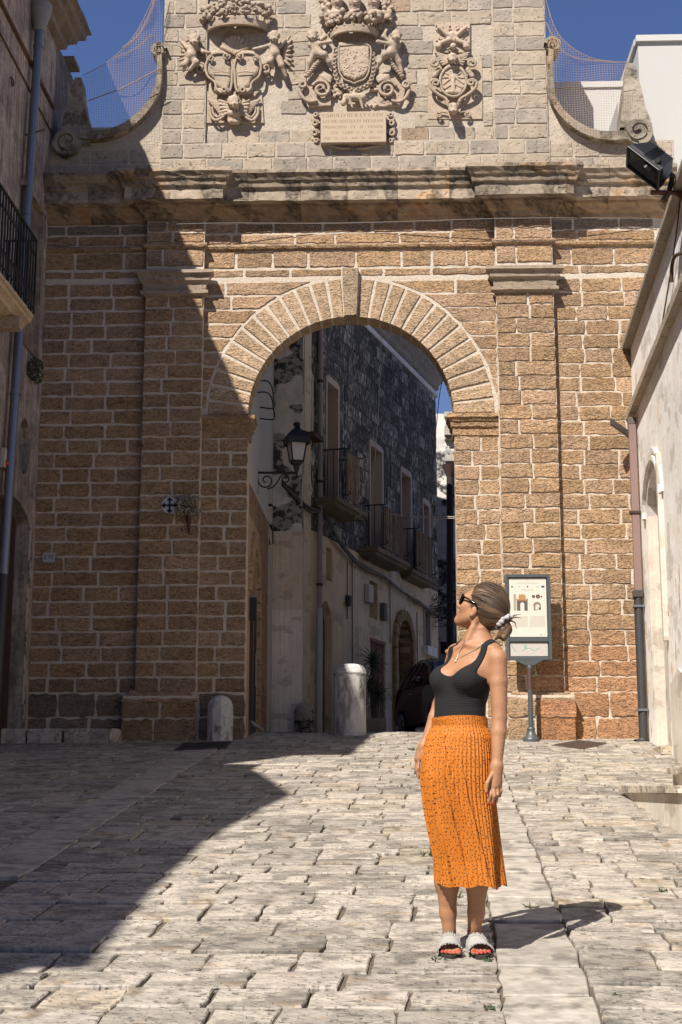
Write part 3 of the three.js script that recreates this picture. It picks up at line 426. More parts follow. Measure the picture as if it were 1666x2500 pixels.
  const sp2 = [[828, 112], [902, 112], [903, 160], [899, 180], [889, 194], [873, 200], [865, 204], [857, 200], [841, 194], [831, 180], [827, 160]];
  const s2 = part('shield', slab(sp2, 0, 0.12, 0.02), mats.carved, c2, 'quartered shield worn rough'); part('shield_rim', tubeA([...sp2, sp2[0]].map(([u, v]) => [u, v, 0.12]), 2.2, 60), mats.carved, s2);
  { const w = []; for (let i = 0; i < 110; i++) { const u = R(832, 899), v = R(118, 190); if (v > 175 && Math.abs(u - 865) > 26) continue; w.push(capA([u, v, 0.115], [u + R(-3, 3), v + R(-4, 4), 0.12], R(1, 2.2), R(1, 2), 0.008)); } for (const v of [128, 145, 160]) w.push(capA([830, v, 0.115], [900, v, 0.115], 1, 1, 0.006)); for (const u of [840, 848, 865, 880]) w.push(capA([u, 118, 0.115], [u, 185, 0.115], 1, 1, 0.006)); figure('charges', w, s2, 0.009); }
  { const cp = new THREE.CatmullRomCurve3([[822, 122], [817, 142], [816, 164], [820, 184], [828, 202], [842, 212], [856, 217], [866, 220], [878, 217], [890, 212], [903, 202], [909, 186], [912, 168], [911, 150], [910, 132]].map(([u, v]) => A(u, v, 0.09))); const pts = cp.getSpacedPoints(46); pts.forEach((p, i) => part('collar_link', i % 2 ? ball(p, 0.028, 1, 1, 1, 7) : new THREE.TorusGeometry(0.03, 0.013, 6, 10).translate(p.x, p.y, p.z), mats.carved, c2)); }
  const putto = (m, label) => { const X = (u) => m ? 1732 - u - 1 : u, pr = [...face([X(763), 87, 0.17], 14), ...curls([X(763), 87, 0.17], 14, 24, -0.2), capA([X(765), 98, 0.14], [X(770), 110, 0.13], 7, 10), capA([X(768), 108, 0.13], [X(774), 126, 0.13], 12, 13, 0.05), capA([X(758), 110, 0.15], [X(780), 107, 0.18], 6, 5), capA([X(780), 107, 0.18], [X(807), 102, 0.17], 5, 4), ellA([X(808), 102, 0.17], 5, 4, 4), capA([X(778), 102, 0.1], [X(794), 90, 0.1], 5.5, 5), capA([X(794), 90, 0.1], [X(787), 74, 0.1], 5, 4), capA([X(776), 130, 0.15], [X(792), 134, 0.19], 10, 8.5), capA([X(792), 134, 0.19], [X(803), 152, 0.16], 7, 5.5), capA([X(803), 152, 0.16], [X(810), 166, 0.12], 5, 4), capA([X(768), 134, 0.12], [X(757), 152, 0.1], 9.5, 7), capA([X(757), 152, 0.1], [X(750), 176, 0.08], 6.5, 4.5)]; figure('putto', pr, c2, 0.0105, label); };
  putto(false, 'left putto holding the crown'); putto(true, 'right putto holding the crown');
  for (const m of [0, 1]) {
    const X = (u) => m ? 1731 - u : u, sg = m ? -1 : 1;
    const rope = []; for (let i = 0; i < 9; i++) rope.push(ball(A(X(mix(784, 749, i / 8)), mix(143, 186, i / 8), 0.12), 0.034, 1.25, 0.8, 1, 8)); part('garland', rope, mats.carved, c2);
    part('scroll_panel', slab([[749, 205], [760, 185], [785, 178], [808, 182], [809, 262], [756, 264], [740, 225]].map(([u, v]) => [X(u), v]).slice(), -0.01, m ? 0.03 : 0.055, 0.006), mats.carved, c2);
    part('scroll', [spiralA(X(785), 219, m ? 0.07 : 0.09, 23, 5, m ? 0.4 : 2.7, m ? 1.5 : -1.5, 4.2), tubeA([[X(735), 206, 0.09], [X(732), 220, 0.09], [X(740), 238, 0.09], [X(755), 248, 0.08], [X(775), 246, 0.07]], 4.4)], mats.carved, c2);
    part('scroll', [spiralA(X(738), 208, 0.1, 11, 3, m ? 0.2 : 2.9, m ? 1.3 : -1.3, 3.6), ball(A(X(738), 208, 0.1), 0.035)], mats.carved, c2);
    figure('leaf', [ellA([X(795), 192, 0.07], 17, 13, 6), capA([X(782), 184, 0.08], [X(806), 200, 0.1], 2, 3)], c2);
  }
  { const w = []; for (let i = 0; i < 60; i++) w.push(ellA([R(905, 960), R(205, 262), R(0, 0.03)], R(3, 7), R(3, 6), R(3, 6), 0.012)); for (let i = 0; i < 34; i++) w.push(ellA([R(810, 850), R(205, 240), R(0, 0.03)], R(3, 6), R(3, 6), R(3, 5), 0.012)); figure('rough_ground', w, c2, 0.012); }
  figure('hanging_fleece', [capA([845, 237, 0.1], [886, 238, 0.1], 8, 9), capA([865, 222, 0.08], [865, 236, 0.09], 4, 5), capA([845, 238, 0.11], [839, 250, 0.14], 6, 5.5), ellA([839, 252, 0.15], 6, 7.5, 6), capA([853, 242, 0.12], [861, 262, 0.12], 3.6, 2.4), capA([846, 244, 0.08], [850, 260, 0.08], 3.4, 2.2), capA([880, 242, 0.12], [886, 264, 0.12], 3.8, 2.4), capA([888, 242, 0.08], [895, 262, 0.08], 3.6, 2.2)], c2, 0.009, 'little carved ram hanging from the collar');
  // ------------------------------------------------ inscription
  const ins = thing('inscription_plaque', 'projecting stone plaque with a carved Latin inscription below the royal arms', 'plaque', null, A(866, 308));
  const pa = A(783, 349, 0.17), pb = A(943, 271, 0.17), pw = pb.x - pa.x, ph = pb.y - pa.y;
  const inscription = canvasTexture(1024, 512, (g, w, h) => {
    g.fillStyle = 'rgb(176,160,139)'; g.fillRect(0, 0, w, h); let s = 9; const q = () => (s = (s * 16807) % 2147483647) / 2147483647;
    for (let i = 0; i < 9000; i++) { const k = 150 + q() * 45 | 0; g.fillStyle = `rgb(${k},${k - 14},${k - 34})`; g.fillRect(q() * w, q() * h, 1 + q() * 4, 1 + q() * 3); }
    g.fillStyle = 'rgb(112,92,72)'; g.textBaseline = 'middle'; const put = (t, y, x0, x1, sz) => { g.font = `${sz}px serif`; const m = g.measureText(t).width; g.save(); g.translate(x0, y); g.scale((x1 - x0) / m, 1); g.fillText(t, 0, 0); g.restore(); };
    put('CAROLO·III·R·ET·CATH', 58, 22, 985, 74); put('LO·DE·ANGELIS·MESSAN', 158, 26, 990, 66); put('PRINCIPIS · ET · D · VENER', 258, 30, 985, 58); put('STE · FABR · E · D · M · DO', 350, 160, 985, 56); put('PIE · D · CA · AN · D · MDCC', 448, 40, 960, 52);
  });
  part('tablet', box(pw, ph, 0.17, (pa.x + pb.x) / 2, (pa.y + pb.y) / 2, GZ + 0.085), mats.carved, ins); part('lettering', new THREE.PlaneGeometry(pw - 0.012, ph - 0.012).translate((pa.x + pb.x) / 2, (pa.y + pb.y) / 2, GZ + 0.1735), std({ map: inscription, color: col(1, 0.97, 0.93) }), ins);
  for (const s of [-1, 1]) { const X = (d) => 863 + s * d; for (const [d, v, r] of [[92, 302, 9], [93, 326, 10], [91, 282, 6], [90, 345, 6]]) part('scroll', spiralA(X(d), v, 0.05, r, 2, s > 0 ? 3.1 : 0, s > 0 ? -1.3 : 1.3, 3), mats.carved, ins); figure('leaf', [0, 1, 2, 3, 4, 5].map((i) => ellA([X(90 + (i % 2) * 7), 280 + i * 12, 0.03], 6, 6, 5, 0.02)), ins); part('garland', tubeA([[863 + s * 75, 356, 0.05], [863 + s * 50, 358, 0.07], [863 + s * 25, 363, 0.09], [863 + s * 8, 362, 0.07]], 3.4), mats.carved, ins); }
  // ------------------------------------------------ right: oval with a palm tree
  const c3 = thing('coat_of_arms', 'small carved coat of arms with a palm tree in an oval, rightmost of three', 'coat of arms', null, A(1107, 200));
  part('backing_slab', slab([[1062, 58], [1148, 58], [1148, 132], [1062, 132]], -0.01, 0.035, 0.006), mats.carved, c3); part('backing_slab', slab([[1045, 150], [1178, 150], [1178, 292], [1045, 292]], -0.01, 0.012, 0.004), mats.carved, c3);
  { const w = []; for (let i = 0; i < 90; i++) w.push(ellA([R(1065, 1145), R(62, 128), 0.035], R(1.5, 3.5), R(1.5, 3), R(2, 4), 0.008)); for (const s of [-1, 1]) w.push(capA([1105 + s * 12, 86, 0.06], [1105 + s * 32, 68, 0.08], 6, 5), capA([1105 + s * 8, 98, 0.06], [1105 + s * 30, 106, 0.09], 7, 5), ellA([1105 + s * 34, 114, 0.08], 8, 7, 7)); w.push(ellA([1105, 86, 0.06], 9, 10, 6), ellA([1107, 113, 0.08], 8, 8, 7)); figure('crest', w, c3, 0.01); }
  figure('angel_head', [...face([1105, 142, 0.16], 12.5), ...curls([1105, 142, 0.16], 12.5, 20, 0)], c3, 0.009);
  for (const s of [-1, 1]) { const w = []; for (let i = 0; i < 6; i++) w.push(capA([1105 + s * 10, 138 + i * 3, 0.09], [1105 + s * (40 - i * 3), 129 + i * 6, 0.06], 2.8, 2.6, 0.006)); figure('wing', w, c3, 0.009); part('scroll', spiralA(1107 + s * 44, 155, 0.12, 12, 3, s > 0 ? 2.6 : 0.5, s > 0 ? -1.5 : 1.5, 3.6), mats.carved, c3); part('scroll', [spiralA(1107 + s * 44, 203, 0.13, 10, 2, s > 0 ? 0.3 : 2.8, s > 0 ? 1.4 : -1.4, 3), tubeA([[1107 + s * 46, 193, 0.12], [1107 + s * 57, 202, 0.12], [1107 + s * 52, 217, 0.12], [1107 + s * 34, 232, 0.11], [1107 + s * 18, 242, 0.1], [1107 + s * 13, 256, 0.1]], 4)], mats.carved, c3); part('scroll', [tubeA([[1107 + s * 14, 276, 0.05], [1107 + s * 28, 273, 0.05], [1107 + s * 37, 276, 0.05]], 2.2), spiralA(1107 + s * 34, 281, 0.05, 8, 2, s > 0 ? 1.2 : 1.9, s > 0 ? -1.1 : 1.1, 2.2)], mats.carved, c3); figure('leaf', [0, 1, 2].map((i) => ellA([1107 + s * (36 + i * 5), 172 + i * 7, 0.08], 6, 7, 6)), c3); }
  const ov = Array.from({ length: 32 }, (_, i) => { const a = i / 32 * 6.283; return [1107 + 32 * Math.cos(a), 199 + 37 * Math.sin(a)]; }); const os = part('shield', slab(ov, 0, 0.1, 0.012), mats.carved, c3, 'oval shield with a palm tree'); part('shield_rim', tubeA([...ov, ov[0]].map(([u, v]) => [u, v, 0.105]), 3.4, 80), mats.carved, os);
  figure('palm_tree', [capA([1107, 184, 0.1], [1107, 222, 0.1], 4, 6), ...[[-26, -6], [-24, 10], [-20, 20], [26, -6], [25, 8], [22, 18], [-18, -18], [18, -18], [-8, -22], [8, -22]].map(([a, b], i) => capA([1107 + (a > 0 ? 3 : -3), i % 3 === 2 ? 205 : 188, 0.1], [1107 + a, 196 + b, 0.1], 2.6, 2.2, 0.01)), ...Array.from({ length: 9 }, (_, i) => ellA([1089 + i * 4.5, 226 + (i % 2), 0.095], 4, 4, 5))], os, 0.008);
  figure('mask', [...face([1107, 266, 0.19], 13), capA([1095, 258, 0.1], [1096, 246, 0.14], 4, 2), capA([1119, 258, 0.1], [1120, 246, 0.14], 4, 2), capA([1107, 268, 0.05], [1107, 270, 0.17], 12, 10), ellA([1107, 256, 0.2], 10, 4, 6)], c3, 0.009);
}
// ================================================================ the house on the left, against the gate
const warp = (g, f) => { g = clean(g); const p = g.attributes.position, q = new THREE.Vector3(); for (let i = 0; i < p.count; i++) { const r = f(p.getX(i), p.getY(i), p.getZ(i)); p.setXYZ(i, r.x, r.y, r.z); } g.computeVertexNormals(); return g; };
const FX = -5.05;
const plasterBump = texture(512, 512, (u, v) => 0.5 + 0.5 * fbm(u, v, 10, 10, 6, 201) - 0.4 * smooth(0.6, 0.75, fbm(u, v, 14, 16, 4, 203)), false);
// lime plaster, streaked by rain, with patches where it has come off
const oldPlaster = texture(1024, 1024, (u, v) => {
  const s = fbm(u, v, 40, 4, 5, 211), a = fbm(u, v, 5, 5, 5, 213), q = smooth(0.55, 0.64, fbm(u, v, 6, 9, 6, 217)), g = fbm(u, v, 60, 60, 3, 219);
  const k = 0.45 + 0.75 * (s - 0.5) + 0.5 * (a - 0.5) + 0.3 * (g - 0.5); return [k * mix(0.98, 0.72, q), k * mix(0.84, 0.62, q), k * mix(0.71, 0.53, q)];
});
const limePlaster = texture(1024, 1024, (u, v) => {
  const s = fbm(u, v, 50, 3, 5, 221), a = fbm(u, v, 4, 5, 5, 223), q = smooth(0.6, 0.66, fbm(u, v, 5, 8, 6, 227)), o = smooth(0.6, 0.75, fbm(u, v, 7, 6, 5, 228)), g = fbm(u, v, 70, 70, 3, 229);
  const k = 0.83 + 0.3 * (s - 0.5) + 0.22 * (a - 0.5) + 0.16 * (g - 0.5); return [k * mix(0.96, 0.74, q), k * mix(mix(0.91, 0.68, q), 0.78, o * 0.6), k * mix(mix(0.84, 0.6, q), 0.6, o * 0.6)];
});
const blackStain = texture(1024, 1024, (u, v) => {                     // ashlar gone black with weather, pale runs where the stone shows
  const s = fbm(u, v, 150, 40, 4, 231), a = fbm(u, v, 5, 4, 5, 233), m = smooth(0.47, 0.72, s * 0.62 + fbm(u, v, 90, 30, 3, 235) * 0.38 + (a - 0.5) * 0.5), g = fbm(u, v, 80, 60, 3, 237);
  const k = mix(0.04, 0.36, m) * (0.7 + 0.6 * g); return [k, k * mix(0.97, 0.93, m), k * mix(0.98, 0.84, m)];
});
const mouldPlaster = texture(1024, 1024, (u, v) => {                   // white wash with black mould in blots
  const q = smooth(0.49, 0.55, fbm(u, v, 5, 8, 6, 241)), e = smooth(0.4, 0.62, fbm(u, v, 40, 40, 4, 243)), a = fbm(u, v, 20, 20, 4, 245), k = 0.62 + 0.35 * (a - 0.5);
  const d = q * mix(0.5, 1, e); return [mix(k, 0.05, d), mix(k * 0.94, 0.047, d), mix(k * 0.86, 0.045, d)];
});
const woodMap = texture(512, 512, (u, v) => { const s = fbm(u, v, 60, 3, 5, 251), a = fbm(u, v, 8, 4, 3, 253); const k = 0.5 + 0.9 * (s - 0.5) + 0.4 * (a - 0.5); return [k, k * 0.86, k * 0.74]; });
const rustMap = texture(512, 512, (u, v) => { const s = smooth(0.42, 0.62, fbm(u, v, 40, 6, 5, 261)), g = fbm(u, v, 60, 60, 3, 263); const k = 0.6 + 0.6 * (g - 0.5); return [mix(0.34, 0.26, s) * k, mix(0.30, 0.12, s) * k, mix(0.24, 0.05, s) * k]; });
Object.assign(mats, {
  oldPlaster: std({ map: oldPlaster, bumpMap: plasterBump, bumpScale: 0.012, vertexColors: true }),
  limePlaster: std({ map: limePlaster, bumpMap: plasterBump, bumpScale: 0.006, vertexColors: true }),
  blackStain: std({ map: blackStain, bumpMap: plasterBump, bumpScale: 0.012, vertexColors: true }),
  mouldPlaster: std({ map: mouldPlaster, bumpMap: plasterBump, bumpScale: 0.01, vertexColors: true }),
  wood: std({ map: woodMap, vertexColors: true, roughness: 0.8 }),
  rust: std({ map: rustMap, vertexColors: true, roughness: 0.9 }),
  dark: plain(0.012, 0.011, 0.010, { roughness: 0.6 }),
  zinc: plain(0.19, 0.215, 0.25, { roughness: 0.42, metalness: 0.65 }),
  glass: new THREE.MeshPhysicalMaterial({ color: col(0.03, 0.035, 0.04), roughness: 0.08, metalness: 0, specularIntensity: 1 }),
  white: plain(0.47, 0.455, 0.425, { roughness: 0.85 }),
});
{
  rnd = mulberry(301);
  const h = thing('old_house', 'tall weathered house with a balcony, drain pipe and oval window, left of the gate', 'house', null, V(FX, 1.9, -19));
  const el = (cz, cy, rz, ry, n = 28) => Array.from({ length: n }, (_, i) => { const a = -i / n * 2 * Math.PI; return [cz + rz * Math.cos(a), cy + ry * Math.sin(a)]; });
  // facade drawn as (s, y) with s = metres from the gate towards the camera
  const S = (s, y, o) => V(FX + o, y, -20.05 + s);
  const door = [[0.42, 1.4], [0.42, 5.06], [0.62, 5.17], [0.9, 5.25], [1.25, 5.28], [1.6, 5.25], [1.9, 5.17], [2.1, 5.06], [2.1, 1.4]];
  const win = el(0.86, 6.08, 0.3, 0.39);
  const outline = [[-0.02, 1.4], ...door.map((p) => [p[0], p[1]]), [9.6, 1.2], [9.6, 11.0], [7.0, 11.6], [4.5, 12.3], [3.0, 12.4], [3.0, 12.9], [-0.02, 12.9]];
  const wallG = warp(boxUV(extrude(outline, 0.34, { holes: [win] }), 2.4), (s, y, z) => S(s, y, z - 0.34));
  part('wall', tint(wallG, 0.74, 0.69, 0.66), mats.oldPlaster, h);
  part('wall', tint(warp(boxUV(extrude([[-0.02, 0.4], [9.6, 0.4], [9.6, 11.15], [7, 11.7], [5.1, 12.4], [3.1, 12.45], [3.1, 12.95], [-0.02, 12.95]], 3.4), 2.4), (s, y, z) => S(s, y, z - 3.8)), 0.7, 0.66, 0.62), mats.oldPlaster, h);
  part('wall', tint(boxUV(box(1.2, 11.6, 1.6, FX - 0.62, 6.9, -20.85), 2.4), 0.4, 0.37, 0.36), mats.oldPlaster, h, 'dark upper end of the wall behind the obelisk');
    part('door', tint(boxUV(box(0.06, 4.3, 1.9, FX - 0.22, 3.3, -18.8), 0.8), 0.09, 0.045, 0.04), mats.wood, h, 'dark brown arched door leaf');
  part('door_surround', tint(warp(boxUV(extrude([[0.42, 1.8], [0.42, 5.05], [0.3, 5.0], [0.26, 4.2], [0.31, 3.4], [0.27, 2.6], [0.33, 1.8]], 0.006), 1), (s, y, z) => S(s, y, z + 0.003)), 0.72, 0.62, 0.6), mats.mouldPlaster, h);
  part('oval_window', [tint(box(0.03, 0.8, 0.66, FX - 0.2, 6.08, -19.19), 0.12, 0.12, 0.13)], mats.glass, h);
  for (const [y, r, o] of [[11.5, 0.035, 0.05], [11.1, 0.02, 0.025]]) part('string_moulding', tint(boxUV(box(o, r, 5.2, FX + o / 2, y, -17.35), 2), 0.3, 0.2, 0.13), mats.oldPlaster, h);
  // eaves cornice, in three lengths
  const prof = [[0.0, 0.16], [0.4, 0.1], [0.42, 0.0], [0.36, -0.03], [0.34, -0.12], [0.26, -0.16], [0.24, -0.24], [0.12, -0.3], [0.1, -0.4], [0, -0.44]];
  for (const [z0, z1, y0, y1] of [[-20.15, -16.95, 13.02, 12.97], [-16.95, -14.9, 12.45, 12.55], [-14.9, -10.45, 12.52, 11.25]]) {
    const g = mould(-z1, -z0, 0, prof, { jit: 0.012, seg: 0.2, back: 0.3, tone: [0.24, 0.19, 0.15] });
    part('cornice', warp(g, (x, y, z) => { const zz = -x; return V(FX + z, y + mix(y0, y1, (zz - z0) / (z1 - z0)), zz); }), mats.ashlar, h);
  }
  part('cornice_cap', tint(boxUV(box(0.6, 0.06, 0.42, FX - 0.18, 12.76, -20.95), 1), 0.3, 0.25, 0.2), mats.ashlar, h);
  // balcony
  const bx = -4.62, zf = -17.72, zn = -14.6, yb = 7.47, yt = 8.5;
  const bal = part('balcony', mould(-zn, -zf, 0, [[0.0, 0.0], [0.43, 0.0], [0.43, -0.05], [0.40, -0.06], [0.39, -0.1], [0.33, -0.13], [0.31, -0.17], [0.2, -0.2], [0, -0.2]], { jit: 0.006, back: 0.02, retL: false, retR: false, tone: [0.6, 0.46, 0.3] }).applyMatrix4(new THREE.Matrix4().makeBasis(V(0, 0, -1), V(0, 1, 0), V(1, 0, 0))).translate(FX, yb, 0), mats.ashlar, h);
  bal.name = 'balcony';
  part('bracket', tint(boxUV(box(0.4, 0.16, 0.16, FX + 0.2, yb - 0.27, -17.25)), 0.5, 0.38, 0.25), mats.ashlar, bal);
  part('handrail', rod(V(bx, yt, zf), V(bx, yt, zn), 0.02, 0.02, 6), mats.iron, bal); part('handrail', rod(V(bx, yt, zf), V(FX, yt, zf), 0.016, 0.016, 6), mats.iron, bal);
  part('lower_rail', rod(V(bx, yb + 0.1, zf), V(bx, yb + 0.1, zn), 0.012, 0.012, 6), mats.iron, bal); part('lower_rail', rod(V(bx, yb + 0.1, zf), V(FX, yb + 0.1, zf), 0.012, 0.012, 6), mats.iron, bal);
  for (let z = zf; z < zn; z += 0.125) part('baluster', [rod(V(bx, yb + 0.02, z), V(bx, yt, z), 0.013, 0.013, 6), tube([V(bx, yb + 0.11, z), V(bx, yb + 0.24, z + 0.03), V(bx, yb + 0.32, z + 0.062)], 0.008, 6, 5), tube([V(bx, yt - 0.04, z), V(bx, yt - 0.16, z + 0.03), V(bx, yt - 0.24, z + 0.062)], 0.008, 6, 5)], mats.iron, bal);
  for (let x = bx; x > FX; x -= 0.125) part('baluster', rod(V(x, yb + 0.02, zf), V(x, yt, zf), 0.013, 0.013, 6), mats.iron, bal);
  part('balcony_door', tint(boxUV(box(0.04, 2.1, 1.0, FX + 0.004, 8.5, -18.95)), 0.5, 0.42, 0.36), mats.oldPlaster, h);
  part('door_frame', tint(boxUV(mergeGeometries([clean(box(0.09, 2.25, 0.09, FX + 0.03, 8.55, -19.45)), clean(box(0.11, 0.09, 1.2, FX + 0.04, 9.62, -18.95))])), 0.62, 0.54, 0.46), mats.oldPlaster, h);
  // drain pipe
  const dp = thing('drain_pipe', 'blue grey metal drain pipe with funnel head on the left house', 'drain pipe', null, V(-4.93, 2.2, -18.2));
  const a = V(-4.94, 12.0, -18.6), b = V(-4.94, 4.1, -18.0), c = V(-4.94, 2.15, -17.86);
  part('pipe', rod(b, a, 0.062, 0.062, 16), mats.zinc, dp);
  part('lower_pipe', rod(c, b, 0.074, 0.074, 16), plain(0.02, 0.02, 0.022, { roughness: 0.5 }), dp, 'black lower length of the drain pipe');
  const dir = a.clone().sub(b).normalize();
  part('hopper', [rod(a, a.clone().addScaledVector(dir, 0.33), 0.075, 0.16, 20), rod(a.clone().addScaledVector(dir, 0.33), a.clone().addScaledVector(dir, 0.42), 0.165, 0.165, 20)], plain(0.24, 0.23, 0.21, { roughness: 0.6 }), dp);
  for (const t of [0.03, 0.36, 0.69]) part('clamp', rod(a.clone().lerp(b, t).addScaledVector(dir, -0.02), a.clone().lerp(b, t).addScaledVector(dir, 0.02), 0.072, 0.072, 14), mats.zinc, dp);
  const sp = PX(58, 322, FX); part('spike', [rod(V(FX, sp.y, sp.z - 0.1), V(FX + 0.3, sp.y + 0.02, sp.z + 0.02), 0.012, 0.008, 6)], mats.rustIron, dp);
  const hk = PX(22, 200, FX); const hook = thing('wall_hook', 'small rusty u shaped hook high on the left house', 'hook', null, hk);
  part('hook', tube([V(FX, hk.y + 0.1, hk.z - 0.06), V(FX + 0.04, hk.y + 0.06, hk.z - 0.06), V(FX + 0.05, hk.y - 0.05, hk.z - 0.03), V(FX + 0.05, hk.y - 0.06, hk.z + 0.02), V(FX + 0.05, hk.y + 0.05, hk.z + 0.06)], 0.009, 20, 6), mats.rustIron, hook);
  // siren box at the picture's edge
  const ab = PX(5, 1120, FX); const al = thing('alarm_box', 'small beige alarm box with a red lamp left of the drain pipe', 'alarm box', null, ab);
  part('case', box(0.07, 0.26, 0.3, FX + 0.035, ab.y, ab.z - 0.05, 0, 0.012), plain(0.42, 0.36, 0.3), al); part('lamp', ball(V(FX + 0.07, ab.y - 0.07, ab.z + 0.02), 0.045), plain(0.42, 0.02, 0.015, { roughness: 0.3 }), al);
  // the tuft growing from the wall
  const pl = PX(70, 905, FX), leaves = []; const wp = thing('wall_plant', 'dark green plant rooted in the wall beside the drain pipe', 'plant', null, pl);
  for (let i = 0; i < 260; i++) { const g = new THREE.PlaneGeometry(R(0.012, 0.028), R(0.03, 0.07)); g.rotateX(R(-1.5, 1.5)); g.rotateY(R(0, 6.3)); g.rotateZ(R(-1.5, 1.5)); const q = V(R(-1, 1), R(-1, 1), R(-1, 1)); if (q.length() > 1) q.normalize(); g.translate(pl.x + 0.1 + q.x * 0.1, pl.y + 0.02 + q.y * 0.17 - Math.abs(q.z) * 0.05, pl.z + q.z * 0.2); leaves.push(tint(g, R(0.6, 1.3), R(0.7, 1.2), 0.8)); }
  part('foliage', leaves, std({ color: col(0.05, 0.075, 0.035), vertexColors: true, side: THREE.DoubleSide }), wp);
  part('stem', tube([pl.clone(), pl.clone().add(V(0.05, 0.03, 0)), pl.clone().add(V(0.12, 0.1, 0.05))], 0.008, 8, 5), mats.rustIron, wp);
  // kerb before the gate
  const kerb = thing('stone_kerb', 'worn stone kerb running along the foot of the gate at the left', 'kerb', null, V(-4.6, 2.05, -19.6));
  let kx = -6.2; for (const w of [0.75, 0.55, 0.5, 0.62, 0.0]) { if (!w) break; const last = kx + w > -3.85; const x1 = kx + w, o = roughRect(kx + 0.006, -0.2, x1 - 0.006, 0.2, 0.012, 0.12); part('kerb_stone', stoneGeo(o, (x, y, z) => V(x, groundY(x, -19.5) + 0.19 + z, -19.55 - y), { h: 0.0, bevel: 0.03, depth: 0.2, tone: [0.52, 0.48, 0.43] }), mats.pave, kerb); kx = x1; }
  { const o = []; for (let i = 0; i <= 8; i++) { const a2 = -Math.PI / 2 + Math.PI * i / 8; o.push([kx + 0.01 + 0.12 * Math.cos(a2), 0.2 * Math.sin(a2)]); } o.push([kx + 0.006, 0.2], [kx + 0.006, -0.2]); part('kerb_stone', stoneGeo(o, (x, y, z) => V(x, groundY(x, -19.5) + 0.19 + z, -19.55 - y), { h: 0.0, bevel: 0.03, depth: 0.2, tone: [0.5, 0.43, 0.36] }), mats.pave, kerb); }
  // the lower house nearer the camera, out of the picture, whose skyline shades the lane
  const b2 = thing('neighbour_house', 'lower plastered house further down the lane on the left', 'house', null, V(-4.65, 0.5, -5));
  const sky = [[-10.42, 0.4], [-10.42, 8.95], [-9.9, 8.78], [-8.4, 9.26], [-6.4, 9.85], [-5.2, 9.12], [-4.1, 8.64], [-2.7, 8.4], [-0.42, 8.22], [-0.85, 7.7], [-0.85, -0.4]];
  const hb = sky.map((p) => [-p[0], p[1]]).reverse();
  part('wall', tint(warp(boxUV(extrude(hb, 3.5), 2.4), (s, y, z) => V(-4.65 - 3.5 + z, y, -s)), 0.75, 0.7, 0.66), mats.oldPlaster, b2);
  for (const z of [-8, -5.4, -2.9]) { const w = part('window', boxUV(box(0.05, 1.3, 0.9, -4.64, 5.4, z)), mats.dark, b2); part('frame', [box(0.08, 0.1, 1.1, -4.61, 6.1, z), box(0.14, 0.08, 1.1, -4.59, 4.72, z)], mats.white, w); }
  part('door', tint(boxUV(box(0.06, 2.3, 1.1, -4.63, 1.7, -6.6)), 0.25, 0.15, 0.08), mats.wood, b2);
}
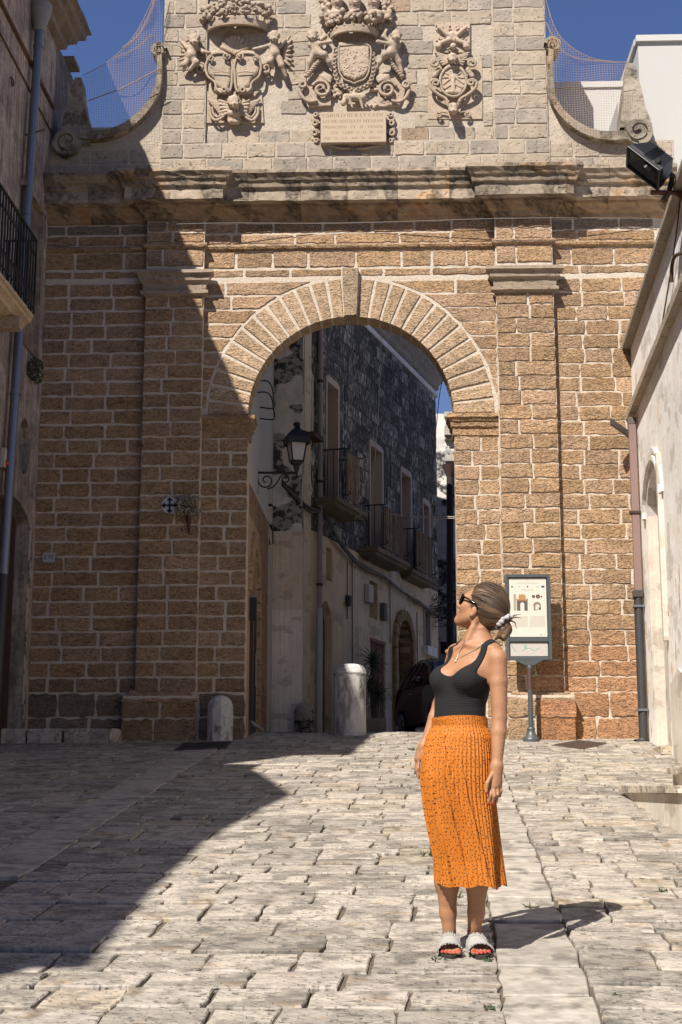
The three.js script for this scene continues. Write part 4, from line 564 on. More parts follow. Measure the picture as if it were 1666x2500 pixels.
// ================================================================ the low house on the right
{
  rnd = mulberry(401);
  const W = (s, y, o) => V(3.49 - 0.06 * s - o, y, -19.97 + s);      // s: metres from the gate towards the camera, o: out from the wall
  const h = thing('low_house', 'low pale plastered house with a sloping-lit coping, right of the gate', 'house', null, V(3.4, 1.9, -19));
  h.userData.label = 'low pale plastered house with a blind arched doorway, right of the gate';
  const wp = (g) => warp(g, (x, y, z) => W(x, y, z));
  const arch = [[1.12, 1.72], [1.12, 4.95], [1.2, 5.12], [1.38, 5.3], [1.62, 5.4], [1.9, 5.43], [2.2, 5.38], [2.44, 5.24], [2.58, 5.06], [2.62, 4.95], [2.62, 1.56]];
  const outline = [[-0.05, 1.2], [1.12, 1.2], ...arch, [2.62, 1.2], [14, 0.4], [14, 7.63], [-0.05, 7.63]];
  part('wall', wp(boxUV(extrude(outline, 0.3), 2.6).translate(0, 0, -0.3)), mats.limePlaster, h);
  part('wall', wp(boxUV(box(14, 6.6, 3, 7, 4.2, -1.82), 2.6)), mats.limePlaster, h);
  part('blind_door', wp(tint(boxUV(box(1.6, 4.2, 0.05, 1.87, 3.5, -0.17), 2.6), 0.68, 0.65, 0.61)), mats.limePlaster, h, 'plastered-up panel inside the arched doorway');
  for (const [r, w, o] of [[0.10, 0.06, 0.05], [0.2, 0.05, 0.035]]) {
    const c = [1.87, 4.95], A = []; for (let i = 0; i <= 20; i++) { const a = Math.PI * i / 20; A.push([c[0] - (0.75 + r) * Math.cos(a), c[1] + (0.48 + r) * Math.sin(a)]); }
    const B = A.map((p) => [c[0] + (p[0] - c[0]) * (1 + w / 0.8), c[1] + (p[1] - c[1]) * (1 + w / 0.6)]).reverse();
    part('arch_moulding', wp(boxUV(extrude([...A, ...B].reverse(), o).translate(0, 0, 0.001), 2.6)), mats.limePlaster, h);
  }
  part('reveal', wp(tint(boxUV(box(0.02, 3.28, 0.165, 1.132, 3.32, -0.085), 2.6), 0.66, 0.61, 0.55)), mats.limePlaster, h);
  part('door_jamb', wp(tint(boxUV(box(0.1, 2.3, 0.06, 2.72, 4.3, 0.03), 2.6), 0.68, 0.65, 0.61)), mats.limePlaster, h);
  part('coping', wp(tint(boxUV(box(14.3, 0.07, 0.52, 7.0, 7.67, -0.14), 2.2), 0.34, 0.3, 0.25)), mats.ashlar, h);
  for (let s = -0.05; s < 13; s += 0.78) part('band_stone', wp(tint(boxUV(box(0.774, 0.1, 0.1, s + 0.38, 6.63 + R(-0.004, 0.004), 0.05), 2.2), 0.42, 0.36, 0.29)), mats.ashlar, h);
  part('plinth', wp(tint(boxUV(extrude([[2.9, 0.4], [2.9, 2.6], [3.6, 2.75], [6, 2.2], [14, 1.6], [14, 0.3]], 0.025).translate(0, 0, 0.002), 2.6), 0.8, 0.76, 0.7)), mats.limePlaster, h);
  part('sill', wp(tint(boxUV(box(1.5, 0.09, 0.3, 1.87, 1.86, -0.02), 2.2), 0.5, 0.42, 0.33)), mats.ashlar, h);
  // cracks and chips: lumps of bare stone where plaster has come away
  for (let i = 0; i < 26; i++) { const s = R(0.2, 5.6), y = R(2.0, 6.0), o = []; const n = 9, r = R(0.03, 0.12); for (let k = 0; k < n; k++) { const a = k / n * 6.283; o.push([s + Math.cos(a) * r * R(0.4, 1) * 0.6, y + Math.sin(a) * r * R(0.5, 1.6)]); } if (s > 1.0 && s < 2.8) continue; part('bare_patch', stoneGeo(o, (x, q, z) => W(x, q, z), { h: 0.004, bevel: 0.004, depth: 0.01, tone: [0.55, 0.42, 0.28], T: 2 }), mats.ashlar, h); }
  // bracketed cable, rust hook
  const c0 = thing('wall_cable', 'thin dark cable sagging along the right house wall', 'cable', null, W(3, 6.9, 0));
  part('cable', tube([W(6, 8.0, 0.03), W(5, 7.3, 0.04), W(4.2, 6.98, 0.04), W(3.3, 6.75, 0.03), W(2.2, 6.72, 0.03)], 0.009, 40, 5), mats.iron, c0);
  const hp = W(5.0, 6.75, 0); const hk = thing('wall_hook', 'rusty curved pipe hook on the right house wall', 'hook', null, hp);
  part('hook', tube([W(5.5, 6.98, 0), W(5.4, 6.99, 0.09), W(5.2, 6.98, 0.11), W(5.1, 6.9, 0.11), W(5.08, 6.8, 0.11)], 0.02, 20, 8), mats.rustIron, hk);
  // down pipe
  const dp = thing('drain_pipe', 'square brown drain pipe with a black lower half in the corner by the gate', 'drain pipe', null, W(0.45, 2.0, 0.06));
  const y0 = 2.02, ym = 4.02, yt = 6.42, s = 0.42;
  part('pipe', wp(box(0.1, yt - ym, 0.1, s, (yt + ym) / 2, 0.07, 0, 0.008)), plain(0.22, 0.145, 0.125, { roughness: 0.5 }), dp);
  part('elbow', [wp(box(0.11, 0.1, 0.11, s, yt + 0.03, 0.07, 0, 0.01)), wp(warp(box(0.09, 0.09, 0.62, 0, 0, 0, 0, 0.008), (x, y, z) => V(s - 0.15 + x + z * 0.5, yt - 0.12 + y - 0.0 - (z + 0.3) * -0.25, 0.2 + z * 0.55)))], plain(0.12, 0.1, 0.095, { roughness: 0.5 }), dp);
  part('lower_pipe', [rod(W(s, y0 + 0.05, 0.08), W(s, ym, 0.08), 0.06, 0.06, 16), tube([W(s, y0 + 0.12, 0.08), W(s, y0 + 0.03, 0.09), W(s + 0.03, y0 - 0.02, 0.14), W(s + 0.05, y0 - 0.02, 0.2)], 0.062, 10, 12)], plain(0.045, 0.043, 0.042, { roughness: 0.55, metalness: 0.2 }), dp, 'black cast iron lower half ending in a shoe');
  part('joint', [wp(box(0.14, 0.1, 0.14, s, ym, 0.08, 0, 0.01))], plain(0.06, 0.05, 0.045), dp);
  for (const [y, m] of [[5.15, mats.rustIron], [3.85, mats.zinc], [2.45, mats.zinc]]) part('clamp', wp(box(0.14, 0.03, 0.15, s, y, 0.075)), m, dp);
  // steps at the lane's edge
  const st = thing('entrance_steps', 'low stone steps with slab edges at the right side of the lane', 'steps', null, V(2.6, 1.1, -11.8));
  const pour = (x0, x1, z0, z1, yt2, ov) => {
    part('slab', tint(boxUV(box(x1 - x0 + ov, 0.055, z1 - z0 + ov, (x0 + x1) / 2 - ov / 2, yt2 - 0.028, (z0 + z1) / 2 + ov * 0.2), 1.7), 0.62, 0.55, 0.46), mats.pave, st);
    part('riser', tint(boxUV(box(x1 - x0, 1.2, z1 - z0 - 0.02, (x0 + x1) / 2, yt2 - 0.66, (z0 + z1) / 2), 2.6), 0.78, 0.74, 0.68), mats.limePlaster, st);
  };
  pour(2.06, 3.5, -13.05, -10.42, 1.44, 0.035); pour(2.55, 3.5, -13.3, -10.3, 1.60, 0.05);
  // flood light on the coping
  const f = thing('flood_light', 'black floodlight tilted on a rusty bracket above the right house coping', 'floodlight', null, P(1610, 420, 14.4));
  const n = V(-0.75, -0.6, 0.1).normalize(), e1 = V(0.62, -0.72, 0.3); e1.addScaledVector(n, -e1.dot(n)).normalize(); const e2 = new THREE.Vector3().crossVectors(e1, n).normalize(); if (e2.y < 0) e2.negate();
  const O = P(1533, 404, 14.4), q = (a, b, c) => O.clone().addScaledVector(e1, a).addScaledVector(e2, b).addScaledVector(n, -c);
  const Lh = 0.46, Bh = 0.29;
  const hull = [[q(0, 0, 0), q(Lh, 0, 0), q(Lh, Bh, 0), q(0, Bh, 0)], [q(0, 0, 0.05), q(Lh, 0, 0.05), q(Lh, Bh, 0.05), q(0, Bh, 0.05)], [q(0.1, 0.06, 0.23), q(Lh - 0.04, 0.06, 0.23), q(Lh - 0.04, Bh - 0.03, 0.23), q(0.1, Bh - 0.03, 0.23)]];
  const hg = clean(quadStrip(hull.map((r) => [...r, r[0]]))); hg.computeVertexNormals(); const hb = clean(quadStrip([[hull[2][0], hull[2][1]], [hull[2][3], hull[2][2]]]));
  const blk = plain(0.009, 0.009, 0.01, { roughness: 0.34, metalness: 0.1 });
  part('housing', [hg, hb], blk, f);
  const bars = [[0, 0, Lh, 0], [0, Bh, Lh, Bh], [0, 0, 0, Bh], [Lh, 0, Lh, Bh]].map(([a, b, c, d]) => rod(q(a, b, -0.006), q(c, d, -0.006), 0.017, 0.017, 6)); part('rim', bars, blk, f);
  part('reflector', [clean(quadStrip([[q(0.09, 0.09, 0.09), q(Lh - 0.2, 0.09, 0.09)], [q(0.09, Bh - 0.06, 0.09), q(Lh - 0.2, Bh - 0.06, 0.09)]])), clean(quadStrip([[q(0.01, 0.01, 0.01), q(0.01, Bh - 0.01, 0.01)], [q(0.09, 0.09, 0.09), q(0.09, Bh - 0.06, 0.09)]])), clean(quadStrip([[q(0.01, 0.01, 0.01), q(Lh - 0.02, 0.01, 0.01)], [q(0.09, 0.09, 0.09), q(Lh - 0.2, 0.09, 0.09)]]))], plain(0.1, 0.1, 0.095, { roughness: 0.35, metalness: 0.6 }), f);
  part('pane', clean(quadStrip([[q(0.01, 0.01, 0.0), q(Lh - 0.01, 0.01, 0.0)], [q(0.01, Bh - 0.01, 0.0), q(Lh - 0.01, Bh - 0.01, 0.0)]])), new THREE.MeshPhysicalMaterial({ color: col(0.7, 0.7, 0.68), transmission: 1, thickness: 0, roughness: 0.06 }), f);
  for (let i = 0; i < 5; i++) { const a = 0.2 + i * 0.024; part('cooling_rib', [rod(q(a, Bh + 0.004, 0.03), q(a, Bh - 0.02, 0.236), 0.006, 0.006, 5)], blk, f); }
  part('lamp_socket', [rod(q(0.3, Bh * 0.72, 0.02), q(0.3, Bh * 0.72, -0.055), 0.07, 0.045, 16)], blk, f);
  const pole = P(1643, 430, 14.35), pb = P(1617, 492, 14.35);
  part('yoke', [rod(q(Lh - 0.1, Bh + 0.02, 0.06), pole.clone(), 0.03, 0.03, 10), rod(pole, P(1634, 468, 14.35), 0.028, 0.028, 10)], plain(0.012, 0.012, 0.012, { roughness: 0.85 }), f);
  part('post', [rod(P(1634, 468, 14.35), P(1620, 492, 14.35), 0.03, 0.034, 8)], plain(0.1, 0.065, 0.035, { roughness: 0.8 }), f);
  part('bracket', [rod(P(1589, 470, 14.35), P(1690, 471, 14.35), 0.028, 0.028, 4), rod(P(1650, 472, 14.35), P(1676, 490, 14.3), 0.02, 0.02, 6)], plain(0.12, 0.045, 0.025, { roughness: 0.85 }), f);
  // white modern block that rises behind the gate
  const m = thing('white_house', 'white rendered modern house with flat parapets rising behind the gate', 'house', null, V(4, 2, -22));
  const top = P(1500, 211, 21.6).y, t2 = P(1660, 99, 20.5).y, led = P(1612, 272, 20.9).y;
  part('wall', [box(6.2, top - 2, 6, 5.05, (top + 2) / 2, -24.6)], mats.white, m); part('wall', [box(4.4, t2 - 2, 5.4, 6.08, (t2 + 2) / 2, -23.2)], mats.white, m);
  part('wall', [box(0.4, led - 2, 1.0, 3.75, (led + 2) / 2, -21.08)], mats.white, m);
  part('parapet', [box(6.26, 0.1, 0.34, 5.05, top + 0.03, -21.74)], plain(0.5, 0.485, 0.455), m); part('parapet', [box(4.46, 0.1, 0.3, 6.08, t2 + 0.03, -20.6), box(0.3, 0.1, 5.4, 3.99, t2 + 0.034, -23.3)], plain(0.5, 0.485, 0.455), m);
}
// ================================================================ the street behind the gate
{
  rnd = mulberry(501);
  const C1 = V(-0.0614 * 25, 0, -25), T = V(0.287, 0, -0.958), Nn = V(0.958, 0, 0.287);
  const W = (s, y, o) => C1.clone().addScaledVector(T, s).addScaledVector(Nn, o).setY(y);
  const wp = (g) => warp(g, (x, y, z) => W(x, y, z));
  const base = 1.9;
  const H = thing('black_stained_house', 'long house behind the gate, black stained above and beige plaster below', 'house', null, W(4, 2, 0));
  const rect = (a, b, c, d) => [[a, c], [a, d], [b, d], [b, c]];
  const archH = (a, b, c, d, e) => { const o = [[a, c]]; for (let i = 0; i <= 10; i++) { const t = Math.PI * (1 - i / 10); o.push([(a + b) / 2 + (b - a) / 2 * Math.cos(t), d + (e - d) * Math.sin(t)]); } o.push([b, c]); return o; };
  const upHoles = [rect(1.25, 1.95, 6.72, 9.0), rect(0.18, 0.45, 7.75, 8.8), rect(3.97, 4.85, 6.2, 8.38), rect(6.25, 7.05, 6.1, 8.3), rect(8.05, 8.62, 6.6, 7.93)];
  const g1 = extrude(rect(0, 9.35, 6.0, 11.0).reverse(), 0.4, { holes: upHoles }); part('upper_wall', wp(boxUV(g1, 3.1).translate(0, 0, -0.4)), mats.blackStain, H);
  const loHoles = [rect(1.28, 1.62, 5.2, 5.82), rect(3.94, 4.5, 4.8, 5.56), rect(8.08, 8.6, 4.6, 5.42), archH(0.92, 1.62, base, 4.3, 4.8), rect(3.98, 5.0, base, 4.34), archH(5.72, 6.9, base, 4.35, 5.0)];
  const g2 = extrude(rect(0, 9.35, base, 6.0).reverse(), 0.4, { holes: loHoles }); part('lower_wall', wp(tint(boxUV(g2, 2.6).translate(0, 0, -0.405), 0.80, 0.65, 0.48)), mats.limePlaster, H);
  { // the black ashlar, course by course
    const hole = (a, b, c, d) => upHoles.some((h) => { const xs = h.map((p) => p[0]), ys = h.map((p) => p[1]); return b > Math.min(...xs) - 0.06 && a < Math.max(...xs) + 0.06 && d > Math.min(...ys) - 0.05 && c < Math.max(...ys) + 0.16; });
    const st = []; let y = 6.02; while (y < 10.8) { const hh = 0.29; let s = R(-0.4, 0); while (s < 9.33) { const w = R(0.45, 0.75), a = Math.max(0.36, s + 0.008), b = Math.min(9.33, s + w - 0.008); if (b - a > 0.1 && !hole(a, b, y, y + hh)) { const k = R(0.7, 1.5), e = rnd() < 0.12 ? 1.7 : 1; st.push(tint(boxUV(box(b - a, hh - 0.014, 0.05, (a + b) / 2, y + hh / 2, R(-0.014, -0.004)), 3.1, [rnd(), rnd()]), k * e, k * e * 0.98, k * e * 0.94)); } s += w; } y += hh; }
    const ash = part('ashlar', st.map(wp), mats.blackStain, H, 'black stained ashlar courses'); ash.userData.kind = 'stuff'; }
  part('backing', wp(box(9.3, 9.0, 0.1, 4.7, 6.4, -0.5)), mats.dark, H);
  part('side_wall', [wp(boxUV(box(0.3, 9.0, 5, 9.2, 6.5, -2.9), 3)), wp(boxUV(box(0.25, 9.0, 5, 0.13, 6.5, -2.9), 3))], mats.blackStain, H);
  // roof cornice
  for (let s = -0.1; s < 9.4; s += 0.66) part('cornice_stone', warp(mould(s + 0.003, Math.min(s + 0.657, 9.4), 0, [[0, 11.5], [0.17, 11.44], [0.18, 11.34], [0.14, 11.28], [0.12, 11.2], [0.07, 11.12], [0.06, 11.02], [0.02, 10.98]], { retL: false, retR: s > 8.8, jit: 0.008, tone: [0.4, 0.37, 0.33], back: 0.3 }), (x, y, z) => W(x, y, z)), mats.ashlar, H);
  part('eaves_band', wp(boxUV(box(9.4, 0.12, 0.05, 4.7, 10.86, 0.025), 2)), mats.limePlaster, H);
  // tall windows and doors: pale surrounds, slatted shutters
  const shutter = (parent, a, b, c, d, tone) => { for (let y = c + 0.05; y < d - 0.03; y += 0.085) part('slat', wp(tint(boxUV(warp(box(b - a - 0.06, 0.07, 0.014, 0, 0, 0), (x, yy, z) => V((a + b) / 2 + x, y + yy, -0.08 + z - yy * 0.4)), 1), ...tone)), mats.wood, parent); };
  const opening = (name, a, b, c, d, fill, label) => {
    const w = part(name, wp(boxUV(mergeGeometries([clean(box(0.09, d - c + 0.12, 0.45, b - 0.02, (c + d) / 2 + 0.03, -0.2)), clean(box(b - a - 0.066, 0.13, 0.45, (a + b) / 2 - 0.03, d + 0.06, -0.2)), clean(box(0.06, d - c + 0.12, 0.45, a - 0.028, (c + d) / 2 + 0.03, -0.2))]), 2)), plain(0.46, 0.37, 0.32), H, label); w.name = name; fill(w); return w;
  };
  opening('balcony_door', 1.25, 1.95, 6.72, 9.0, (w) => { part('leaf', wp(box(0.62, 2.2, 0.04, 1.6, 7.85, -0.36)), plain(0.3, 0.22, 0.2), w); }, 'tall balcony door with pale pink reveal');
  opening('window', 0.18, 0.45, 7.75, 8.8, (w) => { part('sill', wp(box(0.5, 0.09, 0.26, 0.32, 7.68, 0.06)), mats.rustIron, w); });
  opening('balcony_door', 3.97, 4.85, 6.2, 8.38, (w) => { shutter(w, 3.97, 4.3, 6.2, 8.38, [0.62, 0.27, 0.2]); part('leaf', wp(box(0.5, 2.1, 0.04, 4.57, 7.28, -0.36)), plain(0.4, 0.34, 0.33), w); }, 'balcony door with a red shutter');
  opening('balcony_door', 6.25, 7.05, 6.1, 8.3, (w) => { shutter(w, 6.25, 6.55, 6.1, 8.3, [0.6, 0.27, 0.2]); part('leaf', wp(box(0.46, 2.1, 0.04, 6.8, 7.2, -0.36)), plain(0.42, 0.36, 0.35), w); }, 'second balcony door with a red shutter');
  opening('window', 8.05, 8.62, 6.6, 7.93, (w) => { part('leaf', wp(box(0.55, 1.3, 0.04, 8.33, 7.27, -0.36)), plain(0.13, 0.09, 0.08), w); });
  const balcony = (a, b, yb, yt, label, boards, O = 0.42, tn = [1.1, 0.9, 0.7]) => {
    const bl = part('balcony', warp(mould(a, b, 0, [[0, yb], [O + 0.03, yb], [O + 0.03, yb - 0.09], [O - 0.01, yb - 0.1], [O - 0.04, yb - 0.16], [0.1, yb - 0.2], [0, yb - 0.2]], { jit: 0.006, tone: [0.2, 0.165, 0.12], back: 0.02 }), (x, y, z) => W(x, y, z)), mats.ashlar, H, label); bl.name = 'balcony';
    part('handrail', rod(W(a, yt, O), W(b, yt, O), 0.016, 0.016, 6), mats.iron, bl); for (const e of [a, b]) part('handrail', rod(W(e, yt, 0), W(e, yt, O), 0.014, 0.014, 6), mats.iron, bl); part('lower_rail', rod(W(a, yb + 0.08, O), W(b, yb + 0.08, O), 0.011, 0.011, 6), mats.iron, bl);
    for (const [e, y] of [[b, yt], [b, yb + 0.1], [a, yt], [a, yb + 0.1]]) part('scroll', tube([W(e, y, O), W(e + 0.05, y + 0.01, O + 0.07), W(e + 0.07, y + 0.05, O + 0.11), W(e + 0.04, y + 0.08, O + 0.08)], 0.013, 10, 5), mats.iron, bl);
    const n = Math.round((b - a) / 0.095); for (let i = 0; i <= n; i++) { const s = mix(a, b, i / n); part('baluster', boards && i > 1 ? wp(tint(boxUV(box(0.078, yt - yb - 0.06, 0.012, s, (yt + yb) / 2 + 0.02, O + R(-0.006, 0.006)), 0.8, [rnd(), rnd()]), ...((m) => tn.map((q) => q * m))(R(0.6, 1.2)))) : rod(W(s, yb, O), W(s, yt, O), 0.011, 0.011, 5), boards && i > 1 ? mats.rust : mats.iron, bl); }
    for (const e of [a, b]) for (let o = 0.1; o < O - 0.03; o += 0.12) part('baluster', rod(W(e, yb, o), W(e, yt, o), 0.009, 0.009, 5), mats.iron, bl);
  };
  balcony(1.03, 1.9, 6.62, 7.6, 'upper balcony with pale weathered boards', true, 0.43, [1.15, 1.05, 0.95]);
  balcony(3.6, 5.15, 6.12, 7.03, 'rust brown slatted balcony in the middle of the street wall', true, 0.37, [0.85, 0.7, 0.52]);
  balcony(6.42, 7.82, 6.1, 7.03, 'rust brown slatted balcony at the far end', true, 0.26, [0.82, 0.68, 0.5]);
  // ground floor
  const dd = part('door', wp(tint(boxUV(extrude(archH(0.92, 1.62, base, 4.3, 4.8).reverse(), 0.05), 0.7).translate(0, 0, -0.2), 0.3, 0.14, 0.07)), mats.wood, H, 'old brown wooden arched door'); for (let i = 1; i < 6; i++) part('plank', wp(tint(boxUV(box(0.1, 2.55, 0.02, 0.92 + i * 0.117, 3.2, -0.14), 0.7), R(0.24, 0.36), R(0.1, 0.16), R(0.05, 0.08))), mats.wood, dd);
  const gt = part('slatted_gate', wp(box(1.06, 0.07, 0.06, 4.49, 4.36, -0.02)), plain(0.22, 0.09, 0.07), H, 'red brown slatted gate behind the yucca'); for (let i = 0; i < 9; i++) part('slat', wp(tint(boxUV(box(0.075, 2.5, 0.03, 4.03 + i * 0.116, 3.1, -0.06), 1), 0.42, 0.2, 0.16)), mats.wood, gt);
  const po = part('portal', wp(box(1.1, 3.2, 0.04, 6.3, 3.4, -0.24)), plain(0.07, 0.025, 0.018), H, 'yellow stone arched portal'); po.name = 'portal';
  for (let i = 0; i < 11; i++) for (const s of [0, 1]) { const y = 1.95 + i * 0.24; if (y > 4.3) continue; part('portal_stone', wp(tint(boxUV(box(0.2 + (i % 3 === 1 ? 0.04 : 0), 0.232, 0.36, s ? 6.99 : 5.63, y + 0.12, -0.1), 2.2), R(0.42, 0.5), R(0.27, 0.32), R(0.12, 0.16))), mats.tufa, po); }
  for (let i = 0; i < 9; i++) { const a0 = Math.PI * i / 9 + 0.02, a1 = Math.PI * (i + 1) / 9 - 0.02, o = []; for (const [r, a] of [[0, a0], [1, a0], [1, a1], [0, a1]]) o.push([6.31 + (0.59 + r * 0.22) * Math.cos(a), 4.35 + (0.65 + r * 0.22) * Math.sin(a)]); part('portal_stone', wp(tint(boxUV(extrude(o, 0.36).translate(0, 0, -0.28), 2.2), R(0.42, 0.5), R(0.27, 0.32), R(0.12, 0.16))), mats.tufa, po); }
  opening('window', 8.08, 8.6, 4.6, 5.42, (w) => { part('sill', wp(boxUV(box(0.8, 0.2, 0.14, 8.35, 4.5, 0.05))), mats.ashlar, w); });
  part('meter_box', wp(box(0.3, 0.36, 0.1, 3.75, 5.25, 0.05, 0, 0.01)), plain(0.5, 0.46, 0.42), H); part('meter_box', wp(box(0.2, 0.36, 0.09, 4.75, 5.0, 0.05, 0, 0.01)), plain(0.12, 0.11, 0.1), H); part('meter_box', wp(box(0.14, 0.2, 0.08, 2.45, 4.95, 0.04)), plain(0.04, 0.04, 0.04), H);
  for (const [s, y0, y1] of [[2.45, 4.6, 5.7], [2.75, 3.0, 5.9], [5.3, 4.4, 5.7], [7.4, 3.0, 5.3]]) part('conduit', rod(W(s, y0, 0.02), W(s, y1, 0.02), 0.012, 0.012, 6), plain(0.12, 0.1, 0.09), H);
  const rp = thing('drain_pipe', 'pinkish grey drain pipe at the near corner of the black stained house', 'drain pipe', null, W(0.68, 2, 0.07));
  part('pipe', rod(W(0.68, 4.55, 0.08), W(0.68, 10.9, 0.08), 0.05, 0.05, 12), plain(0.28, 0.23, 0.22, { roughness: 0.6 }), rp); part('lower_pipe', rod(W(0.68, 1.9, 0.08), W(0.68, 4.6, 0.08), 0.06, 0.06, 12), plain(0.42, 0.4, 0.37), rp);
  for (const y of [5.0, 6.9, 8.8]) part('clamp', rod(W(0.68, y, 0.08), W(0.68, y + 0.05, 0.08), 0.058, 0.058, 12), mats.rustIron, rp);
  // cables slung along the wall
  const cb = thing('cable_bundle', 'thick bundle of dark cables slung along the street wall under the balconies', 'cables', null, W(3, 5.8, 0.1));
  for (let k = 0; k < 6; k++) { const j = () => R(-0.05, 0.05); part('cable', tube([P(690, 1180, 24.3).add(V(0.0, j(), 0.06)), W(0.1, 6.3 + j(), 0.08), W(0.8, 6.42 + j(), 0.1), W(1.6, 6.05 + j(), 0.09), W(2.4, 5.85 + j(), 0.08), W(3.2, 5.72 + j(), 0.08), W(4.6, 5.7 + j(), 0.08), W(6.0, 5.62 + j(), 0.08), W(7.4, 5.5 + j(), 0.08), W(8.6, 5.42 + j(), 0.08), W(9.35, 5.4 + j(), 0.1)], R(0.012, 0.022), 70, 5), k % 3 ? mats.iron : plain(0.1, 0.09, 0.085), cb); }
  for (let k = 0; k < 9; k++) { const pts = []; const c = W(8.9 + R(-0.2, 0.3), 5.5 + R(-0.2, 0.35), 0.16); for (let i = 0; i < 9; i++) pts.push(c.clone().add(V(R(-0.3, 0.3), R(-0.22, 0.22), R(-0.05, 0.15)))); part('loose_cable', tube(pts, 0.007, 50, 4), mats.iron, cb); }
  const hang = thing('hanging_wire', 'thin pale wire hanging down the black stained wall', 'wire', null, W(4.6, 8, 0.05)); part('wire', tube([P(932, 790, 29.2), P(927, 950, 29.1), P(918, 1090, 29.0), P(912, 1160, 28.9), P(905, 1250, 28.7)], 0.008, 30, 5), plain(0.4, 0.37, 0.33), hang);
  const line = thing('clothes_line', 'pale wires stretched across the arch opening', 'wire', null, P(1000, 1260, 24)); part('wire', [tube([W(1.4, 6.35, 0.5), P(900, 1247, 26), P(980, 1258, 24), P(1125, 1262, 21.5)], 0.006, 40, 4), tube([W(1.4, 6.33, 0.5), P(900, 1250, 26), P(985, 1262, 24), P(1125, 1266, 21.5)], 0.006, 40, 4)], plain(0.5, 0.44, 0.36), line);
  // stained end wall facing the gate, between the white wall and the black house
  const E = thing('mouldy_house', 'narrow whitewashed house end with black mould blots behind the street lamp', 'house', null, V(-2, 2, -24.8));
  part('wall', [boxUV(box(2.4, 8.0, 0.4, -2.73, 7.65, -24.95), 2.7)], mats.mouldPlaster, E);
  part('lower_wall', [tint(boxUV(box(2.44, 2.7, 0.44, -2.74, 3.1, -24.94), 1.5), 1.0, 0.92, 0.86), tint(boxUV(box(2.42, 1.5, 0.42, -2.735, 5.1, -24.945), 1.5), 0.85, 0.75, 0.64)], mats.limePlaster, E);
  part('corner_strip', wp(tint(boxUV(box(0.36, 9, 0.06, 0.16, 6.4, 0.0), 2), 0.75, 0.66, 0.55)), mats.limePlaster, E);
  part('coping', tint(boxUV(box(2.5, 0.12, 0.5, -2.73, 11.65, -24.9)), 0.5, 0.45, 0.4), mats.ashlar, E);
  const gs = thing('guard_stone', 'low grey rounded guard stone at the corner of the street wall', 'guard stone', null, P(745, 1790, 24.6));
  { const p = P(743, 1788, 24.5), pr = [[0.17, -0.6], [0.17, 0.3], [0.16, 0.4], [0.12, 0.47], [0.05, 0.5], [0, 0.505]].map((q) => new THREE.Vector2(...q)); part('stone', tint(boxUV(new THREE.LatheGeometry(pr, 18).translate(p.x, p.y, p.z), 1), 0.5, 0.46, 0.42), mats.mouldPlaster, gs); }
  // passage side: tufa house with an arched glass door, white wall above
  const S = thing('passage_house', 'tufa side wall with an arched glazed door inside the gate, white wall above', 'house', null, V(-2.1, 2, -22));
  const sx = -2.03, SW = (s, y, o) => V(sx + o, y, -20.37 - s), sp = (g) => warp(g, (x, y, z) => SW(x, y, z));
  const topY = 5.78, dr = archH(0.25, 1.4, base, 4.2, 4.95);
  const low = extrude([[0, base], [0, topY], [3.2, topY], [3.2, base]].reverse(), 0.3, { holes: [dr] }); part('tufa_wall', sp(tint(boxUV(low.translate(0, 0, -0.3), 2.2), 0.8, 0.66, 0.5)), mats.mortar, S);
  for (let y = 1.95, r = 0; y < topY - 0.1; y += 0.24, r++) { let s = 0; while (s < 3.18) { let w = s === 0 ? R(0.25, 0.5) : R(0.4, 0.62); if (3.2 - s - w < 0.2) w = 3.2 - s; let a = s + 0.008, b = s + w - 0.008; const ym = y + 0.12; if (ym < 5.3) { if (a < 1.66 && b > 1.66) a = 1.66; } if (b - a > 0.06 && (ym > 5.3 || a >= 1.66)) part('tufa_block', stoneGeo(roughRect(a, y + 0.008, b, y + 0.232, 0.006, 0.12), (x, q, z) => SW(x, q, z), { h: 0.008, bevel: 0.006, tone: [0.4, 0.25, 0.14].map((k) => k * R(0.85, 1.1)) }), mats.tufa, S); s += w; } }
  part('white_wall', sp(boxUV(box(4.4, 5.2, 0.3, 2.2, topY + 2.6, -0.17), 2.6)), mats.white, S); part('white_wall', [box(3.2, 9.6, 0.3, -3.7, 6.6, -20.55), box(0.3, 3.9, 1.3, -2.19, 3.85, -24.2)], mats.white, S);
  part('end_wall', sp(tint(boxUV(box(0.9, 4.4, 0.28, 3.9, 3.9, -0.16), 2), 0.9, 0.83, 0.76)), mats.limePlaster, S);
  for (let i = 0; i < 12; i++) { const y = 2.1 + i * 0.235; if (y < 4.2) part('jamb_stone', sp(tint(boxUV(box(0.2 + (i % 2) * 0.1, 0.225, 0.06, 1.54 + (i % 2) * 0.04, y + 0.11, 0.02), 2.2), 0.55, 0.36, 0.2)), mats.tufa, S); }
  for (let i = 0; i < 11; i++) { const a0 = Math.PI * i / 11 + 0.02, a1 = Math.PI * (i + 1) / 11 - 0.02, o = []; for (const [r, a] of [[0, a0], [1, a0], [1, a1], [0, a1]]) o.push([0.825 + (0.58 + r * 0.24) * Math.cos(a), 4.2 + (0.75 + r * 0.24) * Math.sin(a)]); part('jamb_stone', sp(tint(boxUV(extrude(o, 0.06).translate(0, 0, -0.01), 2.2), 0.56, 0.37, 0.21)), mats.tufa, S); }
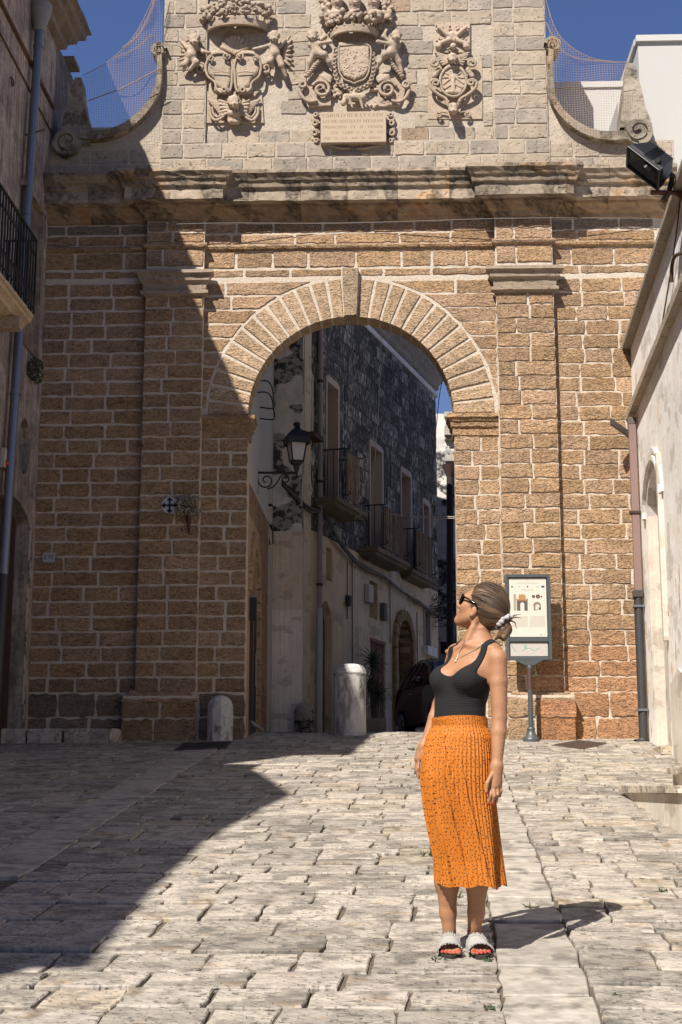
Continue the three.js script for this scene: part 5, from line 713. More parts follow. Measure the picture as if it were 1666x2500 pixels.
  const gd = part('glazed_door', sp(mergeGeometries([box(0.08, 2.4, 0.04, 0.3, 3.0, -0.02), box(0.1, 2.4, 0.04, 1.34, 3.0, -0.02), box(0.1, 2.3, 0.05, 0.82, 3.0, -0.02), box(1.12, 0.1, 0.05, 0.82, 4.2, -0.021), box(1.12, 0.5, 0.04, 0.82, 2.15, -0.022)].map(clean))), plain(0.06, 0.035, 0.022, { roughness: 0.5 }), S);
  part('pane', sp(extrude(archH(0.26, 1.39, 1.95, 4.2, 4.94).reverse(), 0.01).translate(0, 0, -0.05)), mats.glass, gd); part('handle', [rod(SW(0.95, 2.9, 0.03), SW(0.95, 3.4, 0.03), 0.014, 0.014, 8)], mats.zinc, gd); part('sign_plate', sp(box(0.03, 0.34, 0.1, 0.12, 3.95, 0.06)), mats.dark, S);
  for (const [u, v] of [[640, 940], [642, 968]]) { const p = P(632, v, 21.6); part('bracket', [tube([V(sx - 0.1, p.y + 0.06, -21.6), V(sx + 0.14, p.y + 0.06, -21.6), V(sx + 0.2, p.y - 0.1, -22.1), V(sx + 0.2, p.y - 0.22, -22.15), V(sx - 0.05, p.y - 0.22, -22.1)], 0.012, 24, 5)], mats.iron, S); }
  // pipe along the floor of the passage, cable box under the lamp
  const fp = thing('fallen_pipe', 'pale pipe leaning at the foot of the glazed door in the gate passage', 'pipe', null, P(618, 1775, 21.2)); part('pipe', rod(P(596, 1752, 20.9), P(640, 1782, 21.6), 0.03, 0.03, 10), plain(0.4, 0.36, 0.32), fp);
  const cbx = thing('cable_riser', 'grey pipe and box on the wall corner under the street lamp', 'junction box', null, P(656, 1250, 23.9)); part('pipe', [rod(P(655, 1180, 23.9), P(655, 1280, 23.9), 0.075, 0.075, 10)], plain(0.42, 0.39, 0.36), cbx); part('band', [rod(P(655, 1232, 23.9), P(655, 1238, 23.9), 0.085, 0.085, 10)], mats.iron, cbx); part('cable', [tube([P(652, 1280, 23.9), P(654, 1305, 23.9), P(660, 1330, 23.9)], 0.012, 12, 5), tube([P(660, 1280, 23.9), P(666, 1300, 23.9), P(667, 1328, 23.9)], 0.012, 12, 5)], mats.iron, cbx);
  // far house closing the street
  const F = thing('far_house', 'pale stained house front far down the street at the right of the opening', 'house', null, P(1085, 1790, 36));
  const fx0 = P(1063, 1400, 36).x, fy = (v) => P(1085, v, 36).y;
  part('wall', [boxUV(box(4, fy(1010) - 1.6, 1, fx0 + 2, (fy(1010) + 1.6) / 2, -36.5), 2.8)], mats.mouldPlaster, F);
  for (const [v, hgt, o] of [[1055, 0.25, 0.25], [1068, 0.14, 0.12], [1122, 0.16, 0.2], [1132, 0.12, 0.1], [1015, 0.12, 0.18]]) part('cornice', tint(boxUV(box(3.7, hgt, o, fx0 + 2.13, fy(v), -36 + o / 2)), 0.5, 0.47, 0.42), mats.ashlar, F);
  for (let i = 0; i < 18; i++) part('pilaster_block', tint(boxUV(box(0.5, 0.22, 0.1, fx0 + 0.75 + (i % 2) * 0.03, 2.3 + i * 0.27 + 0.11, -35.95)), 0.34, 0.31, 0.28), mats.ashlar, F);
  part('window', [box(0.8, 2.0, 0.05, fx0 + 0.5, fy(1665), -35.97)], mats.dark, F); part('window_frame', tint(boxUV(mergeGeometries([clean(box(0.12, 2.2, 0.12, fx0 + 0.05, fy(1665), -35.93)), clean(box(1.1, 0.14, 0.14, fx0 + 0.5, fy(1605), -35.92))])), 0.5, 0.47, 0.43), mats.ashlar, F);
  const fd = thing('drain_pipe', 'dark drain pipe with a flared head on the far house', 'drain pipe', null, P(1100, 1500, 35.7)); part('pipe', rod(P(1099, 1780, 35.75), P(1099, 1165, 35.75), 0.09, 0.09, 10), plain(0.03, 0.022, 0.02), fd); part('hopper', rod(P(1099, 1165, 35.75), P(1099, 1135, 35.75), 0.09, 0.2, 12), plain(0.06, 0.03, 0.025), fd);
  const sw = thing('overhead_wire', 'thin wire crossing the strip of sky inside the arch', 'wire', null, P(1085, 930, 30)); part('wire', tube([W(9.3, 9.9, 0), P(1085, 925, 32), P(1130, 960, 31)], 0.01, 20, 4), mats.iron, sw);
}
// ================================================================ street furniture and small things
const onG = (u, v, lift = 0) => { const r = rayTo(u, v), t = EYE.y / (SLOPE * -r.z - r.y); const p = EYE.clone().addScaledVector(r, t); p.y += lift; return p; };
{
  rnd = mulberry(5501);
  const gun = plain(0.075, 0.085, 0.09, { roughness: 0.45, metalness: 0.25 });
  // ---------------- information board
  const D = 19.56, bp = V(P(1291, 1812, D).x, groundY(0, -D), -D);
  const s = thing('information_sign', 'grey framed information board PORTA NUOVA on a post against the right pilaster', 'information sign', null, bp);
  const a = P(1237, 1612, D), b = P(1343, 1402, D), cx = (a.x + b.x) / 2, w = b.x - a.x, h = b.y - a.y;
  const bar = (x0, x1, y0, y1, z0 = -0.03, z1 = 0.03) => new RoundedBoxGeometry(x1 - x0, y1 - y0, z1 - z0, 2, 0.006).translate((x0 + x1) / 2, (y0 + y1) / 2, -D + (z0 + z1) / 2);
  const ym = P(1290, 1562, D).y, t = 0.045;
  part('frame', [bar(a.x, a.x + t, a.y, b.y), bar(b.x - t, b.x, a.y, b.y), bar(a.x + t, b.x - t, b.y - t, b.y), bar(a.x + t, b.x - t, a.y, a.y + t), bar(a.x + t, b.x - t, ym - 0.028, ym + 0.028), bar(a.x + t, b.x - t, a.y + t, b.y - t, -0.03, -0.004)], gun, s);
  const board = canvasTexture(640, 1080, (g, W, H) => {
    g.fillStyle = '#f3ece0'; g.fillRect(0, 0, W, H); g.textAlign = 'center';
    g.strokeStyle = '#b79c6c'; g.lineWidth = 5; g.beginPath(); g.arc(W / 2, 36, 14, 0, 7); g.stroke();
    g.fillStyle = '#8b8378'; for (const [y, l] of [[78, 330], [96, 420]]) g.fillRect(W / 2 - l / 2, y, l, 4);
    g.fillStyle = '#4c5a60'; g.fillRect(36, 140, 30, 22); g.fillRect(36, 166, 64, 4); g.fillStyle = '#8a8070'; g.fillRect(168, 138, 12, 18); g.fillRect(150, 160, 52, 4); g.fillStyle = '#2b2b2c'; g.beginPath(); g.arc(W / 2, 156, 13, 0, 7); g.fill(); g.fillRect(W / 2 - 5, 132, 10, 14); g.fillStyle = '#77706a'; g.font = '22px serif'; g.fillText('Puglia', 492, 160); g.fillRect(466, 168, 52, 3); g.fillStyle = '#23407e'; g.fillRect(556, 136, 54, 36); g.fillStyle = '#d9c04a'; for (let i = 0; i < 12; i++) g.fillRect(581 + 11 * Math.cos(i * 0.524), 152 + 11 * Math.sin(i * 0.524), 3, 3);
    g.fillStyle = '#6d655b'; g.font = '30px serif'; g.fillText('PORTA NUOVA', W / 2, 226);
    g.strokeStyle = '#cfc3ae'; g.lineWidth = 2; g.strokeRect(40, 250, 560, 350);
    // tinted drawing of a gate and a few carved details
    g.fillStyle = '#6f6760'; g.fillRect(128, 410, 186, 190); g.fillStyle = '#b98a4c'; g.fillRect(120, 385, 202, 26); g.fillStyle = '#c79a5e'; g.fillRect(160, 322, 122, 62); g.beginPath(); g.moveTo(160, 322); g.lineTo(220, 288); g.lineTo(282, 322); g.fill(); g.fillStyle = '#f3ece0'; g.beginPath(); g.arc(221, 480, 34, Math.PI, 0); g.lineTo(255, 600); g.lineTo(187, 600); g.fill(); g.fillStyle = '#8b6d49'; for (const [x, y] of [[130, 362], [310, 362], [175, 290], [266, 290]]) g.fillRect(x - 5, y, 10, 24); g.fillStyle = '#b9b2a4'; g.fillRect(72, 288, 44, 312); g.fillStyle = '#8d8577'; for (let i = 0; i < 12; i++) g.fillRect(76 + (i % 3) * 13, 296 + i * 25, 9, 9);
    g.fillStyle = '#4a4038'; for (const [x, y, r] of [[418, 338, 28], [494, 338, 36], [556, 342, 16]]) { g.beginPath(); g.ellipse(x, y, r, r * 1.1, 0, 0, 7); g.fill(); g.fillStyle = '#93795a'; g.beginPath(); g.ellipse(x, y + 4, r * 0.5, r * 0.6, 0, 0, 7); g.fill(); g.fillStyle = '#4a4038'; }
    g.fillStyle = '#9a917f'; g.beginPath(); g.arc(476, 500, 66, Math.PI, 0); g.lineTo(542, 580); g.lineTo(420, 600); g.fill(); g.fillStyle = '#e9e0ce'; g.beginPath(); g.arc(482, 520, 36, Math.PI, 0); g.lineTo(518, 580); g.lineTo(446, 580); g.fill(); g.fillStyle = '#59524b'; g.fillRect(504, 540, 34, 44);
    g.strokeStyle = '#cf9a4a'; g.lineWidth = 4; g.beginPath(); g.moveTo(312, 440); g.bezierCurveTo(350, 500, 380, 480, 420, 490); g.stroke(); g.strokeStyle = '#cdc4b2'; g.lineWidth = 3; g.beginPath(); g.moveTo(180, 620); g.bezierCurveTo(260, 680, 300, 600, 340, 650); g.bezierCurveTo(400, 700, 450, 620, 500, 640); g.bezierCurveTo(540, 720, 600, 640, 590, 690); g.stroke();
    g.fillStyle = '#7a736a'; g.font = 'italic 40px serif'; g.fillText('T', 352, 730); g.fillStyle = '#aaa398'; for (let y = 700; y < 900; y += 15) { g.fillRect(36, y, 272, 5); g.fillRect(y < 740 ? 376 : 340, y, y < 740 ? 232 : 268, 5); }
    g.strokeStyle = 'rgba(120,200,165,0.8)'; g.lineWidth = 5; g.beginPath(); g.moveTo(62, 940); g.lineTo(120, 1030); g.lineTo(180, 1050); g.stroke(); g.strokeStyle = 'rgba(150,200,180,0.5)'; g.lineWidth = 3; g.beginPath(); g.moveTo(250, 970); g.bezierCurveTo(300, 960, 330, 1000, 380, 1050); g.stroke();
    g.fillStyle = '#3b3834'; g.fillRect(520, 1036, 16, 16); g.fillRect(542, 1044, 60, 4);
  });
  const map = canvasTexture(640, 270, (g, W, H) => {
    g.fillStyle = '#d9d3cd'; g.fillRect(0, 0, W, H); let q = 5; const rr = () => (q = (q * 16807) % 2147483647) / 2147483647; for (let i = 0; i < 5000; i++) { const k = 190 + rr() * 50 | 0; g.fillStyle = `rgb(${k},${k - 4},${k - 4})`; g.fillRect(rr() * W, rr() * H, 4, 3); }
    g.strokeStyle = '#3fae86'; g.lineCap = 'round'; g.lineWidth = 9; g.beginPath(); g.moveTo(20, 40); g.lineTo(60, 140); g.lineTo(110, 180); g.stroke(); g.beginPath(); g.moveTo(200, 165); g.bezierCurveTo(260, 140, 300, 60, 260, 52); g.bezierCurveTo(210, 60, 240, 120, 300, 118); g.bezierCurveTo(380, 110, 380, 180, 430, 150); g.lineTo(500, 105); g.stroke(); g.lineWidth = 7; g.beginPath(); g.moveTo(365, 225); g.lineTo(390, 205); g.stroke(); g.fillStyle = '#f4efe9'; g.beginPath(); g.arc(318, 138, 15, 0, 7); g.fill();
  });
  const pr = (nm, x0, x1, y0, y1, tex) => part(nm, new THREE.BoxGeometry(x1 - x0, y1 - y0, 0.006).translate((x0 + x1) / 2, (y0 + y1) / 2, -D + 0.002), std({ map: tex, roughness: 0.35, color: col(0.66, 0.65, 0.63) }), s);
  pr('printed_panel', a.x + t + 0.012, b.x - t - 0.012, ym + 0.04, b.y - t - 0.012, board); pr('map_panel', a.x + t + 0.012, b.x - t - 0.012, a.y + t + 0.01, ym - 0.04, map);
  const sh2 = [[cx - 0.2, a.y + 0.001], [cx - 0.16, a.y - 0.02], [cx - 0.09, a.y - 0.055], [cx - 0.05, a.y - 0.075], [cx + 0.05, a.y - 0.075], [cx + 0.09, a.y - 0.055], [cx + 0.16, a.y - 0.02], [cx + 0.2, a.y + 0.001]]; const sg = extrude(sh2.reverse().map((p) => p).reverse(), 0.05, { bevel: 0.005 }); sg.translate(0, 0, -D - 0.025); part('saddle', sg, gun, s);
  const gy = bp.y, py = a.y - 0.075; const prof = [[0.11, 0], [0.115, 0.03], [0.105, 0.06], [0.075, 0.085], [0.055, 0.13], [0.05, 0.16], [0.055, 0.165], [0.055, 0.19], [0.034, 0.2], [0.032, py - gy - 0.06], [0.042, py - gy - 0.05], [0.042, py - gy - 0.02], [0.034, py - gy]].map((q) => new THREE.Vector2(...q));
  part('post', new THREE.LatheGeometry(prof, 20).translate(cx, gy, -D), gun, s); for (const [y0, y1] of [[0.2, 0.32], [py - gy - 0.32, py - gy - 0.06]]) part('rust_patch', new THREE.CylinderGeometry(0.0335, 0.0335, y1 - y0, 18).translate(cx, gy + (y0 + y1) / 2, -D), plain(0.07, 0.035, 0.03, { roughness: 0.7 }), s);
  // ---------------- stone bollards
  const bollardMap = texture(512, 512, (u, v) => { const a = fbm(u, v, 4, 4, 5, 801), q = smooth(0.5, 0.75, fbm(u, v, 12, 9, 6, 803)), g = fbm(u, v, 60, 60, 3, 805), k = (0.5 + 0.25 * (a - 0.5) + 0.2 * (g - 0.5)) * (1 - 0.6 * q); return [k, k * 0.97, k * 0.93]; }), bollardM = std({ map: bollardMap, bumpMap: plasterBump, bumpScale: 0.012, vertexColors: true, roughness: 0.95 });
  const B = thing('stone_bollard', 'large round whitewashed stone bollard standing in the arch opening', 'bollard', 'stone bollards at the gate', onG(855, 1795));
  const bz = onG(855, 1795), rr = 0.236, bh = 1.03; const bpf = [[rr * 1.02, -0.2], [rr * 1.0, 0.1], [rr * 0.99, 0.5], [rr, bh - 0.2], [rr, bh - 0.16], [rr * 1.03, bh - 0.155], [rr * 1.02, bh - 0.135], [rr * 0.93, bh - 0.075], [rr * 0.78, bh - 0.03], [rr * 0.5, bh - 0.006], [0, bh]].map((q) => new THREE.Vector2(...q));
  const bumpy = (g, k) => { const p = g.attributes.position; for (let i = 0; i < p.count; i++) { const q = (n3(p.getX(i) * 9, p.getY(i) * 9, p.getZ(i) * 9, 5) - 0.5) * k; p.setXYZ(i, p.getX(i) * (1 + q), p.getY(i), p.getZ(i) * (1 + q)); } g.computeVertexNormals(); return g; };
  const lg = new THREE.LatheGeometry(bpf, 40); part('stone', tint(bumpy(lg, 0.05).translate(bz.x, bz.y, bz.z), 1, 0.99, 0.98), bollardM, B); part('stud', ball(V(bz.x - 0.04, bz.y + bh - 0.13, bz.z + rr), 0.024), mats.ashlar, B);
  const s1 = V(P(537, 1808, 19.72).x, 0, -19.72); s1.y = groundY(0, s1.z); const B2 = thing('stone_bollard', 'small eight sided stone bollard with a domed top beside the left plinth', 'bollard', 'stone bollards at the gate', s1);
  const og = new THREE.LatheGeometry([[0.175, -0.1], [0.178, 0.44], [0.168, 0.51], [0.145, 0.56], [0.105, 0.6], [0.055, 0.622], [0, 0.626]].map((q) => new THREE.Vector2(...q)), 9).toNonIndexed(); og.computeVertexNormals(); og.rotateY(0.2).translate(s1.x, s1.y, s1.z); part('stone', tint(boxUV(og, 1), 0.95, 0.93, 0.9), bollardM, B2);
  // ---------------- medallion, flower holder, number plate on the gate
  const mc = P(415, 1234, 19.865), md = thing('cross_medallion', 'round white plaque with a dark cross with three lobed arms', 'plaque', null, mc);
  part('disc', rod(V(mc.x, mc.y, PZ), V(mc.x, mc.y, PZ + 0.03), 0.122, 0.118, 32), plain(0.5, 0.49, 0.48, { roughness: 0.4 }), md); { const arm = []; for (let i = 0; i < 4; i++) { const d = V(Math.cos(i * Math.PI / 2), Math.sin(i * Math.PI / 2), 0), n = V(-d.y, d.x, 0), z = PZ + 0.031; const at = (a2, b2) => V(mc.x, mc.y, z).addScaledVector(d, a2).addScaledVector(n, b2); arm.push(rod(at(0, 0), at(0.085, 0), 0.013, 0.013, 8)); for (const [a2, b2] of [[0.1, 0], [0.078, 0.02], [0.078, -0.02]]) arm.push(ball(at(a2, b2), 0.0165, 1, 1, 0.5, 10)); } arm.push(ball(V(mc.x, mc.y, PZ + 0.031), 0.026, 1, 1, 0.5, 12)); part('cross', arm, plain(0.025, 0.022, 0.022), md); }
  const fc = P(462, 1240, 19.78), fl = thing('flower_holder', 'brown cone holder with a pale dried flower bunch on the left pilaster', 'flower holder', null, fc);
  part('cone', rod(V(fc.x, fc.y - 0.36, PZ + 0.02), V(fc.x - 0.01, fc.y - 0.1, PZ + 0.09), 0.008, 0.042, 12), plain(0.07, 0.035, 0.022), fl);
  { const st = [], hd = []; for (let i = 0; i < 130; i++) { const q = V(R(-1, 1), R(-0.8, 1), R(-0.3, 1)); if (q.length() > 1) q.normalize(); const e = V(fc.x + q.x * 0.19, fc.y + 0.02 + q.y * 0.17, PZ + 0.13 + q.z * 0.1); if (i < 60) st.push(rod(V(fc.x, fc.y - 0.12, PZ + 0.08), e, 0.0025, 0.002, 4)); for (let k = 0; k < 5; k++) { const p2 = e.clone().add(V(R(-0.02, 0.02), R(-0.02, 0.02), R(-0.02, 0.02))); hd.push(tint(ball(p2, R(0.007, 0.014), R(0.7, 1.6), R(0.5, 1), 1, 5), R(0.8, 1.2), R(0.8, 1.15), R(0.7, 1.1))); } } part('stems', st, plain(0.05, 0.055, 0.03), fl); const hm = part('flower_heads', hd, std({ color: col(0.30, 0.285, 0.225), vertexColors: true }), fl); hm.userData.kind = 'stuff'; }
  const np = P(120, 1361, 19.985), pl = thing('house_number', 'small worn white house number plate on the gate wall by the left house', 'number plate', null, np); part('plate', box(0.175, 0.135, 0.012, np.x, np.y, GZ + 0.024, 0, 0.004), plain(0.45, 0.44, 0.43, { roughness: 0.4 }), pl); part('number', new THREE.PlaneGeometry(0.165, 0.125).translate(np.x, np.y, GZ + 0.0325), std({ roughness: 0.4, map: canvasTexture(128, 96, (g, w2, h2) => { g.fillStyle = '#a9a7a5'; g.fillRect(0, 0, w2, h2); g.fillStyle = '#33312f'; g.font = 'bold 56px sans-serif'; g.textAlign = 'center'; g.fillText('2 11', w2 / 2, 66); g.fillStyle = '#a9a7a5'; for (let i = 0; i < 26; i++) g.fillRect((i * 37) % 120, (i * 53) % 90, 7, 5); }) }), pl);
  // ---------------- manhole covers
  const cover = (quad, nm, label, mat, n) => { const c = quad.map(([u, v]) => onG(u, v)), ctr = c.reduce((x, p) => x.add(p), V(0, 0, 0)).multiplyScalar(0.25); const m = thing(nm, label, 'manhole cover', null, ctr); const o = c.map((p) => [p.x, -p.z]); const fr = (x, y, z) => V(x, groundY(x, -y) + 0.012 + z, -y); if (THREE.ShapeUtils.area(o.map((p) => new THREE.Vector2(...p))) < 0) o.reverse(); part('lid', stoneGeo(o, fr, { h: 0.012, bevel: 0.012, depth: 0.03, lump: 0 }), mat, m); for (let i = 1; i < n; i++) { const k = i / n, p = [mix(o[0][0], o[3][0], k), mix(o[0][1], o[3][1], k)], q = [mix(o[1][0], o[2][0], k), mix(o[1][1], o[2][1], k)]; const s2 = 0.06; part('rib', rod(fr(mix(p[0], q[0], s2), mix(p[1], q[1], s2), 0.014), fr(mix(p[0], q[0], 1 - s2), mix(p[1], q[1], 1 - s2), 0.014), 0.008, 0.008, 5), mat, m); } };
  cover([[1345, 1823], [1418, 1832], [1482, 1818], [1412, 1811]], 'manhole_cover', 'rusty brown ribbed manhole cover set in paving near the right house', plain(0.085, 0.055, 0.043, { roughness: 0.7, metalness: 0.3 }), 9);
  cover([[425, 1834], [552, 1830], [566, 1813], [446, 1818]], 'manhole_cover', 'dark iron drain cover in the shade before the left plinth', plain(0.02, 0.019, 0.018, { roughness: 0.6, metalness: 0.3 }), 7);
  // ---------------- wall lantern
  const L = thing('street_lamp', 'black iron wall lantern on a scrolled bracket inside the arch', 'street lamp', null, P(725, 1150, 21.9)); const Q = (u, v, o = 0) => P(u, v, 21.9 - o), mp = 0.00623;
  const lc = Q(725, 1100), rot = -0.32; const ring = (yv, hw) => { const y = Q(725, yv).y, o = []; for (let i = 0; i < 5; i++) { const an = rot + Math.PI / 4 + (4 - i) * Math.PI / 2; o.push(V(lc.x + hw * mp * 1.414 * Math.cos(an), y, lc.z + hw * mp * 1.414 * Math.sin(an))); } return o; };
  const flat = (rows) => { const g = clean(quadStrip(rows)); g.computeVertexNormals(); return g; };
  part('roof', [flat([ring(1086, 28), ring(1070, 28.5), ring(1055, 19), ring(1048, 8), ring(1042, 6), ring(1040, 5)])], mats.iron, L); part('finial', [ball(Q(725, 1036), 0.05, 1.2, 0.8, 1.2), ball(Q(725, 1044), 0.035)], mats.iron, L);
  const r1 = ring(1078, 21), r2 = ring(1127, 14), frost = std({ color: col(0.5, 0.47, 0.43), roughness: 0.5 }); for (let i = 0; i < 4; i++) { part('pane', flat([[r2[i].clone().lerp(lc, 0.02), r2[i + 1].clone().lerp(lc, 0.02)], [r1[i].clone().lerp(lc, 0.02), r1[i + 1].clone().lerp(lc, 0.02)]]), frost, L); part('glazing_bar', [rod(r2[i], r1[i], 0.014, 0.014, 6)], mats.iron, L); part('glazing_bar', [rod(r2[i], r2[i + 1], 0.014, 0.014, 6)], mats.iron, L); }
  part('gallery', [flat([ring(1152, 3), ring(1146, 5), ring(1136, 7), ring(1134, 11), ring(1128, 14)])], mats.iron, L); part('stem', rod(Q(725, 1165), Q(725, 1145), 0.016, 0.022, 8), mats.iron, L);
  part('bracket_bar', rod(Q(628, 1154), Q(727, 1154), 0.02, 0.02, 6), mats.iron, L); part('wall_plate', rod(Q(629, 1145), Q(629, 1207), 0.016, 0.016, 6), mats.iron, L);
  const spi = (u, v, r0, r1b, a0, tn) => tube(Array.from({ length: 30 }, (_, i) => { const k = i / 29, an = a0 + tn * 6.283 * k, r = mix(r0, r1b, k); return Q(u + r * Math.cos(an), v + r * Math.sin(an)); }), 0.012, 50, 6); part('scroll', [spi(650, 1173, 20, 4, 3.4, -1.3)], mats.iron, L); part('scroll', [spi(696, 1170, 12, 3, 3.6, 1.4), tube([Q(652, 1194), Q(668, 1188), Q(678, 1176), Q(685, 1164)], 0.012, 16, 6)], mats.iron, L);
  // ---------------- yucca in a trough
  const yp = P(913, 1788, 24.2), Y = thing('potted_yucca', 'spiky dark green yucca in a grey trough in front of the slatted gate', 'potted plant', null, yp); part('trough', [tint(boxUV(box(0.36, 0.46, 0.32, yp.x + 0.03, yp.y + 0.0, yp.z)), 0.2, 0.19, 0.18)], mats.ashlar, Y);
  const leafG = (o, d, len, wd) => { const n = V(d.z, 0, -d.x).normalize().multiplyScalar(wd), rows = []; for (let i = 0; i <= 4; i++) { const k = i / 4, p = o.clone().addScaledVector(d, len * k).add(V(0, -0.22 * len * k * k, 0)), ww = (1 - k * 0.95) * (0.6 + k); rows.push([p.clone().addScaledVector(n, -ww), p.clone().add(V(0, 0.012 * (1 - k), 0)), p.clone().addScaledVector(n, ww)]); } return quadStrip(rows); };
  const lf = std({ color: col(0.026, 0.042, 0.022), side: THREE.DoubleSide, roughness: 0.6 }); for (const [u, v, n] of [[911, 1612, 72], [921, 1700, 64], [905, 1668, 36]]) { const o = P(u, v, 24.2); part('stem', tube([V(yp.x + 0.02, yp.y + 0.2, yp.z), V(mix(yp.x, o.x, 0.5), mix(yp.y, o.y, 0.6), yp.z), o], 0.028, 12, 7), plain(0.06, 0.05, 0.04), Y); for (let i = 0; i < n; i++) { const d = V(R(-1, 1), R(-0.75, 1), R(-1, 1)).normalize(); part('leaf', leafG(o.clone().add(V(0, R(-0.1, 0.08), 0)), d, R(0.24, 0.42), 0.019), lf, Y); } }
  // ---------------- car
  const C = thing('parked_car', 'black small hatchback parked against the street wall behind the woman', 'car', null, P(1040, 1795, 28)); { const ang = 0.24, o = V(P(1040, 1795, 27.2).x + 0.62, 2.33, -27.6); const M = (x, y, z) => V(o.x + x * Math.cos(ang) + z * Math.sin(ang) , o.y + y, o.z - x * Math.sin(ang) * -1 * 0 + z * Math.cos(ang) - x * Math.sin(ang)); // x across (left of the picture is -x), z towards the front
    const side = [[-1.78, 0.28], [-1.8, 0.62], [-1.72, 0.92], [-1.58, 1.06], [-1.3, 1.32], [-1.05, 1.47], [-0.5, 1.54], [0.15, 1.52], [0.5, 1.42], [0.98, 1.06], [1.5, 0.96], [1.74, 0.8], [1.8, 0.5], [1.76, 0.27], [1.5, 0.22], [-1.5, 0.22]];
    const lower = clean(new THREE.ExtrudeGeometry(new THREE.Shape(side.map((p) => new THREE.Vector2(...p))), { depth: 1.36, bevelEnabled: true, bevelSize: 0.09, bevelThickness: 0.13, bevelOffset: -0.09, bevelSegments: 4 })); const cp = lower.attributes.position; for (let i = 0; i < cp.count; i++) { const z = cp.getX(i), y = cp.getY(i), x = cp.getZ(i) - 0.68, k = y > 0.95 ? 1 - (y - 0.95) * 0.36 : 1; const p = M(x * k, y, z); cp.setXYZ(i, p.x, p.y, p.z); } lower.computeVertexNormals();
    const paint = new THREE.MeshPhysicalMaterial({ color: col(0.006, 0.005, 0.005), roughness: 0.35, clearcoat: 1, clearcoatRoughness: 0.06 }); part('body', mergeVertices(lower), paint, C);
    const gl = new THREE.MeshPhysicalMaterial({ color: col(0.012, 0.012, 0.014), roughness: 0.05 }); const onSide = (pts, off) => { const s3 = new THREE.ShapeGeometry(new THREE.Shape(pts.map((p) => new THREE.Vector2(...p)))); return warp(s3, (z, y) => { const k = y > 0.95 ? 1 - (y - 0.95) * 0.36 : 1; return M(-(0.81 + off) * k, y, z); }); };
    part('side_window', onSide([[-1.42, 1.02], [-1.2, 1.3], [-0.98, 1.42], [-0.72, 1.44], [-0.72, 1.0]], 0.006), gl, C); part('side_window', onSide([[-0.66, 1.0], [-0.66, 1.45], [0.1, 1.44], [0.42, 1.34], [0.72, 1.04], [0.7, 0.99]], 0.006), gl, C); part('windscreen', warp(new THREE.PlaneGeometry(1.16, 1), (x, y) => { const k = y + 0.5; return M(x * mix(1.08, 0.9, k), mix(1.06, 1.44, k), mix(1.03, 0.52, k)); }), gl, C);
    for (const z of [-1.12, 1.12]) { const ty = [rod(M(-0.83, 0.3, z), M(-0.62, 0.3, z), 0.3, 0.3, 28)]; const wh = part('wheel', ty, plain(0.012, 0.012, 0.012, { roughness: 0.8 }), C); const sp2 = [new THREE.TorusGeometry(0.2, 0.02, 6, 24).applyMatrix4(new THREE.Matrix4().makeRotationY(Math.PI / 2 + ang)).translate(...M(-0.835, 0.3, z).toArray())]; for (let i = 0; i < 7; i++) { const an = i / 7 * 6.283; sp2.push(rod(M(-0.838, 0.3, z), M(-0.838, 0.3 + 0.2 * Math.sin(an), z + 0.2 * Math.cos(an)), 0.026, 0.016, 6)); } part('rim', sp2, plain(0.35, 0.36, 0.38, { roughness: 0.3, metalness: 0.8 }), wh); part('wheel', [rod(M(0.83, 0.3, z), M(0.62, 0.3, z), 0.3, 0.3, 20)], plain(0.012, 0.012, 0.012), C); }
    part('mirror', ball(M(-0.92, 1.06, 0.5), 0.1, 1, 0.75, 0.8, 14), paint, C); part('headlight', ball(M(-0.66, 0.74, 1.66), 0.13, 0.8, 0.8, 0.7, 12), gl, C); part('headlight', ball(M(0.66, 0.74, 1.66), 0.13, 0.8, 0.8, 0.7, 12), gl, C); part('door_handle', rod(M(-0.835, 0.86, -0.5), M(-0.835, 0.86, -0.3), 0.012, 0.012, 6), plain(0.4, 0.4, 0.42, { metalness: 0.8, roughness: 0.3 }), C); }
  // ---------------- nets and cable
  const netA = texture(256, 256, (u, v) => { const g = (x) => { const f = (x * 8) % 1; return Math.abs(f - 0.5) > 0.40 ? 1 : 0; }; return Math.max(g(u), g(v)) * 0.45; }, false);
  const netM = new THREE.MeshStandardMaterial({ color: col(0.36, 0.25, 0.17), alphaMap: netA, transparent: true, side: THREE.DoubleSide, roughness: 0.8 });
  const net = (outer, inner, label, o, n = 40) => { const cu = (pts) => new THREE.CatmullRomCurve3(pts.map(([u, v, d = 0]) => P(u, v, 19.7 - d))); const a2 = cu(outer).getSpacedPoints(n), b2 = cu(inner).getSpacedPoints(n), rows = []; for (let i = 0; i <= 12; i++) { const k = i / 12; rows.push(a2.map((p, j) => p.clone().lerp(b2[j], k).add(V(0, 0, 0.06 * Math.sin(k * Math.PI) * Math.sin(j * 0.4))))); } const N2 = thing('safety_net', label, 'net', 'safety nets over the attic', a2[n >> 1]); part('mesh_sheet', quadStrip(rows, false, (i, j, p) => [p.x / 0.3, p.y / 0.3]), netM, N2); part('edge_cord', new THREE.TubeGeometry(cu(outer), 60, 0.005, 5), plain(0.34, 0.22, 0.13), N2); return N2; };
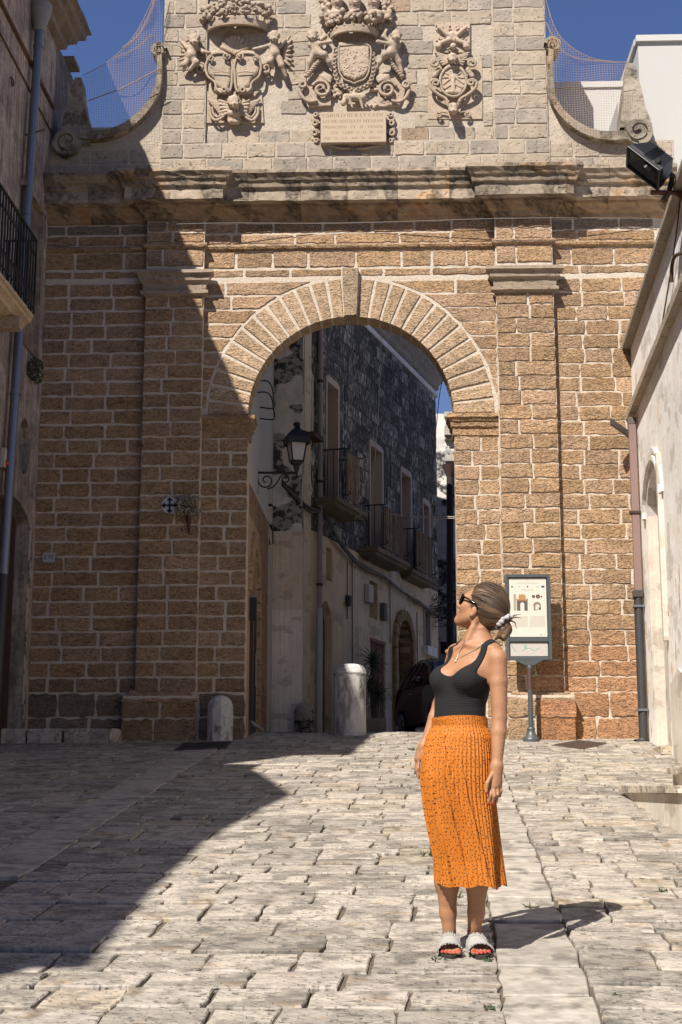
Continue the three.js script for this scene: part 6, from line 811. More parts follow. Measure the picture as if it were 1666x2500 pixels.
  const nl = net([[203, 184], [262, 152], [318, 100], [352, 45], [376, -10], [388, -60]], [[224, 330], [262, 336], [320, 310], [368, 262], [390, 190], [398, -60]], 'fine orange safety net hung between the left obelisk and the attic'); part('cord', tube([P(216, 246, 19.65), P(265, 228, 19.65), P(290, 219, 19.65), P(394, 166, 19.65)], 0.008, 40, 5), plain(0.28, 0.2, 0.12), nl); part('fold', [tube([P(300, 118, 19.68), P(335, 92, 19.68), P(372, 20, 19.68), P(388, -40, 19.68)], 0.02, 40, 5), tube([P(280, 142, 19.68), P(330, 120, 19.68), P(372, 84, 19.68)], 0.014, 40, 5)], new THREE.MeshStandardMaterial({ color: col(0.4, 0.27, 0.18), transparent: true, opacity: 0.28 }), nl);
  const nr = net([[1326, -30], [1342, 30], [1362, 80], [1400, 118], [1450, 143], [1500, 151], [1534, 151]], [[1324, -30], [1333, 60], [1342, 160], [1352, 255], [1392, 305], [1450, 338], [1512, 338]], 'fine orange safety net hung between the right obelisk and the attic'); part('fold', [tube([P(1334, 55, 19.68), P(1365, 115, 19.68), P(1400, 140, 19.68), P(1500, 152, 19.68)], 0.014, 40, 5)], new THREE.MeshStandardMaterial({ color: col(0.4, 0.27, 0.18), transparent: true, opacity: 0.3 }), nr);
  const wc = thing('steel_cable', 'thin steel cable stretched across the gate under the cornice', 'cable', null, P(860, 552, 19.55)); part('cable', tube([P(125, 572, 19.9), P(330, 552, 19.79), P(520, 545, 19.79), P(830, 545, 19.9), P(1200, 534, 19.79), P(1345, 532, 19.79), P(1598, 533, 19.9)], 0.005, 90, 5), plain(0.28, 0.25, 0.22, { metalness: 0.4 }), wc);
  // ---------------- weeds in the joints
  const wm = std({ color: col(0.05, 0.065, 0.032), side: THREE.DoubleSide, vertexColors: true }); const spots = [[1052, 2092, 30, 0.1, 'green weed tuft growing from a joint left of the orange skirt hem'], [1103, 2196, 14, 0.07, 'thin weed in a paving joint between the two legs'], [1068, 2352, 12, 0.05, 'small weed beside the left sandal'], [1190, 2352, 12, 0.05, 'small weed below the right sandal at the kerb joint'], [1196, 2470, 12, 0.04, 'green weed at the bottom edge in the gutter joint'], [1505, 2440, 10, 0.035, 'weed tuft in a joint at the lower right corner'], [1300, 2222, 12, 0.05, 'small weed in the gutter joint above the shadow'], [1618, 2182, 12, 0.05, 'weed in a joint at the right edge of the lane'], [1008, 1832, 16, 0.07, 'tiny weed on the sunlit crest left of the woman']];
  for (const [u, v, n, r, label] of spots) { const c = onG(u, v, 0.005), g = []; for (let i = 0; i < n; i++) { const d = V(R(-1, 1), R(0.3, 1), R(-1, 1)).normalize(); const w2 = leafG(c.clone().add(V(R(-r, r) * 0.6, 0, R(-r, r) * 0.4)), d, r * R(0.5, 1.2), R(0.003, 0.007)); g.push(tint(w2, R(0.7, 1.4), R(0.8, 1.2), R(0.6, 1.1))); } const t3 = thing('weed_tuft', label, 'weed', null, c); part('leaves', g, wm, t3); }
}
// ================================================================ the paved lane
{
  rnd = mulberry(606);
  const rows = []; const zs = [300, 60, 12, 6, 0, -3, -6, -10, -14, -18, CREST * -1, -24, -30, -40, -80, -400];
  for (const z of zs) { const r = []; for (const x of [-300, -60, -20, -8, -4, 0, 4, 8, 20, 60, 300]) r.push(V(x, groundY(x, z) - 0.004, z)); rows.push(r); }
  const g = quadStrip(rows.map((r) => r), false, (i, j, p) => [p.x / 1.6, p.z / 1.6]);
  const ground = struct('ground', tint(clean(g), 0.13, 0.104, 0.074), std({ map: mortarMap, bumpMap: mortarBump, bumpScale: 0.01, vertexColors: true, roughness: 0.97 }));
  ground.material.vertexColors = true;
  const inRight = (x, z) => x - (0.52 + 0.042 * (-z - 5)), leftX = (z) => -1.95 - 0.02 * (-z - 12);   // gutter runs
  const frame = (x, y, z) => V(x, groundY(x, -y) + z, -y);
  const cells = []; const tone = () => { const d = R(0.86, 1.1), t = rnd(); return t < 0.22 ? [0.345 * d, 0.318 * d, 0.282 * d] : t < 0.3 ? [0.455 * d, 0.40 * d, 0.325 * d] : [0.45 * d, 0.413 * d, 0.366 * d]; };
  const rx0 = (d) => 0.40 + 0.041 * (d - 5.2), rw = 0.36, lx0 = (d) => -2.6 + 0.0 * d, lw = 0.42;
  const course = (d0, d1, xa0, xa1, xb0, xb1, len, skew, plainRun) => { // stones between two side lines
    let t = 0; const W = ((xb0 - xa0) + (xb1 - xa1)) / 2; if (W < 0.1) return; let f = true;
    while (t < 1 - 1e-6) {
      let w = R(0.6, 1.45) * len / W; if (f) { w *= R(0.4, 1); f = false; } if (1 - t - w < 0.45 * len / W) w = 1 - t; const e = Math.min(1, t + w);
      const split = rnd() < 0.1 && d1 - d0 > 0.36, parts = split ? [[0, 0.5], [0.5, 1]] : [[0, 1]];
      for (const [p0, p1] of parts) cells.push({ d0: mix(d0, d1, p0), d1: mix(d0, d1, p1), x: [mix(xa0, xb0, t), mix(xa0, xb0, e), mix(xa1, xb1, e), mix(xa1, xb1, t)], s: skew, run: plainRun }); t = e;
    }
  };
  let d = 4.2; while (d < 23.6) { const h = R(0.25, 0.43), e = d + h; course(d, e, lx0(d) + lw, lx0(e) + lw, rx0(d), rx0(e), 0.4, 0.02); d = e; }
  d = 4.0; while (d < 20.4) { const h = R(0.24, 0.42), e = d + h; course(d, e, rx0(d) + rw, rx0(e) + rw, 3.75, 3.75, 0.38, -0.05); d = e; }
  d = 8.6; while (d < 20.4) { const h = R(0.3, 0.5), e = d + h; course(d, e, -5.2, -5.2, lx0(d), lx0(e), 0.42, 0.03); d = e; }
  d = 4.0; while (d < 20.2) { const h = R(0.45, 1.1), e = d + h; course(d, e, rx0(d), rx0(e), rx0(d) + rw, rx0(e) + rw, 9, 0, true); d = e; }
  d = 8.6; while (d < 20.2) { const h = R(0.45, 1.1), e = d + h; course(d, e, lx0(d), lx0(e), lx0(d) + lw, lx0(e) + lw, 9, 0, true); d = e; }
  const rest = []; const seen = [];
  for (const c of cells) {
    const G = 0.003 + 0.004 * rnd(), mid = (c.x[0] + c.x[1] + c.x[2] + c.x[3]) / 4, dm = (c.d0 + c.d1) / 2;
    if (Math.abs(mid) > dm * 0.33 + 1.2) continue;
    const n = Math.max(3, Math.round((c.x[1] - c.x[0]) / 0.12)), out = [], j = () => R(-0.01, 0.012);
    const gd = c.run ? 0.006 : R(0.004, 0.014);
    const sk = (x) => c.s * (x - mid);
    for (let i = 0; i < n; i++) { const x = mix(c.x[0] + G, c.x[1] - G, i / n); out.push([x, c.d0 + gd + (i ? j() : 0.014) + sk(x)]); }
    for (let i = 0; i < 3; i++) out.push([mix(c.x[1], c.x[2], i / 3) - G + (i ? j() : -0.01), mix(c.d0 + G, c.d1 - G, i / 3) + (i ? 0 : 0) + sk(c.x[1])]);
    for (let i = 0; i < n; i++) { const x = mix(c.x[2] - G, c.x[3] + G, i / n); out.push([x, c.d1 - gd * 0.6 - (i ? -j() : 0.014) + sk(x)]); }
    for (let i = 0; i < 3; i++) out.push([mix(c.x[3], c.x[0], i / 3) + G + (i ? j() : 0.01), mix(c.d1 - G, c.d0 + G, i / 3) + sk(c.x[0])]);
    const tx = R(-0.012, 0.012), td = R(-0.03, 0.012), lift = R(-0.006, 0.006);
    const f = (x, y, z) => { const q = frame(x, y, z); if (z > -0.02) q.y += lift + tx * (x - mid) + td * (y - dm); return q; };
    const g = stoneGeo(out, f, { h: 0.012, bevel: 0.006, depth: 0.05, T: 1.25, tone: c.run ? ((m) => [0.42 * m, 0.388 * m, 0.345 * m])(R(0.93, 1.07)) : tone(), lump: c.run ? 0.002 : 0.005 });
    // winding: x right, distance away is -z, so turn the faces over
    const area = (c.x[1] - c.x[0]) * (c.d1 - c.d0) / (dm * dm * dm); seen.push([area, g, c.run]);
  }
  seen.sort((a, b) => b[0] - a[0]);
  const farRun = []; seen.forEach(([, g, run], i) => { if (i < 300) part('paving_stone', g, run ? mats.paveSmooth : mats.pave, ground); else (run ? farRun : rest).push(g); });
  const far = part('paving_stone', rest, mats.pave, ground); far.userData.kind = 'stuff'; if (farRun.length) { const f2 = part('paving_stone', farRun, mats.paveSmooth, ground); f2.userData.kind = 'stuff'; }
}
// ================================================================ the woman looking up at the gate
{
  rnd = mulberry(7001);
  const WD = 6.66, B = (u, v, dz = 0) => P(u, v, WD - dz), px = WD / FPX;          // px: metres per photo pixel where she stands
  const person = thing('person', 'woman in black tank top and orange dotted midi skirt looking up at the gate', 'person', null, V(B(1135, 2300).x, groundY(0, -WD), -WD));
  const f = V(-0.66, 0, 0.75).normalize(), l = V(0.75, 0, 0.66).normalize();
  // torso as a stack of ellipses in the body's own axes
  const rows = [[1540, 1166, 0.045, 0.047, 0], [1562, 1165, 0.075, 0.058, 0], [1580, 1164, 0.125, 0.062, 0], [1600, 1160, 0.148, 0.08, 0], [1640, 1142, 0.150, 0.098, 0], [1690, 1128, 0.134, 0.098, 0], [1730, 1123, 0.122, 0.093, 0], [1758, 1122, 0.122, 0.095, 0], [1800, 1121, 0.146, 0.112, 0], [1850, 1119, 0.166, 0.128, 0], [1900, 1119, 0.165, 0.128, 0], [1945, 1120, 0.14, 0.11, 0]].map(([v, u, a, b]) => { const p = B(u, v); return [p.y, p.x, a, b]; });
  const torso = (x, y, z) => {
    let i = 0; while (i < rows.length - 2 && y < rows[i + 1][0]) i++;
    const A0 = rows[i], B0 = rows[i + 1], t0 = clamp((A0[0] - y) / (A0[0] - B0[0]), 0, 1), t = t0 * t0 * (3 - 2 * t0) * 0.5 + t0 * 0.5;
    const cx = mix(A0[1], B0[1], t), a = mix(A0[2], B0[2], t), b = mix(A0[3], B0[3], t), dx = x - cx, dz = z + WD, pl = dx * l.x + dz * l.z, pf = dx * f.x + dz * f.z;
    const k0 = Math.hypot(pl / a, pf / b), k1 = Math.hypot(pl / (a * a), pf / (b * b)), side = k1 < 1e-6 ? -b : k0 * (k0 - 1) / k1;
    return Math.max(side, y - rows[0][0], rows[rows.length - 1][0] - y);
  };
  const tp = (v, u, L, F) => { const p = B(u, v); return p.addScaledVector(l, L).addScaledVector(f, F); };
  const bust = [ell(tp(1662, 1138, 0.068, 0.075), 0.062, 0.062, 0.058, 0.05), ell(tp(1660, 1138, -0.068, 0.075), 0.062, 0.062, 0.058, 0.05)];
  // head axes: s towards her left (the camera), up and forward
  const hc = B(1176, 1481, 0.0), hf = V(-0.85, 0.40, -0.34).normalize(), hs = V(-0.371, 0, 0.926), hu = new THREE.Vector3().crossVectors(hs, hf).normalize(); if (hu.y < 0) hu.negate(); hs.copy(new THREE.Vector3().crossVectors(hf, hu)).normalize(); if (hs.z < 0) hs.negate();
  const HP = (s, u, q) => hc.clone().addScaledVector(hs, s).addScaledVector(hu, u).addScaledVector(hf, q);
  const hq = new THREE.Quaternion().setFromRotationMatrix(new THREE.Matrix4().makeBasis(hs, hu, hf));
  const HE = (s, u, q, a, b, c, k) => ell(HP(s, u, q), a, b, c, k, hq);
  const toHead = (x, y, z) => { const d = V(x - hc.x, y - hc.y, z - hc.z); return [d.dot(hs), d.dot(hu), d.dot(hf)]; };
  const head = [HE(0, 0.022, -0.012, 0.071, 0.088, 0.094, 0.02), HE(0, -0.035, 0.035, 0.056, 0.082, 0.058, 0.03), cap(HP(0.043, -0.062, 0.012), HP(0.006, -0.098, 0.072), 0.02, 0.019, 0.03), cap(HP(-0.043, -0.062, 0.012), HP(-0.006, -0.098, 0.072), 0.02, 0.019, 0.03), HE(0, -0.1, 0.082, 0.019, 0.015, 0.015, 0.012),
    cap(HP(0, 0.004, 0.088), HP(0, -0.034, 0.108), 0.008, 0.011, 0.012), cap(HP(0.009, -0.04, 0.098), HP(-0.009, -0.04, 0.098), 0.008, 0.008, 0.008), cap(HP(0.016, -0.065, 0.09), HP(-0.016, -0.065, 0.09), 0.0065, 0.0065, 0.006), cap(HP(0.013, -0.076, 0.089), HP(-0.013, -0.076, 0.089), 0.007, 0.007, 0.005), cap(HP(0.035, 0.018, 0.076), HP(-0.035, 0.018, 0.076), 0.012, 0.012, 0.02), HE(0.037, -0.028, 0.062, 0.02, 0.022, 0.018, 0.025), HE(-0.037, -0.028, 0.062, 0.02, 0.022, 0.018, 0.025),
    HE(0.07, -0.033, 0.002, 0.008, 0.026, 0.016, 0.006), HE(-0.07, -0.033, 0.002, 0.008, 0.026, 0.016, 0.006), cap(HP(0.074, -0.052, 0.004), HP(0.072, -0.056, 0.006), 0.008, 0.008, 0.006)];
  const ankleL = V(B(1099, 2300).x, groundY(0, -6.7) + 0.1, -6.71), ankleR = V(B(1160, 2300).x, groundY(0, -6.7) + 0.1, -6.71);
  const shL = B(1216, 1608, 0.11), elL = B(1220, 1752, 0.13), wrL = B(1213, 1872, 0.165), shR = B(1114, 1594, -0.115), elR = B(1073, 1722, -0.17), wrR = B(1037, 1822, -0.13);
  const prims = [...head,
    cap(HP(0, -0.045, -0.028), B(1167, 1566, 0.0), 0.045, 0.044, 0.02), cap(HP(0.045, -0.05, -0.015), tp(1574, 1150, 0.01, 0.052), 0.014, 0.011, 0.016), ...bust,
    cap(B(1172, 1566, 0.005), shL, 0.03, 0.037, 0.035), cap(B(1158, 1564, -0.01), shR, 0.03, 0.037, 0.035), cap(tp(1580, 1158, 0.025, 0.06), tp(1588, 1164, 0.13, 0.045), 0.009, 0.01, 0.02), cap(tp(1580, 1158, -0.025, 0.06), tp(1588, 1160, -0.13, 0.045), 0.009, 0.01, 0.02),
    cap(shL, shL.clone().lerp(elL, 0.4), 0.0415, 0.0405, 0.02), cap(shL.clone().lerp(elL, 0.4), elL, 0.0405, 0.0345, 0.008), cap(elL, elL.clone().lerp(wrL, 0.3), 0.0345, 0.034, 0.008), cap(elL.clone().lerp(wrL, 0.3), wrL, 0.034, 0.0235, 0.008),
    cap(shR, elR, 0.04, 0.033, 0.02), cap(elR, elR.clone().lerp(wrR, 0.3), 0.033, 0.031, 0.008), cap(elR.clone().lerp(wrR, 0.3), wrR, 0.031, 0.0225, 0.008),
    cap(B(1146, 1890, 0.05), B(1164, 2085, 0.05), 0.085, 0.06, 0.05), cap(B(1096, 1890, -0.05), B(1091, 2080, -0.02), 0.085, 0.058, 0.05),
    cap(B(1164, 2085, 0.05), B(1165, 2150, 0.01), 0.056, 0.05, 0.03), cap(B(1165, 2150, 0.01), B(1163, 2228, -0.02), 0.05, 0.036, 0.03), cap(B(1163, 2228, -0.02), ankleR, 0.036, 0.03, 0.02),
    cap(B(1091, 2080, -0.02), B(1092, 2150, -0.03), 0.056, 0.053, 0.03), cap(B(1092, 2150, -0.03), B(1094, 2228, -0.05), 0.053, 0.036, 0.03), cap(B(1094, 2228, -0.05), ankleL, 0.036, 0.03, 0.02)];
  // hands
  const hand = (w, kn, fingers, r) => { for (const [k, q] of kn) prims.push(cap(w, k, 0.019, q, 0.02)); for (const [a, b, c, rr = r] of fingers) prims.push(cap(a, b, rr * 1.08, rr, 0.005), cap(b, c, rr, rr * 0.82, 0.004)); };
  const nails = [];
  hand(wrL, [[B(1198, 1914, 0.175), 0.012], [B(1206, 1918, 0.18), 0.012], [B(1214, 1917, 0.175), 0.012], [B(1221, 1912, 0.165), 0.011]], [[B(1198, 1914, 0.175), B(1199, 1940, 0.195), B(1192, 1963, 0.185)], [B(1206, 1918, 0.18), B(1207.5, 1944, 0.195), B(1202, 1964, 0.18)], [B(1214, 1917, 0.175), B(1216, 1940, 0.185), B(1212, 1958, 0.17)], [B(1221, 1912, 0.165), B(1224, 1931, 0.17), B(1221, 1945, 0.16), 0.0068], [B(1201, 1890, 0.185), B(1190, 1912, 0.205), B(1187, 1936, 0.205), 0.009]], 0.0076);
  hand(wrR, [[B(1024, 1852, -0.12), 0.012], [B(1020, 1854, -0.135), 0.012], [B(1019, 1852, -0.15), 0.012], [B(1022, 1848, -0.165), 0.011]], [[B(1024, 1854, -0.12), B(1022, 1876, -0.11), B(1027, 1896, -0.115)], [B(1020, 1856, -0.135), B(1018, 1880, -0.13), B(1023, 1900, -0.13)], [B(1018, 1854, -0.15), B(1016, 1876, -0.145), B(1020, 1894, -0.145)], [B(1021, 1850, -0.165), B(1019, 1868, -0.165), B(1022, 1882, -0.165), 0.0068], [B(1034, 1834, -0.11), B(1031, 1852, -0.09), B(1034, 1872, -0.09), 0.009]], 0.0076);
  nails.push(B(1186, 1937, 0.214), B(1191, 1964, 0.193), B(1201, 1965, 0.189));
  // feet
  const SOLE = 0.03, feet = [[ankleL, -0.004, -1], [ankleR, 0.022, 1]];
  for (const [an, dx, sgn] of feet) { const gy = (z) => groundY(0, z) + SOLE; prims.push(ell(V(an.x, gy(-6.74) + 0.034, -6.742), 0.03, 0.034, 0.034, 0.03), cap(V(an.x, an.y - 0.07, -6.70), V(an.x + dx, gy(-6.59) + 0.012, -6.59), 0.024, 0.018, 0.012), cap(V(an.x + dx * 0.5 - 0.018, gy(-6.66) + 0.012, -6.66), V(an.x + dx - 0.026, gy(-6.575) + 0.014, -6.575), 0.018, 0.016, 0.012), cap(V(an.x + dx * 0.5 + 0.018, gy(-6.66) + 0.012, -6.66), V(an.x + dx + 0.026, gy(-6.575) + 0.014, -6.575), 0.018, 0.016, 0.012));
    for (let i = 0; i < 5; i++) { const o = sgn * (-0.034 + i * 0.0165), len = [0.05, 0.052, 0.046, 0.038, 0.028][i], r = i ? 0.0085 : 0.012, z1 = -6.57 + len, b2 = V(an.x + dx + o * 1.08, gy(z1) + r, z1); prims.push(cap(V(an.x + dx + o, gy(-6.58) + 0.014, -6.58), b2, r * 1.05, r, 0.004)); nails.push(b2.clone().add(V(0, r * 0.6, 0.004))); } }
  const fieldB = field(prims, (d, x, y, z) => smin(d, torso(x, y, z), 0.03));
  const [lo, hi] = boundsOf(prims, 0.02); const geo = surfaceNets(fieldB, lo, hi, 0.0048);
  { const p = geo.attributes.position, c = new Float32Array(p.count * 3), nr = [...nails]; for (let i = 0; i < p.count; i++) { const x = p.getX(i), y = p.getY(i), z = p.getZ(i); const [s, u, q] = toHead(x, y, z); const m = 0.92 + 0.16 * n3(x * 18, y * 18, z * 18, 9); const w = n3(x * 60, y * 45, z * 60, 19); let r = 0.355 * m * (0.94 + 0.12 * w), g = 0.172 * m * (0.92 + 0.16 * w), b = 0.085 * m * (0.9 + 0.2 * w); if (Math.abs(s) < 0.024 && u < -0.058 && u > -0.082 && q > 0.078) { r = 0.38; g = 0.11; b = 0.085; } for (const n of nr) if (Math.abs(n.x - x) < 0.01 && Math.abs(n.y - y) < 0.009 && Math.abs(n.z - z) < 0.01 && Math.hypot(n.x - x, n.y - y, n.z - z) < 0.0085) { r = 0.42; g = 0.02; b = 0.018; } c.set([r, g, b], i * 3); } geo.setAttribute('color', new THREE.BufferAttribute(c, 3)); }
  { const p = geo.attributes.position, uv = new Float32Array(p.count * 2); for (let i = 0; i < p.count; i++) { uv[i * 2] = (p.getX(i) + p.getZ(i) * 0.7) / 0.12; uv[i * 2 + 1] = (p.getY(i) + p.getZ(i) * 0.5) / 0.12; } geo.setAttribute('uv', new THREE.BufferAttribute(uv, 2)); }
  const skinBump = texture(256, 256, (u, v) => fbm(u, v, 30, 30, 4, 741), false);
  part('body', geo, std({ vertexColors: true, roughness: 0.58, bumpMap: skinBump, bumpScale: 0.0012 }), person);
  // ---------------- tank top
  const ribBump = texture(256, 256, (u, v) => 0.5 + 0.5 * Math.sin(v * 6.283 * 22 + 5 * (fbm(u, v, 6, 8, 3, 701) - 0.5)) * (0.6 + 0.4 * fbm(u, v, 30, 20, 2, 703)), false);
  { const topP = [...bust, cap(B(1172, 1566, 0.005), shL, 0.03, 0.037, 0.035), cap(B(1158, 1564, -0.01), shR, 0.03, 0.037, 0.035), cap(tp(1580, 1158, 0.025, 0.06), tp(1588, 1164, 0.13, 0.045), 0.009, 0.01, 0.02), cap(tp(1580, 1158, -0.025, 0.06), tp(1588, 1160, -0.13, 0.045), 0.009, 0.01, 0.02)], cl = field(topP, (d, x, y, z) => smin(d, torso(x, y, z), 0.03));
    const yS = B(1110, 1654).y, yA = B(1190, 1672).y, yB = B(1122, 1775).y, cxAt = (y) => { let i = 0; while (i < rows.length - 2 && y < rows[i + 1][0]) i++; return mix(rows[i][1], rows[i + 1][1], clamp((rows[i][0] - y) / (rows[i][0] - rows[i + 1][0]), 0, 1)); };
    const hole = (pl, y, c, r, y0) => y > y0 + r ? Math.abs(pl - c) - r : Math.hypot(pl - c, y - y0 - r) - r;
    const cloth = (x, y, z) => { const pl = (x - cxAt(y)) * l.x + (z + WD) * l.z, pf = (x - cxAt(y)) * f.x + (z + WD) * f.z; const wid = 0.078 + clamp((y - yS - 0.06) * 0.06, 0, 0.01); return Math.max(cl(x, y, z) - 0.0055, -hole(pl, y, 0, wid, pf > -0.02 ? yS : yS + 0.02), -hole(pl, y, 0.198, 0.086, yA), -hole(pl, y, -0.198, 0.086, yA), yB - y); };
    const g = surfaceNets(cloth, [B(1040, 1600).x, yB - 0.02, -WD - 0.24], [B(1250, 1600).x, B(1160, 1540).y, -WD + 0.26], 0.0042);
    const p = g.attributes.position, uv = new Float32Array(p.count * 2); for (let i = 0; i < p.count; i++) { uv[i * 2] = (p.getX(i) + p.getZ(i)) / 0.16; uv[i * 2 + 1] = p.getY(i) / 0.16; } g.setAttribute('uv', new THREE.BufferAttribute(uv, 2));
    part('tank_top', g, std({ color: col(0.0065, 0.0064, 0.007), roughness: 0.9, bumpMap: ribBump, bumpScale: 0.001 }), person); }
  // ---------------- skirt
  const dots = canvasTexture(1024, 1024, (g, W, H) => { g.fillStyle = 'rgb(180,102,16)'; g.fillRect(0, 0, W, H); let q = 77; const rr = () => (q = (q * 16807) % 2147483647) / 2147483647; g.fillStyle = 'rgb(20,10,6)'; const n = 19; for (let j = 0; j < n; j++) for (let i = 0; i < n; i++) { const x = (i + 0.5 * (j % 2) + 0.5 + (rr() - 0.5) * 0.7) * W / n, y = (j + 0.5 + (rr() - 0.5) * 0.7) * H / n; for (const ox of [0, -W, W]) for (const oy of [0, -H, H]) { g.beginPath(); g.ellipse(x + ox, y + oy, 8.5 + rr() * 2, 8 + rr() * 1.5, rr() * 3, 0, 7); g.fill(); } } g.fillStyle = 'rgba(230,190,140,0.8)'; for (let i = 0; i < 120; i++) g.fillRect(rr() * W, rr() * H, 5, 5); }); dots.wrapS = dots.wrapT = THREE.RepeatWrapping;
  { const prof = [[1751, 1122, 0.126, 0.0], [1775, 1123, 0.128, 0.02], [1800, 1122, 0.15, 0.05], [1850, 1119.5, 0.166, 0.1], [1900, 1119, 0.172, 0.2], [1950, 1122, 0.170, 0.35], [2000, 1128, 0.168, 0.5], [2050, 1135, 0.164, 0.65], [2100, 1142, 0.161, 0.85], [2158, 1147, 0.166, 1.0]];
    const N = 512, M = 90, rowsS = []; const at = (t) => { const k = t * (prof.length - 1), i = Math.min(prof.length - 2, Math.floor(k)), q = k - i, a = prof[i], b = prof[i + 1]; return [mix(a[0], b[0], q), mix(a[1], b[1], q), mix(a[2], b[2], q), mix(a[3], b[3], q)]; };
    const valley = (p, c, w) => { let d = ((p - c) % 6.2832 + 9.4248) % 6.2832 - 3.1416; return Math.exp(-d * d / (w * w)); };
    const fold = (p, c, w) => { const d = ((p - c) % 6.2832 + 9.4248) % 6.2832 - 3.1416; return d > 0 ? Math.exp(-d / w) * smooth(0, 0.05, d) : 0; };
    for (let j = 0; j <= M; j++) { const t = j / M, [v, u, hw, k] = at(t), c = B(u, v), row = []; const a = hw * 1.05, b = hw * mix(0.94, 0.9, t);
      for (let i = 0; i <= N; i++) { const ph = i / N * 6.28318; const pleat = 58 * ph + 1.6 * Math.sin(ph * 3 + t) + 0.9 * Math.sin(ph * 7 - 2 * t), tri = Math.abs((pleat / 6.28318) % 1 * 2 - 1); const drift = ph - 0.5 * (t - 0.4);
        let r = 1 + (tri - 0.5) * mix(0.014, 0.036, smooth(0, 0.35, t)) * (0.55 + 0.9 * n3(ph * 3, t * 4, 1, 77)) + k * (0.07 * Math.sin(5 * drift + 0.6) + 0.03 * Math.sin(9 * drift + 2)) + smooth(0.22, 0.6, t) * (0.15 * fold(ph + 0.42 * (t - 0.5), 1.62, 0.3) + 0.12 * fold(ph + 0.5 * (t - 0.6), 1.18, 0.2) + 0.11 * fold(ph + 0.7 * (t - 0.5), 0.72, 0.22) + 0.08 * fold(ph - 0.15 * t, 2.2, 0.25) - 0.05) + 0.09 * (1 - smooth(0.5, 0.8, t)) * smooth(0.06, 0.2, t) * fold(ph + 1.3 * (t - 0.25), 1.35, 0.45) - (1 - smooth(0.1, 0.45, t)) * smooth(0.02, 0.12, t) * 0.06 * valley(ph + t * 1.2, 1.9, 0.5);
        if (t < 0.05) r = 1 + (tri - 0.5) * 0.012; const p = c.clone().addScaledVector(l, Math.cos(ph) * a * r).addScaledVector(f, Math.sin(ph) * b * r); const hem = smooth(0.85, 1, t); p.y += hem * (0.003 * Math.sin(ph * 11) + 0.007 * Math.sin(ph * 3 + 1) - 0.028 * valley(ph, 0.1, 0.28)); p.y += t < 0.02 ? 0.004 * Math.sin(ph * 2) : 0; row.push(p); } rowsS.push(row); }
    const g = quadStrip(rowsS.reverse(), false, (i, j, p) => [j / N * 1.06 / 0.31, p.y / 0.31]); part('skirt', g, std({ map: dots, roughness: 0.75, side: THREE.DoubleSide, color: col(1, 0.98, 0.72) }), person); }
  // ---------------- hair
  const hairMap = texture(512, 256, (u, v) => { const s = fbm(u + 0.02 * Math.sin(v * 9), v, 90, 3, 4, 711), q = smooth(0.42, 0.72, fbm(u + 0.03 * Math.sin(v * 7 + 1), v, 26, 3, 4, 713)), k = 0.5 + 1.0 * (s - 0.5); return [k * mix(0.095, 0.27, q), k * mix(0.05, 0.155, q), k * mix(0.022, 0.07, q)]; });
  const hairBump = texture(512, 256, (u, v) => fbm(u, v, 90, 2, 3, 717), false);
  const hairM = std({ map: hairMap, bumpMap: hairBump, bumpScale: 0.0016, roughness: 0.62 });
  const hairUV = (g) => { const p = g.attributes.position, uv = new Float32Array(p.count * 2); for (let i = 0; i < p.count; i++) { const [s, u, q] = toHead(p.getX(i), p.getY(i), p.getZ(i)); uv[i * 2] = Math.atan2(u + 0.01, s) / 6.283 * 1.0; uv[i * 2 + 1] = q * 2; } g.setAttribute('uv', new THREE.BufferAttribute(uv, 2)); return g; };
  { const hp = [HE(0, 0.026, -0.024, 0.081, 0.099, 0.102, 0.02), HE(0, -0.005, -0.06, 0.07, 0.078, 0.075, 0.03), cap(HP(0, -0.052, -0.055), HP(0, -0.028, -0.115), 0.042, 0.03, 0.03)]; const hd = field(hp);
    const hl = (u) => u > 0.03 ? 0.044 + (u - 0.03) * 0.32 : u > -0.015 ? mix(0.006, 0.044, smooth(-0.015, 0.03, u)) : mix(-0.045, 0.006, smooth(-0.09, -0.015, u));
    const hfn = (x, y, z) => { const d = hd(x, y, z); if (d > 0.03) return d; const [s, u, q] = toHead(x, y, z); return Math.max(d, (q - hl(u)) * 0.8); };
    const [l2, h2] = boundsOf(hp, 0.02); part('hair', hairUV(surfaceNets(hfn, l2, h2, 0.0042)), hairM, person);
    for (const [k, c] of [[0, [0.075, 0.04, 0.018]], [1, [0.2, 0.125, 0.06]], [2, [0.03, 0.017, 0.01]]]) { const fine = []; for (let i = 0; i < 46; i++) { const a = R(-1.3, 3.6), pts = [], e = R(-0.12, 0.12), up = R(0.0005, 0.004), f0 = R(-0.02, 0.05); for (let j = 0; j <= 7; j++) { const t = j / 7, q = mix(f0, -0.118, t), r = Math.sqrt(Math.max(0.02, 1 - ((q + 0.024) / 0.102) ** 2)), g = smooth(0.55, 1, t), s = (0.081 * r + up) * Math.cos(a + e * t), u = 0.026 + (0.099 * r + up) * Math.sin(a + e * t); pts.push(HP(mix(s, 0.01 * Math.cos(a), g), mix(u, -0.02 + 0.012 * Math.sin(a), g), q)); } if (Math.sin(a) < -0.55) continue; fine.push(tube(pts, R(0.0007, 0.0013), 12, 4)); } const m = part('loose_hair', fine, std({ color: col(...c), roughness: 0.6 }), person); m.userData.kind = 'stuff'; }
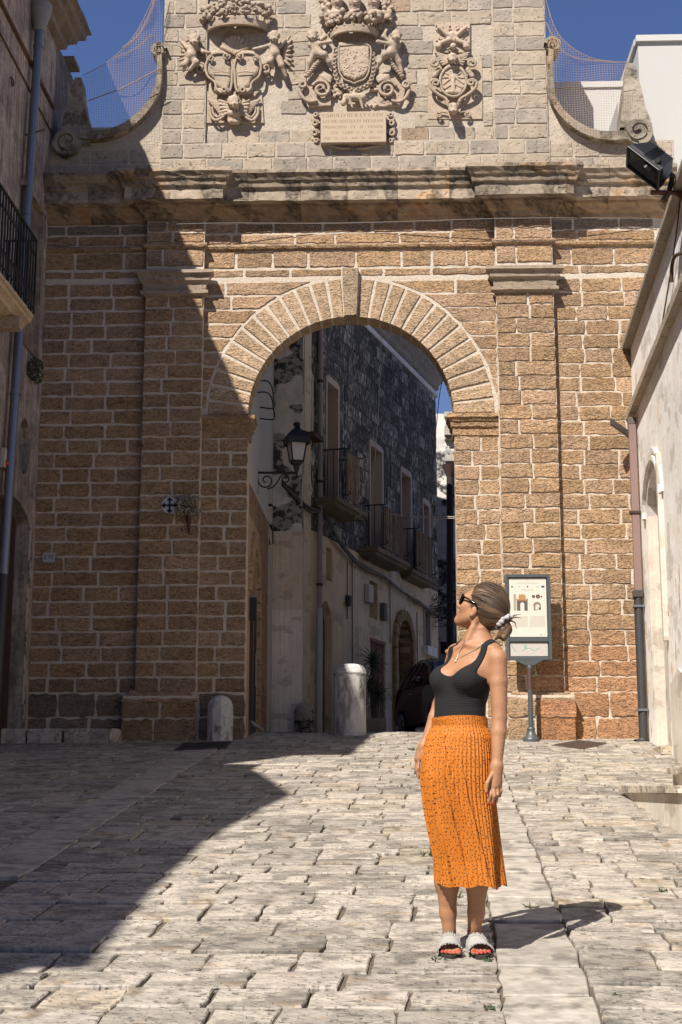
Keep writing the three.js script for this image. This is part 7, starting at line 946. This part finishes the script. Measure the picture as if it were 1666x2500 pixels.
    const bun = []; for (let i = 0; i < 16; i++) { const a = i / 16 * 6.283; bun.push(cap(HP(0.014 * Math.cos(a), -0.03 + 0.016 * Math.sin(a), -0.128), HP(0.024 * Math.cos(a * 1.7) + R(-0.006, 0.006), -0.062 + 0.028 * Math.sin(a) - 0.012, -0.155 + 0.012 * Math.cos(a)), 0.011, R(0.009, 0.013), 0.006)); } bun.push(HE(0, -0.058, -0.148, 0.024, 0.034, 0.026, 0.02), cap(HP(0.012, -0.07, -0.15), HP(0.02, -0.115, -0.128), 0.016, 0.006, 0.015)); part('hair_bun', hairUV(blob(bun, 0.004)), hairM, person);
    const light = std({ color: col(0.3, 0.205, 0.125), roughness: 0.45 }); 
    for (const [a, b, c] of [[[0.01, -0.005, -0.145], [0.015, 0.012, -0.175], [0.01, 0.02, -0.205]], [[0.0, -0.012, -0.15], [0.02, -0.01, -0.185], [0.02, -0.035, -0.205]], [[-0.008, -0.002, -0.145], [0.0, 0.02, -0.165], [-0.01, 0.035, -0.19]]]) part('hair_strand', rod(HP(...a), HP(...b), 0.0045, 0.003, 5), hairM, person), part('hair_strand', rod(HP(...b), HP(...c), 0.003, 0.0008, 5), hairM, person);
    const scr = []; for (let i = 0; i < 15; i++) { const a = i / 15 * 6.283, rr = 0.037; scr.push(HE(rr * Math.cos(a), -0.03 + rr * Math.sin(a), -0.128 - 0.02 * Math.sin(a) + (i % 2) * 0.008, 0.0105, 0.0105, R(0.012, 0.018), 0.003)); } part('scrunchie', blob(scr, 0.0035), std({ color: col(0.4, 0.38, 0.36), roughness: 0.95 }), person); }
  // ---------------- sunglasses
  { const dk = plain(0.006, 0.005, 0.006, { roughness: 0.12 }); for (const s of [1, -1]) { const lens = [], rim = []; for (let i = 0; i < 20; i++) { const a = i / 20 * 6.283, cs = Math.cos(a), sn = Math.sin(a); lens.push([cs * 0.031, sn * (sn > 0 ? 0.023 : 0.025) + 0.005 * Math.max(0, cs)]); } const ctr = (x, y) => HP(s * (0.034 + x), 0.0 + y, 0.107 - 0.35 * (x + 0.03) * (x + 0.03) * 8 - 0.012); const rw = [lens.map(([x, y]) => ctr(x, y)), lens.map(([x, y]) => ctr(x * 0.05, y * 0.05))]; rw.forEach((r) => r.push(r[0].clone())); part('lens', quadStrip(rw), dk, person); part('glasses_rim', new THREE.TubeGeometry(new THREE.CatmullRomCurve3(lens.map(([x, y]) => ctr(x, y)), true), 40, 0.0042, 6, true), dk, person); part('glasses_arm', tube([ctr(0.031, 0.012), HP(s * 0.071, 0.012, 0.06), HP(s * 0.079, 0.0, 0.0), HP(s * 0.078, -0.014, -0.012)], 0.0042, 20, 6), dk, person); } part('glasses_bridge', tube([HP(0.01, 0.004, 0.1), HP(0, 0.007, 0.104), HP(-0.01, 0.004, 0.1)], 0.0035, 8, 6), dk, person); }
  // ---------------- necklaces, wristband
  const onBody = (u, v, off = 0.002) => { const r = rayTo(u, v).normalize(); let t = 6.0; for (let i = 0; i < 60; i++) { const p = EYE.clone().addScaledVector(r, t), d = fieldB(p.x, p.y, p.z); if (d < 0.001) break; t += Math.max(0.0008, d * 0.7); } return EYE.clone().addScaledVector(r, t - off - 0.002); };
  const gold = plain(0.6, 0.52, 0.42, { roughness: 0.3, metalness: 0.5 });
  part('necklace', [tube([[1136, 1562], [1128, 1578], [1121, 1592], [1117, 1604], [1113, 1613]].map((p) => onBody(...p)), 0.0014, 40, 5), tube([[1186, 1564], [1178, 1573], [1160, 1585], [1140, 1596], [1122, 1606], [1115, 1612]].map((p) => onBody(...p)), 0.0014, 50, 5), ball(onBody(1113, 1614, 0.004), 0.0065), ball(onBody(1177, 1572, 0.003), 0.0055), ball(onBody(1119, 1598, 0.003), 0.004), ball(onBody(1122, 1588, 0.003), 0.003)], gold, person);
  { const d = elL.clone().sub(wrL).normalize(), c = wrL.clone().addScaledVector(d, 0.002); const g = new THREE.TorusGeometry(0.0265, 0.003, 6, 28); g.applyQuaternion(new THREE.Quaternion().setFromUnitVectors(V(0, 0, 1), d.clone().add(V(0.12, 0, 0.1)).normalize())); g.translate(c.x, c.y, c.z); part('wristband', g, plain(0.03, 0.015, 0.01), person); }
  // ---------------- sandals
  const linen = std({ color: col(0.38, 0.36, 0.33), roughness: 0.95, bumpMap: plasterBump, bumpScale: 0.002 });
  for (const [an, dx, sgn] of feet) {
    const gy = (z) => groundY(0, z) + 0.014, out = []; for (let i = 0; i < 30; i++) { const a = i / 30 * 6.283, zz = -6.635 + 0.135 * Math.sin(a), k = Math.sin(a); out.push([an.x + dx * (k * 0.5 + 0.5) + Math.cos(a) * mix(0.036, 0.053, smooth(-1, 0.6, k)), -zz]); }
    if (THREE.ShapeUtils.area(out.map((p) => new THREE.Vector2(...p))) < 0) out.reverse(); part('sandal_sole', stoneGeo(out, (x, y, z) => V(x, gy(-y) + z, -y), { h: 0.017, bevel: 0.003, depth: 0.012, lump: 0 }), plain(0.02, 0.016, 0.014, { roughness: 0.8 }), person);
    const rw = []; for (let j = 0; j <= 8; j++) { const t = j / 8, z = mix(-6.645, -6.549, t), r = []; for (let i = 0; i <= 20; i++) { const a = Math.PI * i / 20, w = mix(0.047, 0.057, t), h = mix(0.062, 0.052, t); r.push(V(an.x + dx * (0.35 + 0.6 * t) - Math.cos(a) * w, gy(z) + 0.012 + Math.pow(Math.sin(a), 0.75) * h, z + (i > 0 ? 0.012 * Math.sin(a) * (t - 0.3) : 0))); } rw.push(r); }
    const band = part('sandal_band', quadStrip(rw.reverse()), linen, person); const fr = []; for (const [row, dz, dy] of [[rw[0], 0.012, -0.004], [rw[8], -0.006, 0.012]]) for (let i = 0; i < 20; i++) for (let k = 0; k < 3; k++) { const a = row[i].clone().lerp(row[i + 1], k / 3); fr.push(rod(a, a.clone().add(V(R(-0.004, 0.004), dy * R(0.5, 1.3) + R(-0.003, 0.003), dz * R(0.5, 1.3))), 0.0035, 0.002, 4)); } const fm = part('fringe', fr, linen, person); fm.userData.kind = 'stuff';
  }
}
renderer.render(scene, camera);
